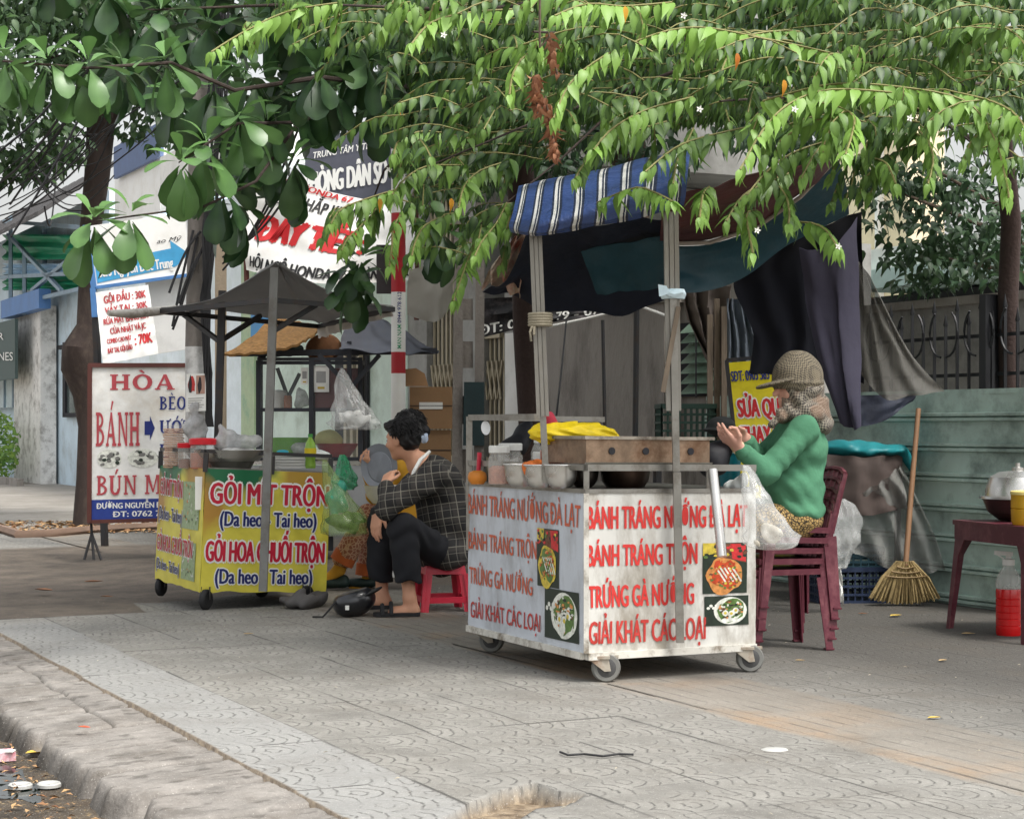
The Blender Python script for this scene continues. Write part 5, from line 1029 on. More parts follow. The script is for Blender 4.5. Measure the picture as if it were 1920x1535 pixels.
# ================================================================== CHAIRS, STOOL, TABLE
m_mar = M2('maroon_plastic', (84, 28, 42), rough=.42, var=.1, ns=5, dirt=lin((150, 96, 100)), dirt_amt=.4, ds=9, spec=.5)
def chair_proto():
    c = thing('plastic_chair', '', 'chair', (0, 0, 0), 'maroon plastic chairs stacked under the vendor')
    h = .40
    mb = MB(); q = [(-.19, -.18), (.17, -.16), (.17, .16), (-.19, .18)]      # front at -x
    mb.prism([V((x, y, h-.012)) for x, y in q], (0, 0, .012)); 
    for (xa, ya), (xb, yb) in zip(q, q[1:]+q[:1]): mb.beam((xa, ya, h-.012), (xb, yb, h-.012), .014, .028)
    mb.build('seat', m_mar, c)
    for sx, sy in ((-1, -1), (-1, 1), (1, -1), (1, 1)):
        t = V((-.175 if sx < 0 else .158, .165*sy if sx < 0 else .148*sy, h-.04)); b = V((t.x+.035*sx, t.y+.022*sy, 0)); mb = MB()
        mb.beam(t+V((0, .018*sy, 0)), b+V((0, .018*sy, 0)), .05, .007, up=V((0, 1, 0)), w2=.036).beam(t+V((.022*sx, 0, 0)), b+V((.016*sx, 0, 0)), .007, .04, up=V((0, 1, 0)))
        mb.beam(b+V((0, .012*sy, .004)), b+V((0, .0122*sy, .012)), .045, .03, up=V((0, 1, 0))); mb.build('leg', m_mar, c)
    mb = MB(); top = h+.27
    for sy in (-1, 1): mb.tube([(.165, .15*sy, h-.01), (.185, .155*sy, h+.1), (.225, .15*sy, top)], [.016, .015, .013], 6)
    mb.tube([(.225, -.15, top), (.24, -.08, top+.02), (.242, 0, top+.026), (.24, .08, top+.02), (.225, .15, top)], .014, 6)
    for y in (-.085, -.028, .028, .085): mb.beam((.175, y, h), (.238, y, top+.012), .03, .008, up=V((0, 1, 0)))
    mb.build('backrest', m_mar, c); return c
ch0 = chair_proto(); cpos = V((1.325, 9.05, 0)); cyaw = R(17.5)
clab = ['lowest of the maroon plastic chairs stacked beneath the vendor', 'second maroon chair from the ground in the vendor\'s stack', 'middle maroon chair of the stack beneath the vendor', 'second maroon chair from the top in the vendor\'s stack', 'topmost maroon chair that the green sweatshirted vendor sits on']
for i in range(5):
    if i == 0: r = ch0
    else:
        r = ch0.copy(); COL.objects.link(r)
        for k in ch0.children: c = k.copy(); COL.objects.link(c); c.parent = r
    r.location = cpos+V((.009*i, .002*i, .052*i)); r.rotation_euler[2] = cyaw+R(1.2*(i % 3-1)); r.rotation_euler[1] = R(.7*i); r['label'] = clab[i]
m_redpl = M2('red_plastic', (196, 44, 66), rough=.35, var=.08, spec=.5)
st = thing('stool', 'small red plastic stool under the man in plaid', 'stool', P(828, 1147, 10.9))
s0 = V((P(828, 0, 10.9).x, 10.92, 0)); qq = Matrix.Rotation(R(14), 3, 'Z'); SQ = lambda x, y, z: s0+qq@V((x, y, z))
hs = .272; mb = MB()
mb.hexa([SQ(-.125, -.125, hs-.05), SQ(.125, -.125, hs-.05), SQ(.125, .125, hs-.05), SQ(-.125, .125, hs-.05)], [SQ(-.115, -.115, hs), SQ(.115, -.115, hs), SQ(.115, .115, hs), SQ(-.115, .115, hs)]); mb.build('seat', m_redpl, st)
for sx in (-1, 1):
    for sy in (-1, 1):
        mb = MB().beam(SQ(.108*sx, .118*sy, hs-.05), SQ(.135*sx, .146*sy, 0), .055, .012, up=V((0, 1, 0)), w2=.05).beam(SQ(.118*sx, .108*sy, hs-.05), SQ(.146*sx, .135*sy, 0), .012, .055, up=V((0, 1, 0))); mb.build('leg', m_redpl, st)
mb = MB()
for s_ in (-1, 1): mb.beam(SQ(-.13, .137*s_, .07), SQ(.13, .137*s_, .07), .012, .035).beam(SQ(.137*s_, -.13, .07), SQ(.137*s_, .13, .07), .012, .035)
mb.build('stretcher', m_redpl, st)
tb = thing('table', 'maroon plastic table with bowls on it at the right edge', 'table', P(1860, 1200, 9.6))
a = P(1786, 974, 9.9); zt_ = a.z; ca = V((a.x, a.y, 0)); cb = V((2.60, 9.17, 0)); side = V((.74, .15, 0)); tc_ = [ca, cb, cb+side, ca+side]
ctr = sum(tc_, V())/4
mb = MB().prism([c+V((0, 0, zt_-.025)) for c in tc_], (0, 0, .025)); inn = [c.lerp(ctr, .035) for c in tc_]
for i in range(4): mb.beam(inn[i]+V((0, 0, zt_-.06)), inn[(i+1) % 4]+V((0, 0, zt_-.06)), .02, .085)
mb.build('tabletop', m_mar, tb)
for i in range(4):
    c = inn[i]; d1, d2 = (inn[(i+1) % 4]-c).normalized(), (inn[i-1]-c).normalized(); o_ = (c-ctr).normalized()
    mb = MB()
    for d in (d1, d2):
        n_ = V((d.y, -d.x, 0))*.006
        mb.prism([c+V((0, 0, zt_-.1)), c+d*.10+V((0, 0, zt_-.1)), c+d*.055+V((0, 0, zt_-.19))+o_*.01, c+d*.035+o_*.05, c+o_*.05], n_)
    mb.build('leg', m_mar, tb)
bt = P(1905, 965, 9.75); bt.z = zt_
o = MB().lathe(bt+V((0, 0, .002)), [(0, 0), (.09, .003), (.15, .05), (.175, .115), (.18, .118), (.168, .11), (.14, .05), (.08, .012), (0, .01)], 32).build('bowl', M2('dull_steel_bowl', (92, 86, 82), rough=.35, metal=.8), None, origin=bt); tag(o, 'dull dark steel bowl on the maroon table beneath the shiny basin', 'bowl')
o = MB().lathe(bt+V((.01, 0, .122)), [(.205, 0), (.20, .012), (.172, .016), (.168, .06), (.15, .115), (.10, .142), (.03, .15), (.03, .165), (.012, .17), (.012, .19), (0, .19)], 32, sx=1).build('basin', m_stain, None, origin=bt); tag(o, 'shiny steel basin turned over on the dull bowl', 'basin')
yb = P(1927, 968, 9.35); yb.z = zt_
t = thing('container', 'clear container of yellow liquid beside the bowls on the table', 'container', yb)
MB().lathe(yb+V((0, 0, .002)), [(0, 0), (.075, 0), (.082, .02), (.085, .08), (.08, .083), (.085, .088), (.085, .155)], 24).build('jar', M2('yellow_plastic', (214, 176, 56), rough=.25, transl=.4), t); MB().lathe(yb+V((0, 0, .158)), [(.088, 0), (.088, .015), (.08, .02), (0, .022)], 24).build('lid', M2('pale_yellow_lid', (226, 206, 130), rough=.3), t)
rb = G(1891, 1190)
t = thing('bottle', 'square bottle of red liquid with a white pump under the maroon table', 'bottle', rb)
MB().lathe(rb, [(0, 0), (.062, 0), (.066, .01), (.066, .05), (.063, .053), (.066, .056), (.066, .085), (.063, .088), (.066, .091), (.066, .12), (.063, .123), (.066, .126), (.066, .155), (.063, .158), (.066, .161), (.066, .19), (.063, .193), (.066, .196), (.066, .235), (.063, .245), (0, .245)], 32).build('red_liquid', M2('red_liquid', (200, 24, 26), rough=.2, spec=.6, var=.1), t)
MB().lathe(rb, [(.067, .246), (.067, .285), (.055, .32), (.03, .36), (.026, .38)], 24).build('shoulder', M2('clear_plastic', (220, 220, 216), rough=.1, alpha=.35, spec=.7), t)
mb = MB().lathe(rb, [(.032, .37), (.032, .40), (.014, .405), (.014, .43), (0, .43)], 16).beam(rb+V((.02, 0, .428)), rb+V((-.075, -.01, .436)), .022).beam(rb+V((-.07, -.01, .43)), rb+V((-.02, 0, .40)), .006); mb.build('pump', m_white, t)

# ================================================================== BY THE FENCE
br = thing('broom', 'straw broom with a bamboo handle leaning on the teal fence', 'broom', P(1697, 1135, 11.15))
MB().tube([P(1698, 1060, 11.12), P(1708, 930, 11.24), P(1722, 766, 11.38)], [.017, .017, .016], 10).build('handle', M2('bamboo_brown', (140, 106, 78), rough=.55, dirt=lin((90, 66, 50)), dirt_amt=.5), br)
mb = MB(); top = P(1697, 1052, 11.12); nb = 90
for i in range(nb):
    t = (i+.5)/nb*2-1; e = P(1696+t*67, 1132+9*abs(t)**1.5*-1+random.uniform(-5, 2), 11.13+random.uniform(-.03, .04)); m1 = top.lerp(e, .45)+V((t*.045, -.006+random.uniform(-.012, .012), -.0)); s_ = top+V((t*.05, random.uniform(-.012, .012), 0))
    mb.tube([s_, m1, e], [.006, .008, .004], 4, False)
mb.build('bristles', M2('broom_straw', (158, 138, 96), rough=.9, var=.35, ns=40), br)
mb = MB()
for k in range(3): mb.tube([top+V((t*(.05+.028*k*1.2)*1.1, -.022-.004*k, -.03-.028*k-.012*(1-t*t))) for t in np.linspace(-1, 1, 9)], .005, 5)
mb.build('binding', M2('binding_cord', (128, 104, 62)), br)
m_crn = M2('navy_crate', (40, 52, 78), rough=.5); m_crt = M2('teal_crate', (50, 84, 96), rough=.5); m_crg = M2('dark_green_crate', (36, 62, 54), rough=.5)
def crate(c, w_, d_, h_, m, label, yaw=.1, n=9, rows=4, group=None):
    t = thing('crate', label, 'crate', c, group); rt = Matrix.Rotation(yaw, 3, 'Z'); q = lambda x, y, z: V(c)+rt@V((x, y, z)); mb = MB()
    mb.hexa([q(-w_/2+.01, -d_/2+.01, .005), q(w_/2-.01, -d_/2+.01, .005), q(w_/2-.01, d_/2-.01, .005), q(-w_/2+.01, d_/2-.01, .005)], [q(-w_/2+.01, -d_/2+.01, .015), q(w_/2-.01, -d_/2+.01, .015), q(w_/2-.01, d_/2-.01, .015), q(-w_/2+.01, d_/2-.01, .015)]); mb.build('base', m, t)
    for (ax_, s_) in (('x', -1), ('x', 1), ('y', -1), ('y', 1)):
        mb = MB(); L = w_ if ax_ == 'y' else d_
        pt = (lambda a, z, o=0: q(a, (d_/2+o)*s_, z)) if ax_ == 'y' else (lambda a, z, o=0: q((w_/2+o)*s_, a, z))
        nn = n if ax_ == 'y' else max(4, int(n*d_/w_))
        for i in range(nn+1): a = -L/2+L*i/nn; mb.beam(pt(a, 0.0), pt(a, h_), .012, .01)
        for j in range(rows+1): z = h_*j/rows; mb.beam(pt(-L/2, z, .004), pt(L/2, z, .004), .012, .03 if j in (0, rows) else .014)
        mb.build('side', m, t)
    return t
crate(G(1605, 1131)+V((0, .19, 0)), .50, .34, .21, m_crn, 'navy plastic crate on the ground beside the broom', .12, 11, 4)
crate(G(1590, 1131)+V((0, .2, .215)), .44, .32, .12, m_crt, 'shallow teal crate stacked on the navy crate under the clear sheet', .1, 9, 3)
crate(P(1285, 832, 11.6)-V((0, 0, .02)), .34, .3, .26, m_crg, 'dark green crate behind the griddle, on a low stand', .05, 9, 5)
sd_ = thing('stand', 'low dark stand carrying the green crate behind the front cart', 'stand', V((P(1285, 832, 11.6).x, 11.6, 0)))
bz = P(1285, 832, 11.6).z-.022; bx = P(1285, 0, 11.6).x
MB().box((bx, 11.6, bz-.015), (.42, .36, .03)).build('top', m_dark, sd_)
for sx in (-1, 1):
    for sy in (-1, 1): MB().beam((bx+.18*sx, 11.6+.15*sy, bz-.03), (bx+.18*sx, 11.6+.15*sy, 0), .03).build('leg', m_dark, sd_)
# covered table with teal tarp, brown cloth, clear sheet
bx_ = thing('covered_table', 'low table draped in brown cloth under the teal tarp by the fence', 'table', G(1615, 1120))
c0 = P(1548, 1000, 11.25); 
m_brc = M2('brown_cloth', (68, 58, 54), rough=.9, dirt=lin((70, 60, 58)), ds=2)
Grid([[P(1545, 965, 11.2), P(1600, 968, 11.15), P(1655, 962, 11.2), P(1700, 950, 11.35)], [P(1548, 900, 11.25), P(1600, 905, 11.2), P(1650, 900, 11.25), P(1690, 895, 11.4)], [P(1545, 850, 11.3), P(1600, 856, 11.25), P(1650, 855, 11.3), P(1690, 850, 11.45)]], fold(.02, 3, .3, 20)).sheet('drape', m_brc, bx_, 26, 16)
MB().hexa([P(1545, 862, 11.35), P(1690, 862, 11.5), P(1690, 852, 11.9), P(1545, 856, 11.85)], [P(1545, 852, 11.35), P(1690, 852, 11.5), P(1690, 846, 11.9), P(1545, 848, 11.85)]).build('tabletop', m_dark, bx_)
for x, Y in ((1552, 11.5), (1683, 11.6), (1560, 11.85), (1680, 11.9)): MB().beam(P(x, 858, Y), V((P(x, 0, Y).x, Y, 0)), .035).build('leg', m_dark, bx_)
tl = P(1622, 850, 11.5)
o = solid('tarp', [E(tl+V((0, 0, .015)), (.27, .2, .045), None, .03), E(tl+V((-.12, 0, .04)), (.17, .17, .04), None, .03), C(tl+V((.22, -.05, .02)), tl+V((.29, -.06, -.09)), .045, .03, .03)], M2('folded_teal_tarp', (22, 116, 122), rough=.5), None, .012, .03, disp=wrinkle(.009, (22, 22, 34), 1)); tag(o, 'folded bright teal tarp lying over the covered table by the fence', 'tarp')
m_clear = M2('cloudy_clear_sheet', (150, 150, 146), rough=.3, alpha=.36, var=.3, ns=5, spec=.6)
cloth('plastic_sheet', [[P(1565, 1040, 11.25), P(1600, 1035, 11.27), P(1668, 1066, 11.27), P(1720, 1074, 11.26), P(1772, 1068, 11.2)], [P(1560, 985, 11.27), P(1600, 975, 11.27), P(1660, 968, 11.27), P(1712, 965, 11.28), P(1745, 985, 11.27)], [P(1590, 940, 11.2), P(1620, 920, 11.2), P(1650, 905, 11.2), P(1680, 880, 11.28), P(1690, 872, 11.38)]], m_clear, 'cloudy plastic sheet draped over the crates beside the broom', 'sheet', (.03, 5, 1, 21), 46, 26)
def bagm(name, rgb, a=.5): return M2(name, rgb, rough=.18, alpha=a, var=.25, ns=14, spec=.9, bump=.35, bs=22)
def bag(name, label, path, rad, m, cat='bag', wob=.16, seg=26, sy=.7, fill=None, seedv=0, hole=None):
    seg = 54
    t = thing(name, label, cat, V(path[-1])); mb = MB(); n = len(path)
    vs = []
    for i, p in enumerate(path):
        p = V(p)
        for k in range(seg):
            a = 2*math.pi*k/seg; r = rad[i]*(1+wob*mnoise.noise(V((math.cos(a)*2.4, math.sin(a)*2.4+seedv, i*.35)))*1.6+.05*math.sin(a*9+i*.35+3*mnoise.noise(V((a, i*.3, seedv))))+.09*mnoise.noise(V((math.cos(a)*7, math.sin(a)*7+seedv, i*.5)))); vs.append(p+V((r*math.cos(a), r*math.sin(a)*sy, 0)))
    mb.add(vs, [(i*seg+k, i*seg+(k+1) % seg, (i+1)*seg+(k+1) % seg, (i+1)*seg+k) for i in range(n-1) for k in range(seg)]+[tuple(range((n-1)*seg, n*seg))])
    mb.build('film', m, t, smooth=120)
    if fill: fill(t)
    return t
def lerp_path(pts, n):
    pts = [V(p) for p in pts]; return [Grid._i(pts, i/(n-1)) for i in range(n)]
m_food = M2('pale_noodles', (206, 196, 176), rough=.6, var=.3, ns=26)
def clump(c, r, m, name='contents', amp=.018):
    def f(t): solid(name, [E(c, r, None)], m, t, .012, disp=wrinkle(amp, (40, 44, 52), 3))
    return f
Yb = 7.72
bag('plastic_bag', 'clear bag of pale scraps hanging from the front cart rail beside the vendor', lerp_path([P(1398, 872, Yb+.1), P(1408, 900, Yb+.04), P(1420, 945, Yb), P(1438, 985, Yb), P(1446, 1015, Yb), P(1448, 1030, Yb)], 22), [.012+.098*min(1, (i/15)**1.1)*(1 if i < 17 else math.cos((i-17)/5*1.45)) for i in range(22)], bagm('thin_clear_film', (226, 228, 226), .3), fill=clump(P(1444, 1003, Yb), (.055, .045, .04), m_food), seedv=2)
bag('plastic_bag', 'yellow green bag of herbs hanging from the corner of the yellow cart', lerp_path([P(608, 862, 11.0), P(618, 890, 11.0), P(635, 935, 10.98), P(645, 970, 10.97), P(645, 995, 10.97), P(645, 1005, 10.97)], 22), [.01+.125*min(1, (i/14)**1.1)*(1 if i < 17 else math.cos((i-17)/5*1.4)) for i in range(22)], bagm('yellow_green_film', (150, 180, 100), .34), fill=lambda t: (clump(P(646, 980, 10.97), (.105, .07, .06), M2('green_herbs', (78, 104, 52), var=.5, ns=40))(t), clump(P(634, 935, 10.98), (.06, .045, .10), M2('teal_inner_bag', (60, 150, 126), rough=.3, var=.3, ns=16), 'inner_bag')(t)), seedv=5)
bag('plastic_bag', 'green bag hanging behind the yellow green bag of herbs', lerp_path([P(642, 852, 13.6), P(645, 880, 13.6), P(646, 905, 13.6), P(646, 918, 13.6)], 14), [.02+.07*min(1, i/7)*(1 if i < 11 else .7) for i in range(14)], bagm('green_film', (40, 150, 100), .75), seedv=7)
bag('plastic_bag', 'large clear bag of cups hanging in front of the glass cabinet', lerp_path([P(641, 690, 14.7), P(645, 722, 14.7), P(655, 755, 14.68), P(664, 785, 14.68), P(666, 800, 14.68), P(666, 806, 14.68)], 20), [.008+.19*min(1, (i/13)**.9)*(1 if i < 16 else math.cos((i-16)/4*1.3)) for i in range(20)], bagm('thin_clear_film', (226, 228, 226), .3), fill=clump(P(664, 785, 14.68), (.12, .08, .05), M2('white_cups', (222, 222, 218), var=.2, ns=30)), seedv=9, wob=.2)
bag('plastic_bag', 'clear bag slumped on the crates behind the stacked chairs', lerp_path([P(1575, 935, 10.7), P(1572, 955, 10.7), P(1568, 1000, 10.68), P(1560, 1040, 10.68), P(1555, 1065, 10.68)], 18), [.03+.09*min(1, i/6)*(1 if i < 14 else .8) for i in range(18)], bagm('thin_clear_film', (226, 228, 226), .3), seedv=12, wob=.3)
cloth('strip', [[P(1566, 1122, 10.75), P(1573, 1128, 10.75), P(1582, 1132, 10.75)], [P(1572, 1090, 10.75), P(1576, 1092, 10.75), P(1580, 1094, 10.75)], [P(1570, 1062, 10.75), P(1573, 1062, 10.75), P(1577, 1062, 10.75)]], m_white, 'crumpled white strip hanging in front of the navy crate', 'strip', (.012, 1, 2, 4), 8, 14)
# yellow tailoring sign
f = Surf(P(1392, 935, 11.1), P(1488, 940, 11.1), P(1462, 672, 11.15), P(1365, 680, 11.1)); sg = thing('sign', 'yellow tailoring sign with red words half hidden by the vendor', 'sign', P(1395, 935, 11.1))
bd = f.sheet('board', M2('yellow_sign', (222, 206, 40), rough=.4), sg, 6, 6, .02); mb = MB()
write(mb, f, 'SĐT: 0905 565 783', .03, .862, .98, .935, m_navy, .012); write(mb, f, 'SỬA QUẦN', .10, .60, 1.22, .725, m_red, .02, outline=m_ltr); write(mb, f, 'THAY DÂY', .10, .41, 1.2, .53, m_red, .02, outline=m_ltr); mb.build('lettering', m_red, bd)
mb = MB()
for (a, b), (c_, d_) in (((-.02, -.15), (-.02, 1.02)), ((1.02, -.15), (1.02, 1.02)), ((-.02, 1.02), (1.02, 1.02)), ((-.02, 0), (1.02, 0))): mb.beam(f(a, b, -.01), f(c_, d_, -.01), .022)
mb.build('frame', m_dark, sg)
for u_ in (-.02, 1.02): p = f(u_, -.1, -.01); MB().beam(p, V((p.x, p.y+.05, 0)), .022).build('leg', m_dark, sg)

# ================================================================== ON THE FRONT CART
zc = C1(0, 0, zt1+.019).z
def on1(px, Y): p = P(px, 0, Y); return V((p.x, Y, zc-.006))
m_jar = M2('clear_jar', (214, 214, 208), rough=.1, alpha=.32, spec=.7)
fo = on1(895, 8.62)
o = MB().lathe(fo, [(0, .004), (.03, .0), (.044, .018), (.047, .035), (.04, .055), (.02, .064), (.006, .06), (0, .06)], 22, wob=.03).build('gourd', M2('orange_rind', (206, 128, 44), rough=.5, var=.2), None, origin=fo); tag(o, 'small round orange gourd on the left corner of the front cart', 'gourd')
t = thing('knife', 'knife with red handle standing behind the orange gourd', 'knife', fo+V((0, .06, 0)))
MB().tube([P(897, 890, 8.7), P(899, 848, 8.7)], .011, 8).build('handle', m_redpl, t); MB().beam(P(896, 908, 8.7), P(897, 890, 8.7), .012, .003).build('blade', m_stain, t)
def jar(px, Y, r, h_, label, fillm, lidm, fh=.6):
    c = on1(px, Y); t = thing('jar', label, 'jar', c)
    MB().lathe(c, [(0, .003), (r*.95, .003), (r, .012), (r, h_*.8), (r*.82, h_*.9), (r*.82, h_)], 24).build('glass', m_jar, t)
    MB().lathe(c, [(0, .006), (r*.93, .006), (r*.93, h_*fh), (r*.6, h_*fh+.012), (0, h_*fh+.006)], 20, wob=.04).build('contents', fillm, t)
    MB().lathe(c+V((0, 0, h_*.97)), [(r*.93, 0), (r*.95, .004), (r*.95, .03), (r*.88, .034), (0, .034)], 24).build('lid', lidm, t); return t
m_spice = M2('pink_spice', (196, 130, 104), rough=.8, var=.3, ns=60); m_chil = M2('orange_chilli', (206, 110, 48), rough=.7, var=.35, ns=70)
jar(936, 8.5, .052, .155, 'clear jar of pinkish spice with white lid beside the gourd', m_spice, m_white, .5)
jar(957, 8.62, .06, .165, 'tall clear jar with white lid behind the steel bowls', m_spice, m_white, .35)
jar(1018, 8.45, .05, .125, 'short clear jar with white lid behind the orange heap', M2('brown_sauce', (130, 70, 50)), m_white, .5)
def bowl(px, Y, r, h_, label, m=None):
    c = on1(px, Y); o = MB().lathe(c, [(0, .003), (r*.5, .003), (r*.7, .014), (r*.86, h_*.3), (r*.95, h_*.55), (r*.99, h_*.9), (r*1.1, h_), (r*1.09, h_+.004), (r*.96, h_*.92), (r*.92, h_*.55), (r*.8, h_*.28), (r*.5, .012), (0, .012)], 32).build('bowl', m or m_stain, None, origin=c); return tag(o, label, 'bowl', 'steel bowls on the front cart')
bowl(974, 8.18, .068, .102, 'steel bowl next to the spice jars, leftmost of the shiny bowls')
bowl(1012, 8.05, .068, .102, 'shiny steel bowl holding the orange heap, between two other bowls')
bowl(1052, 7.95, .072, .104, 'shiny steel bowl under the left end of the griddle')
bowl(1095, 8.1, .068, .1, 'dark steel bowl behind the corner rail post of the front cart', M2('dull_steel_bowl', (92, 86, 82)))
c = on1(1172, 8.12)
o = MB().lathe(c, [(0, .003), (.085, .003), (.105, .03), (.118, .10), (.122, .102), (.11, .095), (.09, .02), (0, .014)], 30).build('pot', M2('burnt_steel_pot', (70, 56, 48), rough=.35, metal=.8, var=.4, ns=5), None, origin=c); tag(o, 'burnt steel pot under the griddle box', 'pot')
c = on1(1003, 8.05)+V((0, 0, .085)); o = solid('food_heap', [E(c, (.055, .05, .04), None)], m_chil, None, .007, disp=wrinkle(.006, (90, 90, 80), 1)); tag(o, 'orange heap of shredded topping in the middle steel bowl', 'food')
c = on1(1007, 8.7); t = thing('bottle', 'small clear bottle with white cap behind the jars on the front cart', 'bottle', c)
MB().lathe(c, [(0, .004), (.03, .004), (.03, .15), (.014, .19), (.012, .2)], 16).build('glass', m_jar, t); MB().lathe(c, [(.016, .195), (.016, .225), (0, .225)], 14).build('cap', m_white, t)
t = thing('basket', 'orange red wire rack beside the griddle holding a red cup', 'rack', on1(1035, 8.3)); b0 = on1(1035, 8.3)
MB().lathe(b0, [(0, .004), (.035, .004), (.042, .15), (.038, .15), (.03, .01)], 18).build('cup', M2('red_orange_cup', (206, 84, 60), rough=.4), t); mb = MB()
for z in (.06, .11, .16): mb.tube([b0+V((.05*math.cos(a), .05*math.sin(a), z)) for a in np.linspace(0, 6.28, 17)], .003, 5)
for k in range(6): a = k*1.05; mb.tube([b0+V((.05*math.cos(a), .05*math.sin(a), .0)), b0+V((.05*math.cos(a), .05*math.sin(a), .165))], .003, 5)
mb.build('wire_frame', M2('copper_wire', (190, 96, 70), rough=.4, metal=.5), t)
# griddle
gd = thing('griddle', 'rust stained steel griddle box resting on the cart rails', 'griddle', C1(.3, .12, zr))
m_rust = M2('heat_stained_steel', (142, 120, 100), rough=.4, metal=.55, var=.5, ns=7, dirt=lin((96, 64, 42)), dirt_amt=.8, ds=6, bump=.15, bs=12)
g0, g1 = .005, .63; GZ = .942; gh = .105
def GB(x, y, z): return C1(x, y, z)
mb = MB().hexa([GB(g0, .012, GZ), GB(g1, .012, GZ), GB(g1, .43, GZ), GB(g0, .43, GZ)], [GB(g0, .012, GZ+gh), GB(g1, .012, GZ+gh), GB(g1, .43, GZ+gh), GB(g0, .43, GZ+gh)]); mb.build('box', m_rust, gd)
MB().hexa([GB(g0-.012, .0, GZ+gh), GB(g1+.02, .0, GZ+gh), GB(g1+.02, .45, GZ+gh), GB(g0-.012, .45, GZ+gh)], [GB(g0-.012, .0, GZ+gh+.014), GB(g1+.02, .0, GZ+gh+.014), GB(g1+.02, .45, GZ+gh+.014), GB(g0-.012, .45, GZ+gh+.014)]).build('hot_plate', M2('plate_edge_steel', (166, 158, 146), rough=.4, metal=.7, dirt=lin((60, 48, 40)), dirt_amt=.8, ds=10), gd)
for x in (.13, .30, .53): MB().lathe(GB(x, .0105, GZ+.055), [(0, .0), (.013, .0), (.013, .002), (.016, .0), (.016, .004)], 14, -DU).build('vent_hole', m_shdark, gd)
MB().hexa([GB(g0-.006, .012, GZ-.012), GB(g1+.01, .012, GZ-.012), GB(g1+.01, .03, GZ-.012), GB(g0-.006, .03, GZ-.012)], [GB(g0-.006, .0, GZ+.006), GB(g1+.01, .0, GZ+.006), GB(g1+.01, .011, GZ+.006), GB(g0-.006, .011, GZ+.006)]).build('lower_flange', m_stl, gd)
c = C1(.06, .36, GZ+gh+.015)
o = solid('food_heap', [E(c+V((-.02, 0, .01)), (.12, .09, .05), None), E(c+V((.11, .03, .01)), (.12, .08, .05), None), E(c+V((.2, .05, .0)), (.07, .07, .035), None)], M2('bright_yellow_food', (236, 206, 30), rough=.5, var=.15, ns=24), None, .008, disp=lambda X, Y, Z: .008*np.sin(50*X+9*np.sin(30*Z))*np.sin(46*Y+40*Z)); tag(o, 'heap of bright yellow noodles on the griddle', 'food')
c = C1(.80, .30, zc)
o = solid('napkins', [E(P(1378, 908, 8.25), (.05, .05, .03), None), E(P(1392, 900, 8.2), (.03, .03, .03), None)], M2('white_tissue', (222, 226, 222), rough=.9), None, .008, disp=wrinkle(.008, (60, 60, 70))); tag(o, 'crumpled white tissue on the right end of the front cart', 'tissue')
bb = P(1342, 900, 8.75); bb.z = zc
t = thing('bag', 'black shoulder bag on the back of the front cart', 'bag', bb)
solid('pouch', [E(P(1338, 862, 8.75), (.085, .08, .085), None), E(P(1350, 845, 8.8), (.06, .07, .06), None)], M2('black_nylon', (28, 28, 34), rough=.6), t, .01, disp=wrinkle(.006))
o = solid('cap', [E(P(1352, 800, 9.3), (.075, .09, .055), None), ('ell', P(1335, 806, 9.25), (.06, .07, .008), None, .02)], M2('dark_cap', (44, 46, 46), rough=.9), None, .007); tag(o, 'dark cap hanging on the end of the plank post behind the vendor hands', 'cap')
t = thing('container', 'teal plastic tub behind the right end of the front cart', 'tub', P(1372, 905, 9.3)); MB().lathe(V((P(1368, 0, 9.4).x, 9.4, P(0, 912, 9.4).z)), [(0, 0), (.05, 0), (.062, .17), (.066, .172), (.055, .16), (.045, .01)], 20).build('tub', M2('teal_tub', (20, 110, 122), rough=.35), t)
bx2 = V((P(1368, 0, 9.4).x, 9.4, 0)); tz = P(0, 912, 9.4).z
MB().box((bx2.x, 9.4, tz-.012), (.2, .2, .02)).build('shelf', m_dark, t); MB().beam((bx2.x, 9.42, tz-.02), (bx2.x, 9.42, 0), .04).build('stand', m_dark, t)
bs = P(968, 822, 9.4); t = thing('bag', 'black bag slumped behind the jars at the back of the front cart', 'bag', bs); solid('pouch', [E(P(962, 838, 9.35), (.075, .07, .06), None), E(P(980, 820, 9.4), (.05, .06, .08), None), C(P(985, 815, 9.4), P(992, 785, 9.42), .03, .008)], M2('black_nylon', (28, 28, 34)), t, .01, disp=wrinkle(.006))
t = thing('cloth', 'pinkish red rag tied to the left front post above the jars', 'rag', P(1030, 790, 8.2)); solid('rag', [C(P(1027, 778, 8.1), P(1030, 815, 8.12), .018, .03), C(P(1030, 782, 8.1), P(1046, 812, 8.12), .012, .028)], M2('pink_red_rag', (176, 56, 74), rough=.8), t, .007, disp=wrinkle(.006, (60, 60, 30)))

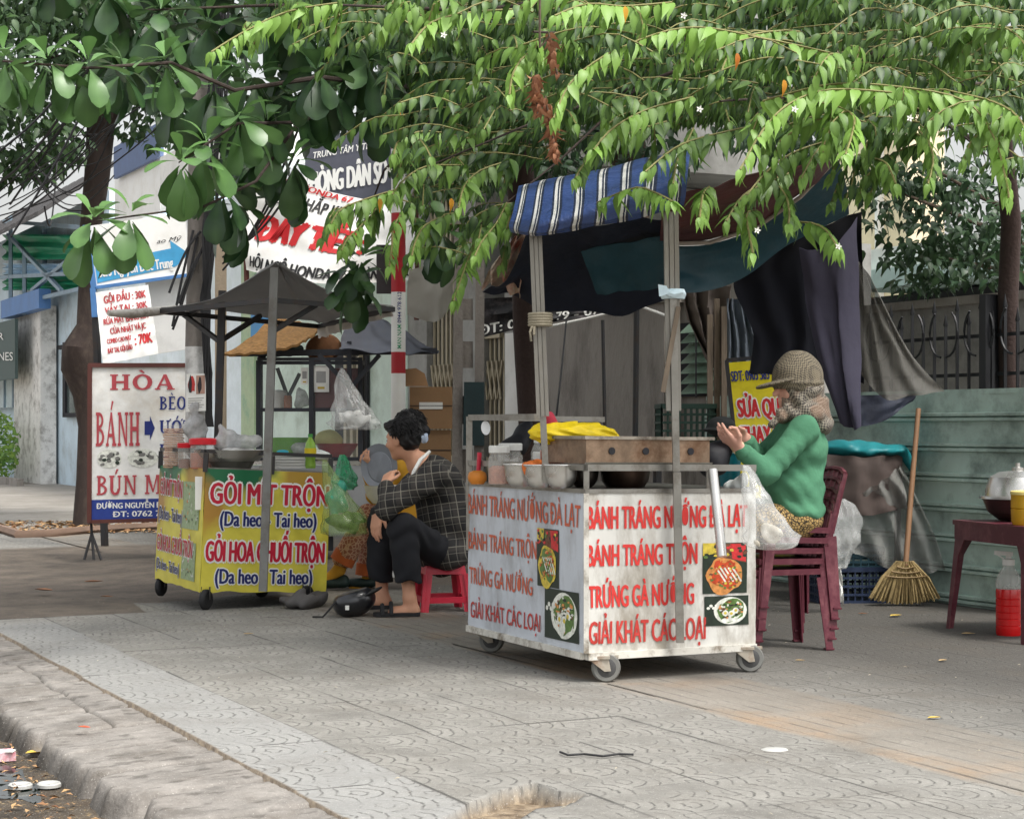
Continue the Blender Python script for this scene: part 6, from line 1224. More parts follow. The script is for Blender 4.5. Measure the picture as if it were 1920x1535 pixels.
# ================================================================== ON THE LEFT CART
z2 = zt2+.009
def on2(px, Y, extra=0.): p = P(px, 0, Y); return V((p.x, Y, z2-.02+extra))
t = thing('cracker_stack', 'tall bagged stack of round rice crackers on the yellow cart', 'food', on2(326, 11.6)); c = on2(326, 11.6)
mb = MB(); m_crk = M2('rice_cracker', (206, 160, 124), rough=.8, var=.25, ns=30)
for i in range(22): mb.lathe(c+V((random.uniform(-.006, .006), random.uniform(-.006, .006), i*.0115)), [(0, .0), (.062, .0), (.066, .004), (.062, .008), (0, .008)], 16, wob=.03, seed=i)
mb.build('crackers', m_crk, t); MB().lathe(c, [(.07, 0), (.072, .1), (.07, .2), (.072, .26), (.05, .275)], 20, wob=.05).build('bag_film', bagm('very_thin_film', (226, 228, 226), .14), t)
m_redlid = M2('red_lid', (214, 34, 48), rough=.35)
t = thing('jar', 'clear jar of orange paste with a wide red lid on the yellow cart', 'jar', on2(380, 11.1)); c = on2(380, 11.1, .0)
MB().lathe(c, [(0, .004), (.07, .004), (.078, .02), (.078, .13), (.072, .15)], 24).build('glass', m_jar, t); MB().lathe(c, [(0, .006), (.074, .006), (.074, .10), (0, .11)], 20).build('contents', M2('orange_paste', (176, 90, 54), var=.3, ns=20), t); MB().lathe(c+V((0, 0, .15)), [(.078, 0), (.084, .004), (.084, .035), (.07, .042), (0, .044)], 28).build('lid', m_redlid, t)
t = thing('jar', 'smaller jar with red lid beside the cracker stack', 'jar', on2(350, 11.25)); c = on2(350, 11.25, .0)
MB().lathe(c, [(0, .004), (.05, .004), (.054, .02), (.054, .13)], 20).build('glass', m_jar, t); MB().lathe(c, [(0, .006), (.05, .006), (.05, .06), (0, .065)], 18).build('contents', M2('brown_sauce', (130, 70, 50)), t); MB().lathe(c+V((0, 0, .13)), [(.056, 0), (.058, .004), (.058, .03), (0, .034)], 22).build('lid', m_redlid, t)
c = on2(432, 11.15, .05); t = thing('tray', 'round steel tray wrapped in cling film on the yellow cart', 'tray', c)
MB().lathe(c, [(0, .0), (.17, .0), (.2, .03), (.225, .07), (.23, .07), (.2, .022), (0, .012)], 34).build('rim', m_stain, t); solid('wrapped_food', [E(c+V((0, 0, .04)), (.17, .17, .04), None)], M2('cling_film', (200, 200, 198), rough=.2, spec=.8, var=.2, ns=12), t, .012, disp=wrinkle(.008, (40, 40, 40)))
MB().lathe(c-V((0, 0, .055)), [(.12, 0), (.15, .054)], 24).build('base_ring', m_stl, t)
c = c+V((0, 0, .08)); o = solid('plastic_bag', [E(c+V((-.02, .02, .05)), (.08, .08, .07), None), E(c+V((.10, .05, .04)), (.09, .07, .05), None), C(c+V((-.03, 0, .08)), c+V((-.06, 0, .13)), .03, .015)], M2('silver_white_plastic', (196, 196, 196), rough=.18, alpha=.62, spec=.9, var=.3, ns=16, bump=.5, bs=26), None, .01, disp=wrinkle(.012, (44, 44, 50), 3)); tag(o, 'crumpled silvery plastic bag on the wrapped tray', 'bag')
c = P(368, 797, 11.9); o = solid('plastic_bag', [E(P(366, 800, 11.6), (.075, .06, .08), None), E(P(366, 770, 11.6), (.03, .03, .05), None), C(P(366, 850, 11.6), P(366, 800, 11.6), .05, .06)], M2('silver_white_plastic', (206, 206, 206)), None, .01, disp=wrinkle(.010, (44, 44, 50), 5)); tag(o, 'tied silvery bag standing behind the red lidded jar', 'bag')
c = on2(582, 11.3); t = thing('bottle', 'lime green drink bottle with yellow label at the right end of the yellow cart', 'bottle', c)
MB().lathe(c, [(0, .003), (.03, .003), (.034, .02), (.031, .06), (.036, .08), (.036, .12), (.03, .16), (.013, .19), (.012, .2)], 20).build('glass', M2('lime_green_bottle', (150, 196, 70), rough=.15, alpha=.8, spec=.6), t); MB().lathe(c, [(.0375, .085), (.0375, .128)], 20).build('label', M2('yellow_label', (226, 200, 40)), t); MB().lathe(c, [(.015, .197), (.015, .217), (0, .217)], 14).build('cap', M2('green_cap', (70, 150, 70)), t)
c = on2(604, 11.9, .07); o = solid('plastic_bag', [E(c, (.06, .05, .035), None)], M2('white_tissue', (222, 226, 222)), None, .008, disp=wrinkle(.010, (50, 50, 50))); tag(o, 'small crumpled white bag beside the lime green bottle', 'bag')
t = thing('folder_stack', 'stack of white trays and papers on the yellow cart behind the bottle', 'papers', on2(540, 11.4)); mb = MB()
for i in range(5): c = on2(535, 11.4, .004+.018*i); mb.box(c+V((.01*random.random(), 0, .007)), (.30-.01*i, .2, .014))
mb.build('trays', m_white, t); o = solid('clip', [E(on2(530, 11.38, .105), (.04, .02, .012), None)], M2('teal_plastic_clip', (60, 170, 190)), t, .006)
# cabinet contents and things on it
def at3(px, py, dy): return P(px, py, 15+dy)
def cab(name, label, cat, parts, base):
    t = thing(name, label, cat, base)
    for nm, o_, prof, m in parts: MB().lathe(o_, prof, 22).build(nm, m, t)
    return t
b0 = at3(540, 858, .25); cab('bowl', 'lime green bowl inside the glass cabinet', 'bowl', [('bowl', b0, [(0, 0), (.09, 0), (.15, .08), (.18, .17), (.185, .17), (.14, .07), (0, .01)], M2('lime_plastic', (110, 186, 40), rough=.35))], b0)
b0 = at3(632, 858, .3); cab('basin', 'red basin inside the glass cabinet', 'basin', [('basin', b0, [(0, 0), (.10, 0), (.16, .08), (.18, .12), (.185, .12), (.15, .07), (0, .01)], M2('red_basin', (190, 40, 44), rough=.35))], b0)
b0 = at3(615, 832, .22); o = solid('food_heap', [E(b0+V((0, .05, .03)), (.12, .1, .09), None)], M2('pale_yellow_fruit', (216, 210, 140), rough=.6), None, .014, disp=wrinkle(.004)); tag(o, 'pale yellow fruit heap in the red basin of the cabinet', 'food')
b0 = at3(522, 768, .25); cab('jar', 'white plastic jar on the cabinet shelf', 'jar', [('jar', b0, [(0, 0), (.07, 0), (.075, .14), (.06, .16), (0, .17)], m_white)], b0)
b0 = at3(540, 768, .15); cab('jar', 'brown labelled jar on the cabinet shelf', 'jar', [('jar', b0, [(0, 0), (.035, 0), (.035, .1), (.03, .12), (0, .12)], M2('brown_label', (150, 90, 60)))], b0)
b0 = at3(565, 768, .25); o = solid('plastic_bag', [E(b0+V((0, 0, .09)), (.06, .05, .09), None)], M2('silver_white_plastic', (206, 206, 206)), None, .012, disp=wrinkle(.012, (30, 30, 30))); tag(o, 'red and white printed packet on the cabinet shelf', 'packet')
b0 = at3(555, 855, .12); o = solid('plastic_bag', [E(b0+V((.05, 0, .06)), (.09, .06, .06), None)], M2('silver_white_plastic', (206, 206, 206)), None, .012, disp=wrinkle(.012, (30, 30, 30), 2)); tag(o, 'clear wrapped packets in front of the lime green bowl', 'packet')
o = MB().lathe(P(606, 652, 15.35), [(0, .03), (.05, .028), (.14, .01), (.155, -.01), (.15, -.012), (0, .01)], 30, V((-.1, -1, .15)).normalized(), sy=.8).build('basket_tray', M2('brown_woven_tray', (142, 98, 66), rough=.8, var=.3, ns=20), None, origin=P(606, 670, 15.35)); tag(o, 'round brown woven tray standing on top of the cabinet', 'tray')
t = thing('bag', 'dark green and purple bags lying on top of the cabinet', 'bag', at3(530, 668, .25)); solid('bundle', [E(at3(520, 662, .25), (.12, .1, .04), None), E(at3(545, 655, .25), (.1, .1, .04), None)], M2('dark_green_film', (34, 60, 48), rough=.4), t, .012, disp=wrinkle(.012)); solid('bundle', [E(at3(493, 662, .2), (.05, .08, .04), None)], M2('dark_purple_film', (60, 30, 50), rough=.4), t, .012, disp=wrinkle(.01)); 
o = solid('plastic_bag', [E(at3(655, 660, .25), (.08, .08, .05), None)], M2('silver_white_plastic', (206, 206, 206)), None, .012, disp=wrinkle(.012, (30, 30, 30), 4)); tag(o, 'clear crumpled bag on the right end of the cabinet top', 'bag')

# ================================================================== ON THE GROUND
hg = G(662, 1157)
t = thing('helmet', 'black motorbike helmet lying on the pavement beside the sandals', 'helmet', hg)
solid('shell', [E(hg+V((0, .08, .085)), (.128, .115, .088), frame((1, 0, .3), (0, 0, 1))[3], .02), ('ell', hg+V((-.02, .08, .20)), (.24, .2, .06), frame((1, 0, .32), (0, 0, 1))[3], .01, 'sub'), ], M2('gloss_black_shell', (26, 27, 32), rough=.3, spec=.5, coat=.4), t, .007, .02)
MB().tube([hg+V((-.1, .02, .09)), hg+V((-.14, -.03, .04)), hg+V((-.17, -.05, .008)), hg+V((-.23, -.03, .006))], .006, 5).build('strap', m_blkp, t); MB().box(hg+V((-.03, -.043, .06)), (.022, .004, .026)).build('sticker', m_white, t)
solid('visor', [('ell', hg+V((.115, .06, .145)), (.055, .095, .012), frame((1, -.1, .55), (0, 0, 1))[3], .01)], m_blkp, t, .006)
o = solid('bag', [E(G(560, 1143)+V((0, .1, .05)), (.11, .08, .05), None), E(G(590, 1140)+V((0, .1, .045)), (.07, .06, .045), None)], M2('dark_grey_bag', (82, 80, 80), rough=.7), None, .009, disp=wrinkle(.016, (34, 36, 44), 2)); tag(o, 'crumpled dark grey bag on the ground under the yellow cart', 'bag')
def leafm(n, c): return M2(n, c, rough=.7, var=.25, ns=30)
lm = [leafm('dry_leaf_brown', (140, 96, 66)), leafm('dry_leaf_tan', (186, 158, 112)), leafm('dry_leaf_yellow', (206, 176, 80))]
def dry_leaf(p, L, ang, m, label, grp='dry leaves on the pavement', cu=.3):
    d = V((math.cos(ang), math.sin(ang), 0)); s = V((-d.y, d.x, 0)); mb = MB(); vs = []
    for i, (t_, w_) in enumerate(((0, .0), (.15, .6), (.4, 1), (.65, .8), (.88, .35), (1, .0))):
        for k in (-1, 0, 1): vs.append(p+d*L*(t_-.5)+s*k*w_*L*.22+V((0, 0, .006+cu*L*.5*(abs(k)*w_*.5+(t_-.5)**2))))
    mb.add(vs, [(i*3+k, i*3+k+1, i*3+k+4, i*3+k+3) for i in range(5) for k in (0, 1)])
    o = mb.build('dry_leaf', m, None, origin=p); return tag(o, label, 'leaf', grp)
for (x, y, L, k, lab) in ((176, 1092, .14, 0, 'brown curled leaf on the driveway left of the yellow cart wheels'), (82, 1108, .16, 0, 'long brown leaf on the driveway near the left edge'), (200, 1120, .09, 0, 'dark thin leaf on the driveway just above the broken paving'), (1680, 1156, .10, 2, 'yellow leaf on the ground below the broom'), (1618, 1152, .06, 0, 'reddish brown leaf on the ground below the navy crate'),
                         (1500, 1240, .05, 1, 'tan scrap beside the right caster of the front cart'), (1768, 1240, .06, 1, 'pale leaf on the dark pavement below the teal fence'), (1816, 1190, .08, 1, 'pale straw leaf under the maroon table'), (1752, 1348, .06, 2, 'small yellow leaf on the edge of the ribbed paving'), (466, 1190, .06, 1, 'pale leaf on the paving in front of the yellow cart'),
                         (78, 1413, .13, 2, 'yellow peel in the gutter by the puddle'), (144, 1465, .07, 2, 'yellow leaf at the edge of the gutter puddle'), (158, 1366, .055, 0, 'orange red scrap on the kerb')):
    p = G(x, y); v_ = p.dot(NV); p.z = -.10 if v_ < 1.3 else (.0 if v_ > 1.5 else -.0); p = G(x, y, p.z); dry_leaf(p, L, random.uniform(-.6, .9), lm[k] if 'orange' not in lab else M2('orange_scrap', (206, 84, 48)), lab)
o = MB().lathe(G(1453, 1407)+V((0, 0, .004)), [(0, .004), (.035, .004), (.042, .0), (0, .0)], 18, sx=1.1, sy=.9, wob=.05).build('paper_scrap', M2('dull_white_plastic', (176, 176, 172)), None, origin=G(1453, 1407)); tag(o, 'flat white oval scrap on the grey paving in front of the ribbed band', 'scrap')
o = MB().tube([G(x, y)+V((0, 0, .006)) for x, y in ((1050, 1412), (1065, 1418), (1095, 1416), (1130, 1420), (1160, 1416), (1188, 1417))], .004, 5).build('wire', m_blkp, None, origin=G(1120, 1417)); tag(o, 'bent black wire lying on the paving in front of the front cart', 'wire')
# gutter puddle, cups, litter
pp = S(6.36, 1.2, -.122); mb = MB(); n_ = 30
mb.add([pp+V((0, 0, .012))]+[pp+V((0, 0, .012))+NV*(.10*math.cos(a)*(1+.5*mnoise.noise(V((math.cos(a)*2, math.sin(a)*2, 3)))))+DU*(.40*math.sin(a)*(1+.4*mnoise.noise(V((math.cos(a)*2, math.sin(a)*2, 7))))) for a in np.linspace(0, 6.28, n_, endpoint=False)], [(0, 1+i, 1+(i+1) % n_) for i in range(n_)])
o = mb.build('puddle', M2('puddle_water', (14, 22, 18), rough=.05, spec=.35)); o['kind'] = 'structure'
for x, y, lab in ((38, 1478, 'pale plastic cup lid lying left in the gutter below the puddle'), (92, 1476, 'white plastic ring lid lying right in the gutter below the puddle')):
    p = G(x, y, -.11); o = MB().lathe(p+V((0, 0, .004)), [(.024, .004), (.03, .012), (.036, .014), (.04, .010), (.04, .0), (.026, .0), (.024, .004)], 20).build('cup_lid', M2('dull_white_plastic', (150, 149, 144), rough=.5, dirt=lin((100, 88, 74)), dirt_amt=.7, ds=20), None, origin=p); tag(o, lab, 'lid', 'cup lids in the gutter')
p = G(8, 1425, -.11); t = thing('packet', 'pink and white drink packet in the gutter at the left edge', 'packet', p); MB().box(p+V((0, 0, .02)), (.07, .10, .03), Matrix.Rotation(.4, 3, 'Z')).build('carton', M2('pinkish_carton', (206, 186, 190), rough=.4, dirt=lin((190, 70, 90)), dirt_amt=.8, ds=20), t); MB().box(p+V((.03, -.03, .04)), (.03, .04, .004)).build('flap', m_white, t)
def litter(name, n, spot, smin, smax, m, seed):
    r = np.random.default_rng(seed); vs, fs, tn = [], [], []
    for i in range(n):
        x, y, z = spot(r); L = r.uniform(smin, smax); a = r.uniform(0, 6.28); d = np.array([math.cos(a), math.sin(a), r.uniform(-.2, .25)])*L; s = np.array([-math.sin(a), math.cos(a), r.uniform(-.3, .3)])*L*r.uniform(.15, .4); b = np.array([x, y, z+.008]); k = len(vs)
        vs += [b-d*.5, b+s*.5+[0, 0, L*.15], b+d*.5, b-s*.5+[0, 0, L*.1]]; fs.append((k, k+1, k+2, k+3)); tn += [r.random()]*4
    o = npmesh(name, vs, [np.array(fs)], m, attr=tn); o['kind'] = 'stuff'; return o
m_lit = M2('leaf_litter', (120, 82, 56), rough=.9, tone=lin((190, 156, 112)), var=.3)
def sp_g(r): u, v = r.uniform(1, 9), r.uniform(.55, 1.34); p = S(u, v); return p.x, p.y, -.105
litter('gutter_litter', 2600, sp_g, .01, .05, m_lit, 3)
def sp_t(r): p = G(r.uniform(-20, 290), r.uniform(978, 1000)); return p.x, p.y, .0
litter('leaf_litter', 700, sp_t, .04, .14, m_lit, 4)
def sp_p(r):
    u, v = r.uniform(3, 12), r.uniform(2.0, 7.3); p = S(u, v); return p.x, p.y, .002
litter('pavement_crumbs', 420, sp_p, .006, .022, M2('pale_crumbs', (196, 188, 168), tone=lin((90, 80, 66)), rough=.9), 5)
o = MB().tube([G(x, y)+V((0, 0, .03)) for x, y in ((-20, 990), (35, 1008), (90, 1006), (180, 998), (290, 992))], .05, 6).build('pit_edging', M2('brick_edging', (128, 106, 92), rough=.9, dirt=lin((80, 70, 60)))); tag(o, 'low brick edging around the left tree pit', 'edging')
ty = V((P(-42, 0, 9.0).x, 9.0, 0)); t = thing('motorbike_wheel', 'dark vehicle tyre just cut by the left edge', 'wheel', ty)
MB().lathe(ty+V((-.06, 0, .13)), [(.06, 0), (.105, .0), (.125, .02), (.125, .08), (.105, .1), (.06, .1)], 28, V((1, .2, 0)).normalized()).build('tyre', m_blkp, t); MB().lathe(ty+V((-.05, 0, .13)), [(0, 0), (.06, 0), (.06, .07), (0, .07)], 20, V((1, .2, 0)).normalized()).build('rim', m_rim, t)

# ================================================================== SIGNS, BANNERS, POLES
def slabletters(mb, f, word, u0, v0, u1, v1, m, off=.004):
    """wide slab-serif capitals built from strokes"""
    base = {'Ò': 'O', 'Á': 'A', 'È': 'E', 'Ú': 'U', 'Ư': 'U', 'Ớ': 'O', 'Ắ': 'A'}; wd = {'M': 1.2, ' ': .45, 'E': .8, 'B': .85, 'L': .75, 'T': .85}
    tot = sum(wd.get(base.get(c, c), 1.)+.12 for c in word)-.12; x = 0; n_ = [0]
    def pl(pts, X, w_):
        n_[0] += 1; patch(mb, f, [(u0+(u1-u0)*(X+a*w_)/tot, v0+(v1-v0)*b) for a, b in pts], m, off+.00012*n_[0])
    R4 = lambda a, b, c, d: [(a, b), (c, b), (c, d), (a, d)]
    def ring(X, w_, cx, cy, rx, ry, tx, ty, a0=0, a1=6.2832, n=16):
        for i in range(n):
            s, e = a0+(a1-a0)*i/n, a0+(a1-a0)*(i+1)/n; q = lambda t, k: (cx+(rx-tx*k)*math.cos(t), cy+(ry-ty*k)*math.sin(t)); pl([q(s, 1), q(s, 0), q(e, 0), q(e, 1)], X, w_)
    for ch in word:
        c = base.get(ch, ch); w_ = wd.get(c, 1.)
        stem = lambda a, t=.11, top=1, bot=1: (pl(R4(a-t, 0, a+t, 1), x, w_), bot and pl(R4(a-t-.09, 0, a+t+.09, .09), x, w_), top and pl(R4(a-t-.09, .91, a+t+.09, 1), x, w_))
        if c == 'H': stem(.2); stem(.8); pl(R4(.3, .44, .7, .57), x, w_)
        elif c == 'O': ring(x, w_, .5, .5, .5, .52, .24, .12)
        elif c == 'A': pl([(.06, 0), (.18, 0), (.56, 1), (.44, 1)], x, w_); pl([(.68, 0), (.94, 0), (.58, 1), (.42, 1)], x, w_); pl(R4(.25, .27, .75, .37), x, w_); pl(R4(0, 0, .28, .09), x, w_); pl(R4(.6, 0, 1, .09), x, w_)
        elif c == 'B': stem(.22, .13); ring(x, w_, .35, .76, .5, .24, .22, .09, -1.57, 1.57, 9); ring(x, w_, .35, .27, .6, .27, .24, .09, -1.57, 1.57, 9)
        elif c == 'N': stem(.17, .07, 1, 1); stem(.85, .07, 1, 0); pl([(.08, 1), (.3, 1), (.92, 0), (.76, 0)], x, w_)
        elif c == 'U': stem(.2, .12, 1, 0) if False else (pl(R4(.08, .3, .32, 1), x, w_), pl(R4(0, .91, .4, 1), x, w_), pl(R4(.72, .3, .86, 1), x, w_), pl(R4(.64, .91, .96, 1), x, w_), ring(x, w_, .47, .32, .39, .34, .22, .13, 3.1416, 6.2832, 10))
        elif c == 'M': stem(.12, .06); stem(.88, .1); pl([(.06, 1), (.26, 1), (.56, .1), (.46, .1)], x, w_); pl([(.46, .1), (.54, .1), (.82, 1), (.72, 1)], x, w_)
        elif c == 'E': stem(.24, .14); pl(R4(.24, .9, .9, 1), x, w_); pl(R4(.24, 0, .95, .1), x, w_); pl(R4(.24, .45, .75, .55), x, w_); pl(R4(.8, .76, .9, .9), x, w_); pl(R4(.85, .1, .95, .26), x, w_)
        elif c == 'L': stem(.24, .14); pl(R4(.24, 0, .95, .1), x, w_); pl(R4(.85, .1, .95, .3), x, w_)
        elif c == 'T': stem(.5, .13, 0, 1); pl(R4(.02, .9, .98, 1), x, w_); pl(R4(.02, .72, .12, .9), x, w_); pl(R4(.88, .72, .98, .9), x, w_)
        if ch in 'ÒÈ': pl([(.3, 1.26), (.46, 1.3), (.62, 1.1), (.54, 1.07)], x, w_)
        if ch in 'ÁÚỚẮ': pl([(.44, 1.08), (.54, 1.06), (.72, 1.32), (.56, 1.34)], x, w_)
        if ch in 'ƯỚ': pl([(.86, .9), (1.08, 1.0), (1.1, 1.12), (.98, 1.1)], x, w_)
        if ch == 'Ắ': ring(x, w_, .5, 1.14, .2, .1, .08, .06, 3.1416, 6.2832, 6)
        x += w_+.12
m_hred = M2('faded_sign_red', (184, 74, 82), rough=.5); m_frb = M2('brown_red_frame', (92, 52, 46), rough=.6); m_hw = M2('old_white_board', (236, 236, 232), rough=.45, dirt=lin((176, 150, 100)), dirt_amt=.35, ds=2)
f = Surf(P(171, 976, 15), P(374, 971, 15.1), P(374, 686, 15.1), P(172, 686, 15)); sg = thing('sign', 'tall white food sign with red slab letters and a navy arrow by the left tree', 'sign', P(175, 1050, 15))
bd = f.sheet('board', m_hw, sg, 4, 4, .02); mb = MB()
slabletters(mb, f, 'HÒA', .17, .845, .77, .945, m_hred); slabletters(mb, f, 'BÁNH', .04, .48, .445, .70, m_hred); slabletters(mb, f, 'BÚN MẮM', .05, .165, .93, .29, m_hred)
slabletters(mb, f, 'BÈO', .63, .715, .875, .80, m_navy); slabletters(mb, f, 'ƯỚT', .63, .56, .93, .645, m_navy); slabletters(mb, f, 'L', .63, .40, .72, .49, m_navy); mb.build('lettering', m_hred, bd)
mb = MB(); rect(mb, f, .49, .55, .54, .64, m_navy, .004, 1); patch(mb, f, [(.54, .515), (.585, .595), (.54, .675)], m_navy, .0045); mb.build('arrow', m_navy, bd)
mb = MB(); rect(mb, f, .0, .0, 1, .135, M2('deep_blue_band', (40, 62, 140), rough=.5), .003, 2); write(mb, f, 'ĐƯỜNG NGUYỄN ĐỨC TRUNG', .05, .077, .98, .112, m_ltr, .02, .005); write(mb, f, 'ĐT: 0762 763 ...', .20, .022, .82, .057, m_ltr, .02, .005); mb.build('address_band', m_ltr, bd)
mb = MB()
for cx, rx in ((.165, .115), (.475, .145)):
    oval(mb, f, cx, .40, rx, .062, fg('print_plate', (222, 224, 214)), .003)
    for i in range(26): a, r = random.random()*6.3, random.random()**.5; oval(mb, f, cx+rx*.85*r*math.cos(a), .40+.052*r*math.sin(a), .022, .012, random.choice([fg('print_dark', (38, 50, 40)), fg('print_grey', (120, 120, 116)), fg('print_plate', (222, 224, 214)), fg('print_grey', (120, 120, 116))]), .0034+.0002*i, 8, .2, i)
mb.build('food_picture', m_hw, bd)
mb = MB().beam(f(-.015, -.01, 0), f(-.015, 1.01, 0), .035).beam(f(-.03, 1.005, 0), f(1.02, 1.005, 0), .035).beam(f(1.015, -.01, 0), f(1.015, 1.01, 0), .035).beam(f(-.03, -.005, 0), f(1.02, -.005, 0), .03); mb.build('frame', m_frb, sg)
a = f(.01, 0, -.02)
for px in (158, 176, 190): MB().tube([P(168, 930, 15.06), P(172, 1000, 15.05), P(px, 1049, 15.0)], .012, 6).build('leg', m_dark, sg)
MB().tube([f(1.0, .02, -.03), V((f(1, 0).x, 15.1, 0))], .014, 6).build('leg', m_dark, sg)
# tilted direction sign
f = Surf(P(180, 537, 16.6), P(364, 512, 16.6), P(350, 398, 16.6), P(165, 424, 16.6)); sg = thing('sign', 'tilted white sign with a blue arrow address band above the price banner', 'sign', P(270, 530, 16.6)); bd = f.sheet('board', m_signw, sg, 3, 3, .03)
m_cy = M2('sky_blue_print', (70, 158, 206), rough=.45); mb = MB(); patch(mb, f, [(.02, .05), (.02, .37), (.80, .45), (.80, .58), (.97, .33), (.84, .16), (.80, .14)], m_cy, .004); mb.build('arrow', m_cy, bd)
mb = MB(); write(mb, f, '38/3 Nguyễn Đức Trung', .05, .14, .80, .30, m_ltr, .015, .007); write(mb, f, 'ao Mỹ', .66, .56, .9, .63, m_blk, 0, .005, slant=.4); mb.build('lettering', m_ltr, bd)
mb = MB().beam(f(-.02, -.02, 0), f(-.02, 1.02, 0), .05).beam(f(-.02, -.02, 0), f(1.02, -.02, 0), .03).beam(f(1.02, -.02, 0), f(1.02, 1.02, 0), .03).beam(f(-.03, -.02, 0), f(-.05, -.5, 0), .05); mb.build('frame', M2('blue_frame', (76, 122, 176), rough=.5), sg)
p_ = f(-.04, -.45, 0); MB().beam(f(-.04, -.3, -.03), V((p_.x+.05, 16.75, 0)), .05).build('leg', m_dark, sg)
f = Surf(P(296, 663, 16.7), P(385, 650, 16.7), P(362, 514, 16.7), P(272, 528, 16.7)); sg = thing('sign', 'blank grey white board behind the price banner and the cable pole', 'sign', P(340, 660, 16.7)); f.sheet('board', M2('blank_grey_board', (232, 232, 230), dirt=lin((200, 198, 194))), sg, 3, 3, .02)
MB().beam(f(.95, -.02, -.03), V((f(.95, 0).x, 16.75, 0)), .04).build('leg', m_dark, sg)
wr = lambda s, a=.02: (lambda u, v: a*mnoise.noise(V((u*3, v*4, s)))+a*.5*mnoise.noise(V((u*8, v*9, s+3))))
f = Surf(P(193, 683, 16.3), P(297, 663, 16.3), P(278, 534, 16.4), P(179, 548, 16.4), wr(3)); o = thing('banner', 'creased white cloth price banner with red prices hung below the tilted sign', 'banner', P(240, 680, 16.3)); bd = f.sheet('cloth', m_signw, o, 24, 24, .003); mb = MB(); m_br = M2('brick_red_print', (178, 62, 66), rough=.5)
for t, a, v0, b_, v1, c in (('GỘI ĐẦU : 30K', .14, .83, .93, .93, m_br), ('VÁY TAI : 30K', .14, .68, .93, .77, m_br), ('RỬA MẶT BẰNG 30A', .10, .53, .92, .61, m_br), ('CỦA NHẬT VÀ JC', .2, .39, .85, .47, m_br), ('COMBO CẠO MẶT', .12, .265, .56, .33, m_br), ('RÁY TAI, GỘI ĐẦU', .12, .13, .56, .20, m_br), (': 70K', .62, .18, .93, .32, m_red)): write(mb, f, t, a, v0, b_, v1, c, .02, .006)
mb.build('lettering', m_br, bd)
bn = Grid([[P(462, 506, 19), P(520, 520, 18.9), P(610, 532, 18.8), P(700, 530, 18.9), P(778, 524, 19)], [P(454, 420, 19), P(530, 430, 18.95), P(615, 448, 18.9), P(700, 455, 18.9), P(778, 452, 19)], [P(462, 326, 19), P(540, 336, 19), P(620, 360, 19), P(700, 376, 19), P(778, 382, 19)]], lambda u, v: .05*math.sin(u*13+v*5)*mnoise.noise(V((u*2, v*2, 4)))+.03*mnoise.noise(V((u*5, v*5, 8))))
o = thing('banner', 'white cloth rally banner with red and black words hung behind the grey tarp roof', 'banner', P(620, 530, 19)); bd = bn.sheet('cloth', m_signw, o, 44, 26, .003); mb = MB()
write(mb, bn, 'CLB HONDA 67', .20, .90, .62, .985, m_red, .02, .01, .2); write(mb, bn, 'TRÊN KHẮP KHU VỰC', .13, .72, .78, .83, m_blk, .02, .01, .2); write(mb, bn, 'ĐÂY TIẾP :', .10, .37, .68, .60, m_red, .045, .01, .2); write(mb, bn, 'HỘI NGỘ HONDA 67 TOÀN QUỐC', .05, .08, .96, .20, m_blk, .02, .01, .1); mb.build('lettering', m_red, bd)
MB().tube([P(458, 330, 19.05), P(463, 545, 19.05)], .03, 6).build('side_pole', m_frb, o); MB().tube([P(780, 350, 19.05), P(781, 600, 19.05)], .03, 6).build('side_pole', m_frb, o)
f = Surf(P(572, 390, 19.5), P(750, 366, 19.5), P(750, 228, 19.5), P(572, 262, 19.5)); sg = thing('sign', 'dark slate office sign with white capitals above the rally banner', 'sign', P(660, 390, 19.5)); bd = f.sheet('board', M2('slate_board', (84, 86, 98), rough=.5), sg, 3, 3, .08); mb = MB(); write(mb, f, 'TRUNG TÂM Y TẾ QUẬN', .08, .70, .92, .79, m_ltr, .01, .01, .1); write(mb, f, 'PHÒNG DÂN SỐ', .0, .20, .86, .50, m_ltr, .02, .01); mb.build('lettering', m_ltr, bd)
bn = Grid([[P(900, 634, 15), P(985, 613, 15), P(1050, 602, 15), P(1135, 590, 15)], [P(900, 600, 15), P(985, 588, 15), P(1050, 578, 15), P(1135, 568, 15)], [P(900, 560, 15), P(985, 556, 15), P(1050, 552, 15), P(1135, 546, 15)]], wr(7, .03))
o = thing('banner', 'black phone number banner sagging behind the left front post', 'banner', P(1010, 620, 15)); bd = bn.sheet('cloth', M2('black_banner', (30, 30, 34), rough=.5, dirt=lin((120, 110, 110)), dirt_amt=.5, ds=5), o, 30, 12); mb = MB(); write(mb, bn, 'ĐT: 0905 802 79 - 07', .02, .10, .93, .38, m_ltr, .02, .008); write(mb, bn, 'Hoa', .35, .55, .55, .85, m_ltr, .0, .008, .4); mb.build('lettering', m_ltr, bd)
o = MB().tube([P(1030, 612, 14.9), P(1100, 597, 14.9), P(1170, 580, 14.8), P(1200, 574, 14.8), P(1225, 583, 14.6), P(1250, 592, 14.5)], .012, 6).build('rope', m_white, None, origin=P(1100, 600, 14.9)); tag(o, 'white rope running from the phone banner to the right front post', 'rope')
Gv = lambda px, Y: V((P(px, 0, Y).x, Y, 0))
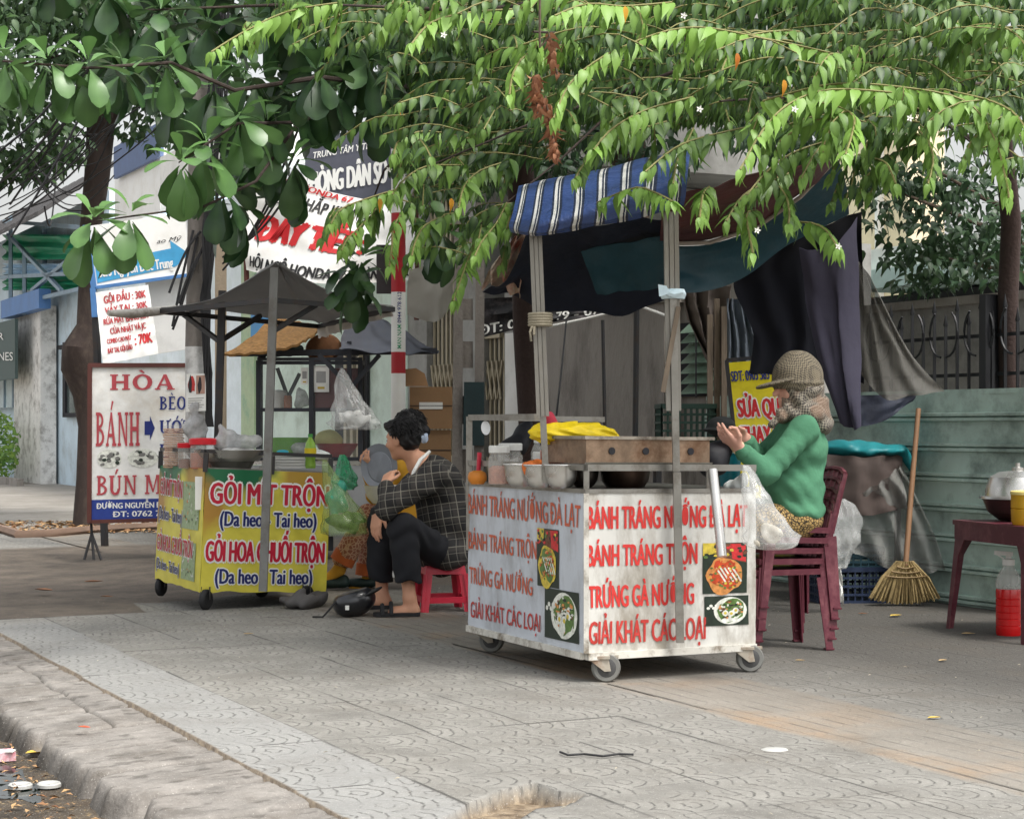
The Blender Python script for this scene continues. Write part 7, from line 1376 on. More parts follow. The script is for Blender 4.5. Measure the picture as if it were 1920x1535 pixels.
# red and white pole
pp = Gv(747, 13.3); t = thing('pole', 'red and white banded pole with phone stickers behind the man', 'pole', pp); zt3 = lambda y: P(747, y, 13.3).z
ys = [(-80, m_white), (200, m_red), (280, m_white), (400, m_red), (548, m_white), (660, m_red), (700, m_white)]
for i, (y, m) in enumerate(ys):
    z1, z0 = zt3(y), (zt3(ys[i+1][0]) if i < len(ys)-1 else 0); MB().lathe((pp.x, pp.y, z0), [(.053, 0), (.053, z1-z0)], 24).build('band', m if m is not m_red else M2('pole_red', (176, 34, 44), rough=.5, dirt=lin((120, 50, 50))), t)
def wrapf(u, v, off=0.): a = -1.57-.9+1.8*u; return V((pp.x+(.0535+off)*math.cos(a), pp.y+(.0535+off)*math.sin(a), zt3(660)+(zt3(548)-zt3(660))*v))
mb = MB()
vs, fs = glyphs('0944 978 612', .01); x1 = max(p.x for p in vs); mb.use(m_navy).add([wrapf(.55-.28*p.y/.686+.2, .02+.5*0+.46+.52*p.x/x1, .001) for p in vs], fs)
vs, fs = glyphs('MAN NAM', .01); x1 = max(p.x for p in vs); mb.use(M2('green_print', (30, 140, 96))).add([wrapf(.75-.3*p.y/.686, .05+.40*p.x/x1, .001) for p in vs], fs); mb.build('sticker_lettering', m_navy, t)
MB().box(P(720, 505, 13.4), (.11, .03, .36)).build('sign_back', M2('dark_plate', (66, 62, 64)), t)
# concrete slotted pole
t = thing('pole', 'slotted grey concrete pole standing just left of the front cart', 'pole', Gv(875, 14.5)); mb = MB()
for xa, xb, yy in ((846, 866, 0), (887, 906, 0)): mb.hexa([Gv(xa, 14.5), Gv(xb, 14.5), Gv(xb, 14.68), Gv(xa, 14.68)], [P(xa+6, 380, 14.5), P(xb+3, 380, 14.5), P(xb+3, 380, 14.68), P(xa+6, 380, 14.68)])
for ya, yb in ((1075, 960), (905, 842), (795, 742), (690, 640), (600, 560), (520, 440)): mb.hexa([P(866, min(ya, 1057), 14.53), P(887, min(ya, 1057), 14.53), P(887, min(ya, 1057), 14.65), P(866, min(ya, 1057), 14.65)], [P(866.5, yb, 14.53), P(886.5, yb, 14.53), P(886.5, yb, 14.65), P(866.5, yb, 14.65)])
mb.build('shaft', M2('pole_concrete', (124, 118, 112), dirt=lin((70, 62, 58)), dirt_amt=.7, ds=3, bump=.3), t)
MB().hexa([P(868, 835, 14.46), P(908, 835, 14.46), P(908, 835, 14.7), P(868, 835, 14.7)], [P(870, 716, 14.46), P(908, 716, 14.46), P(908, 716, 14.7), P(870, 716, 14.7)]).build('wrap', M2('dark_teal_wrap', (34, 52, 54), rough=.7), t)
# cable pole with poster
t = thing('pole', 'leaning utility pole bundled with black cables and a taped poster', 'pole', Gv(368, 14.6))
MB().tube([Gv(366, 14.6), P(367, 780, 14.6), P(366, 650, 14.6)], [.085, .082, .08], 14).build('whitewashed_base', M2('whitewash', (206, 206, 204), dirt=lin((120, 116, 112)), dirt_amt=.7, ds=5), t)
MB().tube([P(366, 650, 14.6), P(370, 430, 14.6), P(372, 200, 14.6), P(374, -80, 14.6)], [.08, .078, .075, .07], 14).build('shaft', M2('pole_concrete', (124, 118, 112)), t); mb = MB()
for i in range(16):
    a = random.uniform(-.12, .1); mb.tube([P(392+random.uniform(-6, 8), 800, 14.5), P(390+random.uniform(-7, 7), 700, 14.5+a*.2), P(385+random.uniform(-10, 10), 560, 14.48), P(393+random.uniform(-14, 14), 430, 14.46), P(398+random.uniform(-20, 26), 250, 14.45), P(400+random.uniform(-30, 40), -60, 14.45)], .009, 5)
mb.build('cables', m_blkp, t)
f = Surf(P(349, 772, 14.48), P(386, 770, 14.48), P(386, 700, 14.48), P(350, 701, 14.48)); q = f.sheet('poster', m_white, t, 3, 3, .002); mb = MB()
oval(mb, f, .28, .72, .2, .2, M2('poster_red', (190, 60, 58)), .002, 14, .2); oval(mb, f, .2, .72, .1, .22, M2('poster_dark', (50, 44, 46)), .003, 12, .2); rect(mb, f, .5, .46, .95, .95, M2('poster_tan', (176, 140, 124)), .002, 1); oval(mb, f, .7, .7, .12, .2, M2('poster_dark', (50, 44, 46)), .003, 10, .3)
for i in range(5): rect(mb, f, .1, .34-.06*i, .1+.8*(1-.1*(i % 3)), .355-.06*i, M2('print_grey', (120, 120, 116)), .002, 1)
mb.build('printed_area', m_white, q)
o = MB().hexa([Gv(403, 18), Gv(425, 18), Gv(425, 18.15), Gv(403, 18.15)], [P(403, 432, 18), P(425, 432, 18), P(425, 432, 18.15), P(403, 432, 18.15)]).build('post', M2('beige_concrete', (150, 136, 116), dirt=lin((110, 96, 80)), bump=.2), None, origin=Gv(414, 18)); tag(o, 'square beige concrete post just right of the cable pole', 'post')
cloth('sheet', [[P(764, 590, 16), P(800, 602, 15.95), P(825, 600, 15.9), P(848, 570, 15.95)], [P(764, 545, 16), P(800, 545, 15.95), P(828, 535, 15.9), P(850, 522, 15.95)], [P(768, 506, 16), P(800, 497, 16), P(828, 487, 16), P(852, 477, 16)]], m_tang, 'tan sheet hung in front of the tall folding gate', 'sheet', (.012, 2, .4, 31), 22, 16)
m_cb = M2('cardboard', (150, 118, 86), rough=.9, var=.1, dirt=lin((110, 84, 60)), dirt_amt=.4)
def cbox(x0, x1, y0, y1, Y, d, label, lab=None):
    t = thing('cardboard_box', label, 'box', P((x0+x1)/2, y1, Y), 'cardboard boxes stacked behind the man'); MB().hexa([P(x0, y1, Y), P(x1, y1, Y), P(x1, y1, Y+d), P(x0, y1, Y+d)], [P(x0, y0, Y), P(x1, y0, Y), P(x1, y0, Y+d), P(x0, y0, Y+d)]).build('carton', m_cb, t)
    if lab: MB().hexa([P(lab[0], lab[3], Y-.004), P(lab[1], lab[3], Y-.004), P(lab[1], lab[3], Y-.002), P(lab[0], lab[3], Y-.002)], [P(lab[0], lab[2], Y-.004), P(lab[1], lab[2], Y-.004), P(lab[1], lab[2], Y-.002), P(lab[0], lab[2], Y-.002)]).build('paper_label', m_white, t)
    MB().beam(P(x0, (y0*.55+y1*.45), Y-.003), P(x1, (y0*.55+y1*.45), Y-.003), .006, .002, up=V((0, 1, 0))).build('flap_seam', m_shdark, t)
cbox(768, 848, 725, 804, 15.6, .4, 'upper cardboard box with a white paper label beside the banded pole', (786, 830, 754, 767)); cbox(764, 846, 806, 890, 15.62, .42, 'middle cardboard box in the stack behind the man'); cbox(762, 846, 892, 1036, 15.64, .42, 'bottom cardboard box in the stack behind the man')
o = MB().prism([P(758, 724, 15.7), P(803, 724, 15.7), P(796, 700, 15.72), P(780, 690, 15.73), P(760, 692, 15.73)], (0, .02, 0)).build('cardboard_flap', m_cb, None, origin=P(780, 724, 15.7)); tag(o, 'loose cardboard flap standing on top of the boxes', 'cardboard')
# overhead cables at the left
mb = MB()
def wire(a, b, sag, r=.012, n=10):
    a, b = V(a), V(b); mb.tube([a.lerp(b, i/n)-V((0, 0, sag*math.sin(math.pi*i/n))) for i in range(n+1)], r, 5, False)
for i in range(11): wire(P(random.uniform(-60, 20), random.uniform(330, 450), 19+random.uniform(-1, 1)), P(random.uniform(150, 420), random.uniform(-60, 170), 16.5+random.uniform(-1.5, 1)), random.uniform(0, .5), random.uniform(.006, .013))
for i in range(9): wire(P(random.uniform(40, 110), random.uniform(270, 350), 18.6), P(random.uniform(0, 230), random.uniform(200, 420), 18+random.uniform(-1, 1)), random.uniform(-.25, .5), random.uniform(.005, .01))
for i in range(5): wire(P(370+random.uniform(-8, 20), 430+random.uniform(0, 40), 14.5), P(random.uniform(310, 340), random.uniform(545, 620), 14.4), random.uniform(-.1, .15), .011)
for i in range(4): wire(P(418, 470+12*i, 17.9), P(560, 330-30*i, 15.5), .15, .011)
o = mb.build('overhead_cables', m_blkp); o['kind'] = 'stuff'
for (a, b, c, lab) in (((-10, 290), (180, 80), 15.5, 'single thick cable rising steeply through the upper left leaves'), ((20, 445), (245, 20), 15.8, 'long thin cable crossing in front of the left tree trunk')):
    mb = MB(); wire(P(*a, c), P(*b, c), .1, .011); o = mb.build('cable', m_blkp, None, origin=P(*a, c)); tag(o, lab, 'cable')

for px, Y, y1, r, lab in ((1188, 12.6, 560, .02, 'thin dark metal pole standing behind the griddle'), (1140, 13.2, 600, .013, 'thin leaning rod left of the dark metal pole')):
    a = Gv(px, Y); o = MB().tube([a, P(px-(10 if px < 1150 else -6), y1, Y)], r, 8).build('pole', m_dark, None, origin=a); tag(o, lab, 'pole')
mb = MB(); wire(P(1062, 600, 12), P(1042, 790, 9.5), .02, .006, 6); o = mb.build('cord', m_blkp, None, origin=P(1042, 790, 9.5)); tag(o, 'thin dark cord slanting down behind the left front post', 'cord')

# ================================================================== TREES AND LEAVES
m_dbark = M2('dark_wet_bark', (58, 48, 44), rough=.9, bump=.5, bs=14, dirt=lin((96, 84, 74)), dirt_amt=.5, ds=5, stretch=(1, 1, .5))
def leaf_mat(name, col, young, transl=.3, rough=.45, dirt=None):  # second colour: young leaves, and sky light painted on near cherry sprays
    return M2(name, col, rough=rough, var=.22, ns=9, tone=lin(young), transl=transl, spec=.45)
def leaves(name, B, Dr, Nn, L, Wd, tone, st, wv, m, parent, curl=.25, foldd=.22):
    """many leaves as one mesh: base, direction, normal per leaf; st stations with half-width profile wv"""
    B, Dr, Nn = [np.asarray(x, dtype=np.float64) for x in (B, Dr, Nn)]; L, Wd, tone = np.asarray(L), np.asarray(Wd), np.asarray(tone)
    Dr /= np.linalg.norm(Dr, axis=1)[:, None]; Nn = Nn-Dr*(Nn*Dr).sum(1)[:, None]; Nn /= np.linalg.norm(Nn, axis=1)[:, None]+1e-9; Sd = np.cross(Dr, Nn); n, k = len(B), len(st)
    cv = curl*(.4+1.2*rng.random(n))
    vs = np.empty((n, k, 3, 3))
    for i, (t, w_) in enumerate(zip(st, wv)):
        c = B+Dr*(L*t*(1-.25*cv*t))[:, None]-Nn*(L*cv*t*t)[:, None]
        for j, q in enumerate((-1, 0, 1)): vs[:, i, j] = c+Sd*(Wd*w_*q)[:, None]+Nn*(Wd*w_*foldd*abs(q))[:, None]
    vs = vs.reshape(-1, 3); base = (np.arange(n)*k*3)[:, None, None]
    q = np.array([[i*3+j, i*3+j+1, i*3+j+4, i*3+j+3] for i in range(k-1) for j in (0, 1)])[None]
    return npmesh(name, vs, [(base+q).reshape(-1, 4)], m, parent, attr=np.clip(np.repeat(tone, k*3).reshape(n, k, 3)+np.array([0, .22, 0])+rng.normal(0, .05, (n, k, 1)), 0, 1).ravel(), smooth=179)
class LeafBag:
    def __init__(s): s.B, s.D, s.N, s.L, s.W, s.T = [], [], [], [], [], []
    def add(s, b, d, n, L, W, t): s.B.append(tuple(b)); s.D.append(tuple(d)); s.N.append(tuple(n)); s.L.append(L); s.W.append(W); s.T.append(t)
    def build(s, name, st, wv, m, par, **k): return leaves(name, s.B, s.D, s.N, s.L, s.W, s.T, st, wv, m, par, **k)
MST, MWV = (0, .08, .28, .52, .78, 1), (.08, .66, 1., .76, .26, .0)
TST, TWV = (0, .12, .35, .6, .8, .93, 1), (.06, .16, .5, .86, 1., .74, .2)
UPV = V((0, 0, 1))
lb = LeafBag(); tw = MB(); fl = MB(); u01 = random.random
def spray(path, L, tone, step=.030, r=.0035, dens=1.):
    pts = [V(p) for p in path]; n = max(4, int(sum((pts[i+1]-pts[i]).length for i in range(len(pts)-1))/step)); P_ = [Grid._i(pts, i/n) for i in range(n+1)]
    tw.tube(P_[::3]+[P_[-1]], r, 4, False)
    for i in range(n):
        T = (P_[i+1]-P_[i]).normalized(); side = T.cross(UPV)
        if side.length < .2: side = V((1, 0, 0))
        side.normalize(); up = side.cross(T)
        sg = 1 if i % 2 else -1; f = i/n; sz = L*(.72+.5*math.sin(math.pi*min(1, .25+f*.75)))*random.uniform(.7, 1.2)
        if u01() > dens: continue
        d = T*random.uniform(.2, .75)+side*sg*random.uniform(.3, .8)-UPV*random.uniform(.35, 1.15)+V((random.gauss(0, .2), random.gauss(0, .2), random.gauss(0, .12))); nn = UPV*.8+side*sg*.45+V((random.gauss(0, .2), -.35+random.gauss(0, .2), 0))
        lb.add(P_[i], d, nn, sz, sz*random.uniform(.15, .215), min(1, max(0, tone+random.gauss(0, .12)+(.25 if f > .88 else 0))))
    for k in range(2): lb.add(P_[-1], (P_[-1]-P_[-3]).normalized()-UPV*.8+V((random.gauss(0, .3), random.gauss(0, .3), 0)), V((0, -1, .4)), L*.7, L*.14, min(1, tone+.35))
mun = thing('tree', 'drooping cherry tree with serrated light green leaves over the front cart', 'tree', V((P(1897, 0, 12.6).x, 12.6, 0)))
near = [ # sprays nearest the street, open-sky light painted in as paler tone, drawn where the photograph shows them
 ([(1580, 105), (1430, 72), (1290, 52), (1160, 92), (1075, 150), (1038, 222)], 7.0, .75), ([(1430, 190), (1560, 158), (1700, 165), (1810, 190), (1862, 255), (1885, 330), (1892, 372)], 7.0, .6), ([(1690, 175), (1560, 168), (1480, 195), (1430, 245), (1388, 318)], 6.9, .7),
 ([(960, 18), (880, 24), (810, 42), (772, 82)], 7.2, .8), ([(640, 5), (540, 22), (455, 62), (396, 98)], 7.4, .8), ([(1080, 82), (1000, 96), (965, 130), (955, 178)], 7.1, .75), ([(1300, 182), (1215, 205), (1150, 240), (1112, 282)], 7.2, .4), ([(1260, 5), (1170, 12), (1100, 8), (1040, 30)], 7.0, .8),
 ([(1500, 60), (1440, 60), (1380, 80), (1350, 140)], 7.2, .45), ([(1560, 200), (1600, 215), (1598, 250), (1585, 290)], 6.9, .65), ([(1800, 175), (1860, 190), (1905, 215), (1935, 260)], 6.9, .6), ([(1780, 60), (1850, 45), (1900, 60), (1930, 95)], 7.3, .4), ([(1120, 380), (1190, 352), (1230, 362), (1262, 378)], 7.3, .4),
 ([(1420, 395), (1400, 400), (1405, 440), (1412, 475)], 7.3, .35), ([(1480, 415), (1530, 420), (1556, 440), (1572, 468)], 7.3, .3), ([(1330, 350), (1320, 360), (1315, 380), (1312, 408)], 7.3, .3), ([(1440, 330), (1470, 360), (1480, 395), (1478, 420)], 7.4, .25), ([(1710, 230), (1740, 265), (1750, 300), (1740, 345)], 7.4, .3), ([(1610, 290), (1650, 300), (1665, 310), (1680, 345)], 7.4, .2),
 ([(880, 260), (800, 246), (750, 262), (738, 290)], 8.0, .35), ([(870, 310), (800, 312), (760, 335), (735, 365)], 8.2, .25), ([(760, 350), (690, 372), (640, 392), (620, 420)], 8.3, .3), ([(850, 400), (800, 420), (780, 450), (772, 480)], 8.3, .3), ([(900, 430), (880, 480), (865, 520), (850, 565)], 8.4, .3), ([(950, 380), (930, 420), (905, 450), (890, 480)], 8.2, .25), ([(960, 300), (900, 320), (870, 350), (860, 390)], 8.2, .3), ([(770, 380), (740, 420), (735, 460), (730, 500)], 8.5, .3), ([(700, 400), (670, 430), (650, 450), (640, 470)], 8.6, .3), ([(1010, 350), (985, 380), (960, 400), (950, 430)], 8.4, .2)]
near += [([(1420, 235), (1340, 252), (1270, 275), (1210, 322)], 7.3, .1), ([(1560, 262), (1490, 285), (1440, 320), (1400, 366)], 7.3, .1), ([(1250, 228), (1180, 250), (1110, 290), (1078, 335)], 7.4, .15), ([(1480, 325), (1430, 345), (1390, 370), (1362, 415)], 7.4, .05), ([(1620, 228), (1570, 250), (1530, 285), (1502, 335)], 7.3, .15), ([(1300, 240), (1290, 262), (1270, 300), (1262, 345)], 7.4, .1)]
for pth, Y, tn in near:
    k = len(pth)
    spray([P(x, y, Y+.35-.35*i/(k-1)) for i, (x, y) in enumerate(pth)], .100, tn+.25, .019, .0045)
    for j in range(1 if Y >= 8 else 0 if max(q[1] for q in pth) > 320 and 1090 < pth[0][0] < 1600 else 4):   # side twigs
        i = random.randrange(0, k-1); a = P(*pth[i], Y+.3); e = a+V((random.uniform(-.28, .1), random.uniform(-.2, .2), random.uniform(-.12, .06))); spray([a, a.lerp(e, .5)+V((0, 0, .03)), e, e-V((.03, 0, .08))], .095, tn*.75, .022)
LOWX = [(380, -40), (470, 40), (600, 70), (660, 120), (705, 200), (745, 380), (790, 500), (850, 560), (895, 520), (945, 430), (980, 350), (1050, 300), (1150, 275), (1280, 255), (1400, 262), (1560, 262), (1640, 300), (1720, 290), (1800, 330), (1920, 420), (2000, 440)]
def ylow(x):
    for (a, b), (c, d) in zip(LOWX, LOWX[1:]):
        if a <= x <= c: return b+(d-b)*(x-a)/(c-a)
    return -200
for i in range(150):                                       # looser mass between the drawn sprays
    x, y, Y = random.uniform(640, 1960), random.uniform(-60, 290), random.uniform(7.2, 8.4)
    if y > ylow(x)-60: continue
    a = P(x, y, Y); ln = random.uniform(.3, .55); ang = math.radians(random.uniform(130, 320)); d = V((math.cos(ang), math.sin(ang)*.5, random.uniform(-.05, .2))); spray([a, a+d*ln*.5, a+d*ln-V((0, 0, .22*ln))], .082, random.uniform(0, .2), .023)
cnt = 0
while cnt < 1700:
    x, y = random.uniform(420, 2080), random.uniform(-320, 500); Y = 8.2+5.6*random.random()**.7
    if y > ylow(x)-20: continue
    if 1640 < x < 1960 and y > 200 and u01() < .7: continue
    a = P(x, y, Y); ln = random.uniform(.45, .85); ang = math.radians(random.uniform(120, 330)); d = V((math.cos(ang), math.sin(ang)*.8, random.uniform(-.05, .25)))
    pt = [a, a+d*ln*.35, a+d*ln*.7-V((0, 0, .08*ln)), a+d*ln-V((0, 0, random.uniform(.15, .35)*ln))]
    e = pt[-1]; px, py = 960+e.x/e.y*K, 800-(e.z-CH)/e.y*K
    if py+12 > ylow(px): continue
    if 930 < px < 1640 and py > 235 and 7.5 < e.y < 10.8: continue
    spray(pt, .092, random.choice((.0, .1, .2, .35)) if Y < 9.2 else random.choice((0, 0, .05, .1)), .027); cnt += 1  # deep sprays painted darker, as the shaded inside of the crown
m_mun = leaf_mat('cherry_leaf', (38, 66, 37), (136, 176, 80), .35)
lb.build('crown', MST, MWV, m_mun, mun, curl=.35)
m_bark = M2('grey_brown_bark', (96, 82, 70), rough=.9, dirt=lin((52, 44, 38)), dirt_amt=.6, ds=6, bump=.4, stretch=(1, 1, .4)); m_twig = M2('green_brown_twig', (120, 116, 70), rough=.7)
tw.build('twigs', m_twig, mun)
base = V((P(1897, 0, 12.6).x, 12.6, 0)); mb = MB().tube([base, P(1893, 760, 12.6), P(1890, 560, 12.55), P(1896, 420, 12.4), P(1880, 250, 12.0), P(1840, 120, 11.4)], [.09, .075, .07, .068, .06, .05], 14); mb.build('trunk', M2('dark_red_bark', (62, 48, 44), rough=.9, bump=.4, dirt=lin((36, 30, 28))), mun); mb = MB()
for pth, r0 in (([(1880, 250, 12), (1760, 130, 11), (1600, 90, 10), (1400, 80, 9), (1200, 70, 8.2), (1000, 60, 7.6)], .06), ([(1890, 300, 12.2), (1700, 190, 10.5), (1500, 180, 8.8), (1350, 190, 7.6)], .05), ([(1840, 120, 11.4), (1600, 0, 10.4), (1300, -40, 9.6), (900, 20, 8.8), (640, 10, 7.9)], .06), ([(1400, 80, 9), (1200, 160, 9), (1000, 230, 8.8), (760, 330, 8.6)], .035), ([(1860, 200, 11.8), (1900, 150, 9.5), (1800, 160, 7.6)], .045), ([(1200, 160, 9), (1050, 300, 8.8), (900, 420, 8.6)], .025), ([(1700, 190, 10.5), (1800, 250, 9), (1860, 300, 8)], .03)):
    mb.tube([P(*q) for q in pth], [.34*r0*(1-.75*i/(len(pth)-1)) for i in range(len(pth))], 8)
mb.build('limbs', m_dbark, mun)
mb = MB()                                                   # white five-petalled flowers and yellowed leaves
for x, y, Y in ((1490, 205, 6.8), (1312, 205, 6.9), (1420, 432, 7.2), (1572, 462, 7.2), (832, 66, 7.1), (1282, 30, 7.1), (730, 318, 8.1), (1706, 222, 6.9)):
    c = P(x, y, Y)
    for k in range(5): a = k*1.2566; d = V((math.cos(a), -.25, math.sin(a))); s = V((-math.sin(a), 0, math.cos(a))); mb.add([c, c+d*.008+s*.004, c+d*.015, c+d*.008-s*.004], [(0, 1, 2, 3)])
    mb.lathe(c-V((0, .004, 0)), [(0, -.004), (.004, 0), (0, .004)], 6)
mb.build('flowers', M2('white_petal', (236, 236, 228), rough=.6), mun)
yl = LeafBag()
for x, y, Y in ((1382, 100, 6.85), (1470, 150, 6.85), (712, 372, 8.2), (846, 372, 8.2), (1172, 12, 7.0), (752, 205, 8.1)): yl.add(P(x, y, Y), (.1, -.1, -1), (.6, -1, .1), .07, .013, u01())
yl.build('yellowed_leaves', MST, MWV, leaf_mat('yellowed_leaf', (206, 160, 44), (190, 110, 40)), mun)
dr = LeafBag(); tws = MB()
for p0, p1, n in (((1028, 60), (1045, 140), 30), ((1005, 140), (1008, 215), 60), ((1022, 180), (1045, 300), 90)):
    tws.tube([P(*p0, 7.1), P(*p1, 7.1)], .004, 4)
    for i in range(n): t = u01(); b = P(p0[0]+(p1[0]-p0[0])*t+random.uniform(-6, 6), p0[1]+(p1[1]-p0[1])*t, 7.1+random.uniform(-.03, .03)); dr.add(b, (random.gauss(0, .35), random.gauss(0, .35), -1), (random.gauss(0, 1), -1, 0), random.uniform(.03, .06), random.uniform(.006, .013), u01())
tws.tube([P(1012, -20, 7.1), P(1012, 90, 7.1), P(1028, 70, 7.1)], .005, 5)
dd = thing('dead_twig', 'hanging dead twig of curled brown leaves in front of the cherry tree', 'twig', P(1020, 300, 7.1)); dr.build('dead_leaves', MST, MWV, leaf_mat('dead_leaf', (134, 88, 66), (178, 128, 96), .15, .8), dd, curl=.9); tws.build('stem', m_bark, dd)

# broad-leaved almond tree at the upper left
alm = thing('tree', 'tropical almond tree with big paddle leaves over the yellow cart', 'tree', V((P(1005, 0, 13.4).x, 13.4, 0))); lb = LeafBag(); tw = MB()
def rosette(c, n=13, L=.21, tone=.25, ax=None):
    ax = (ax or V((random.gauss(0, .25), random.gauss(-.15, .25), 1))).normalized(); a0 = u01()*6.28; e1 = ax.orthogonal().normalized(); e2 = ax.cross(e1)
    for i in range(n):
        a = a0+i*2.4; f = i/(n-1); th = .35+2.0*f**.8+random.gauss(0, .12); r = e1*math.cos(a)+e2*math.sin(a); d = ax*math.cos(th)+r*math.sin(th)
        if f > .55: d = d-UPV*.5
        nn = ax*math.sin(th)-r*math.cos(th)+V((0, 0, .3)); s = L*(.62+.55*f)*random.uniform(.85, 1.12); lb.add(c+d*.02-ax*.03*f, d, nn, s, s*random.uniform(.23, .29), min(1, max(0, tone+.45*(1-f)**2+random.gauss(0, .08))))
rs = [(8, 105, 8.3), (88, 108, 8.2), (165, 118, 8.3), (308, 108, 8.5), (445, 215, 8.2), (596, 130, 8.6), (340, 298, 8.0), (245, 398, 7.9), (175, 410, 7.9), (385, 268, 8.1), (500, 230, 8.7), (560, 40, 9), (640, 40, 9.2), (690, 110, 9.2), (470, 300, 8.8), (550, 300, 9), (420, 350, 8.6), (615, 165, 9.2), (690, 200, 9.4), (230, 130, 8.8), (400, 160, 8.9), (480, 140, 9), (540, 180, 9.1), (330, 180, 9), (300, 20, 9.3), (250, 40, 9.6), (390, 40, 9.6), (480, 30, 9.6), (720, 160, 9.8), (730, 40, 9.8), (-60, 130, 8.5), (680, 480, 10.2), (665, 520, 10.2), (450, 380, 9.0), (200, -20, 9.5), (100, -60, 9.4), (600, -40, 9.4), (830, 430, 9.9), (820, 80, 10), (770, 250, 10.2)]
for x, y, Y in rs: rosette(P(x, y, Y), random.choice((12, 14, 15)), .205*(1 if Y < 8.9 else 1.1), .5 if Y < 8.6 else .08)
for i in range(75):
    x, y = random.uniform(200, 800), random.uniform(-220, 330)
    if (x < 420 and y > 130) or (x > 520 and y > 170): continue
    rosette(P(x, y, random.uniform(9.6, 11.5)), 12, .23, .0)
m_alm = leaf_mat('almond_leaf', (34, 62, 38), (108, 148, 84), .22, .36); lb.build('crown', TST, TWV, m_alm, alm, curl=.34, foldd=.2)
b0 = V((P(1005, 0, 13.4).x, 13.4, 0)); mb = MB().tube([b0, P(1003, 800, 13.4), P(990, 620, 13.3), P(985, 420, 13), P(960, 200, 12.5), P(900, 60, 11.8)], [.13, .12, .11, .105, .095, .08], 12); mb.build('trunk', M2('dark_red_bark', (62, 48, 44), rough=.9, bump=.4, dirt=lin((36, 30, 28))), alm); mb = MB()
for pth, r0 in (([(960, 200, 12.5), (860, 170, 11), (720, 160, 9.8), (600, 145, 8.9), (440, 170, 8.6), (320, 118, 8.55), (165, 128, 8.35), (5, 115, 8.3)], .045), ([(720, 160, 9.8), (560, 230, 9.0), (445, 232, 8.3), (380, 275, 8.1), (335, 305, 8.05)], .028), ([(560, 230, 9), (480, 340, 8.5), (380, 388, 8.1), (250, 405, 7.95), (180, 415, 7.9)], .022), ([(900, 60, 11.8), (740, 20, 10), (520, 10, 9.4), (260, 20, 9.4)], .04), ([(860, 170, 11), (720, 320, 10), (660, 480, 10.2)], .025)):
    mb.tube([P(*q) for q in pth], [.4*r0*(1-.7*i/(len(pth)-1)) for i in range(len(pth))], 7)
mb.build('limbs', m_dbark, alm)

# dark tree at the left, with burl and cables round it
def cluster_tree(name, label, blobs, nleaf, L, m, base, trunkp, trunkr, bark, limbs=(), wd=.24, tonef=lambda: random.random()*.3):
    t = thing(name, label, 'tree', base); lbg = LeafBag(); tot = sum(b[3]*b[4] for b in blobs)
    for (x, y, Y, rx, ry, rY) in blobs:
        for i in range(int(nleaf*rx*ry/tot)):
            a, r = u01()*6.283, u01()**.55; p = P(x+rx*r*math.cos(a), y+ry*r*math.sin(a), Y+random.uniform(-rY, rY))
            if mnoise.noise(p*1.6) < -.18: continue
            lbg.add(p, (random.gauss(0, .7), random.gauss(-.2, .6), random.gauss(-.55, .4)), (random.gauss(0, .4), random.gauss(-.4, .4), 1), L*random.uniform(.7, 1.2), L*wd*random.uniform(.8, 1.1), tonef())
    lbg.build('crown', MST, MWV, m, t, curl=.3)
    if trunkp: MB().tube(trunkp, trunkr, 14).build('trunk', bark, t)
    if limbs:
        mb = MB()
        for pth, r0 in limbs: mb.tube(pth, [r0*(1-.7*i/(len(pth)-1)) for i in range(len(pth))], 7)
        mb.build('limbs', bark, t)
    return t
m_dkl = leaf_mat('dark_leaf', (40, 66, 42), (98, 128, 70), .2); m_dbark = M2('dark_wet_bark', (58, 48, 44), rough=.9, bump=.5, bs=14, dirt=lin((96, 84, 74)), dirt_amt=.5, ds=5, stretch=(1, 1, .5))
cluster_tree('tree', 'dark leaved tree with a swollen burl on its trunk at the left', [(60, 40, 20, 190, 110, 1.6), (20, 190, 20, 120, 70, 1.2), (60, 270, 19.5, 110, 55, 1), (200, 60, 20.5, 150, 120, 1.6), (330, 60, 20.5, 160, 140, 1.6), (90, -90, 20, 240, 110, 2), (300, 190, 21, 110, 90, 1), (-40, 100, 19, 120, 160, 1.5), (120, -20, 21, 200, 100, 1), (30, 300, 19, 100, 50, .8)], 12000, .16, m_dkl, Gv(165, 20.2),
             [Gv(170, 20.2), P(166, 900, 20.2), P(168, 800, 20.2), P(162, 740, 20.2), P(152, 690, 20.15), P(152, 655, 20.1), P(164, 610, 20.2), P(164, 540, 20.2), P(168, 440, 20.2), P(182, 330, 20.2), P(192, 200, 20.2), P(196, 50, 20.3), P(190, -100, 20.4)], [.20, .135, .125, .15, .22, .21, .12, .10, .115, .14, .16, .16, .13], m_dbark, limbs=[([P(192, 200, 20.2), P(120, 120, 20), P(40, 60, 19.8)], .08), ([P(196, 100, 20.2), P(300, 40, 20.2), P(380, 20, 20.2)], .08), ([P(190, 260, 20.2), P(215, 230, 20), P(240, 120, 19.8)], .06)])
m_dk2 = leaf_mat('dark_pointed_leaf', (34, 58, 40), (90, 122, 74), .22)
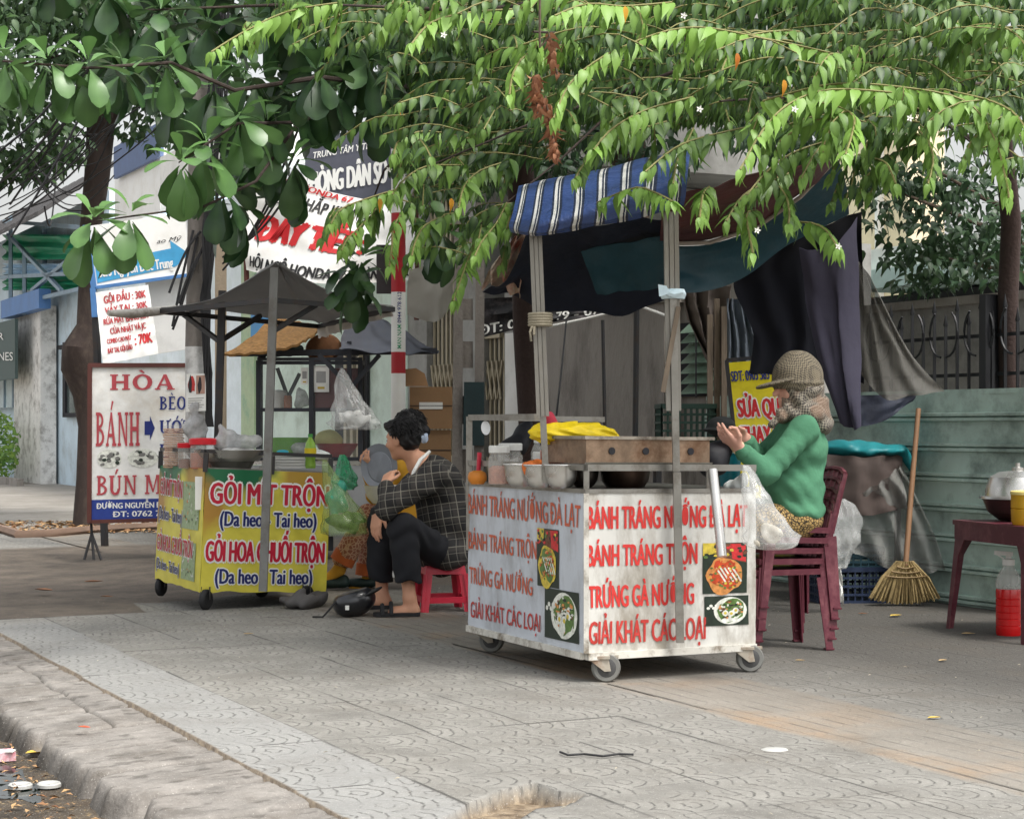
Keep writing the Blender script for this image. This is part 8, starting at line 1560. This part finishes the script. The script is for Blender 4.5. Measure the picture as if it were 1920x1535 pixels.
cluster_tree('tree', 'sparse dark tree against the white sky behind the teal fence', [(1680, 345, 15, 90, 40, .8), (1790, 390, 15, 110, 60, .8), (1670, 400, 15.4, 70, 30, .6), (1700, 470, 15, 85, 28, .6), (1830, 500, 14.6, 100, 35, .6), (1800, 330, 15.5, 120, 40, .8), (1900, 440, 14.6, 70, 60, .6), (1840, 460, 15, 110, 40, .8), (1630, 440, 15.2, 40, 25, .4), (1730, 530, 15, 60, 22, .5)], 2300, .12, m_dk2, Gv(1965, 15),
             [Gv(1965, 15), P(1962, 600, 15), P(1950, 400, 15), P(1930, 250, 15)], [.13, .11, .09, .06], m_bark, limbs=[([P(1955, 480, 15), P(1860, 430, 15), P(1760, 390, 15), P(1660, 350, 15)], .03), ([P(1950, 420, 15), P(1840, 370, 15), P(1740, 310, 15.2)], .03), ([P(1958, 520, 15), P(1850, 500, 14.8), P(1700, 470, 15)], .025)])
cluster_tree('tree', 'dark leafy mass of a tree filling the sky behind the cherry branches', [(820, 60, 15.5, 260, 160, 1.5), (1100, 120, 16, 260, 150, 1.5), (1330, 60, 16, 200, 140, 1.5), (1480, 230, 15.5, 150, 70, 1), (900, 270, 15.5, 160, 90, 1), (1150, 290, 15, 160, 60, 1), (1750, 60, 15, 230, 120, 1.5), (1600, 170, 15.5, 130, 70, 1)], 10500, .15, m_dk2, S(14.6, 8.6), [S(14.6, 8.6), P(1180, 300, 15.6), P(1170, 50, 15.8)], [.18, .15, .1], m_bark, limbs=[([P(1180, 250, 15.6), P(1350, 120, 15.8), P(1500, 60, 15.8)], .06), ([P(1180, 280, 15.6), P(1000, 150, 15.6), P(850, 80, 15.6)], .06)], tonef=lambda: random.random()*.2)
sh = thing('shrub', 'bright green shrub at the foot of the peeling pillar', 'shrub', FP(5, 905, 6.9)); lbg = LeafBag()
for i in range(900):
    a, r = u01()*6.28, u01()**.5; p = FP(-12+46*r*math.cos(a), 838+66*r*math.sin(a), 6.9)+V((0, random.uniform(-.3, .3), 0)); lbg.add(p, (random.gauss(0, .6), random.gauss(-.4, .5), random.gauss(.3, .5)), (random.gauss(0, .4), -.5, 1), random.uniform(.1, .18), .04, u01()*.7)
lbg.build('foliage', MST, MWV, leaf_mat('shrub_leaf', (60, 110, 50), (150, 180, 80)), sh); MB().tube([FP(-6, 905, 6.9), FP(-6, 850, 6.9)], .03, 6).build('stem', m_bark, sh)
o = MB(); slab(o, -200, 32, 0, zz(10, 895, 6.7), 6.7, .12); o = o.build('planter_kerb', m_concw, None, origin=sbase(10, 6.7)); tag(o, 'low concrete planter kerb in front of the shrub', 'kerb')
# stalk for the mirror
bpy.data.objects.remove(_fo); bpy.data.curves.remove(_fc)
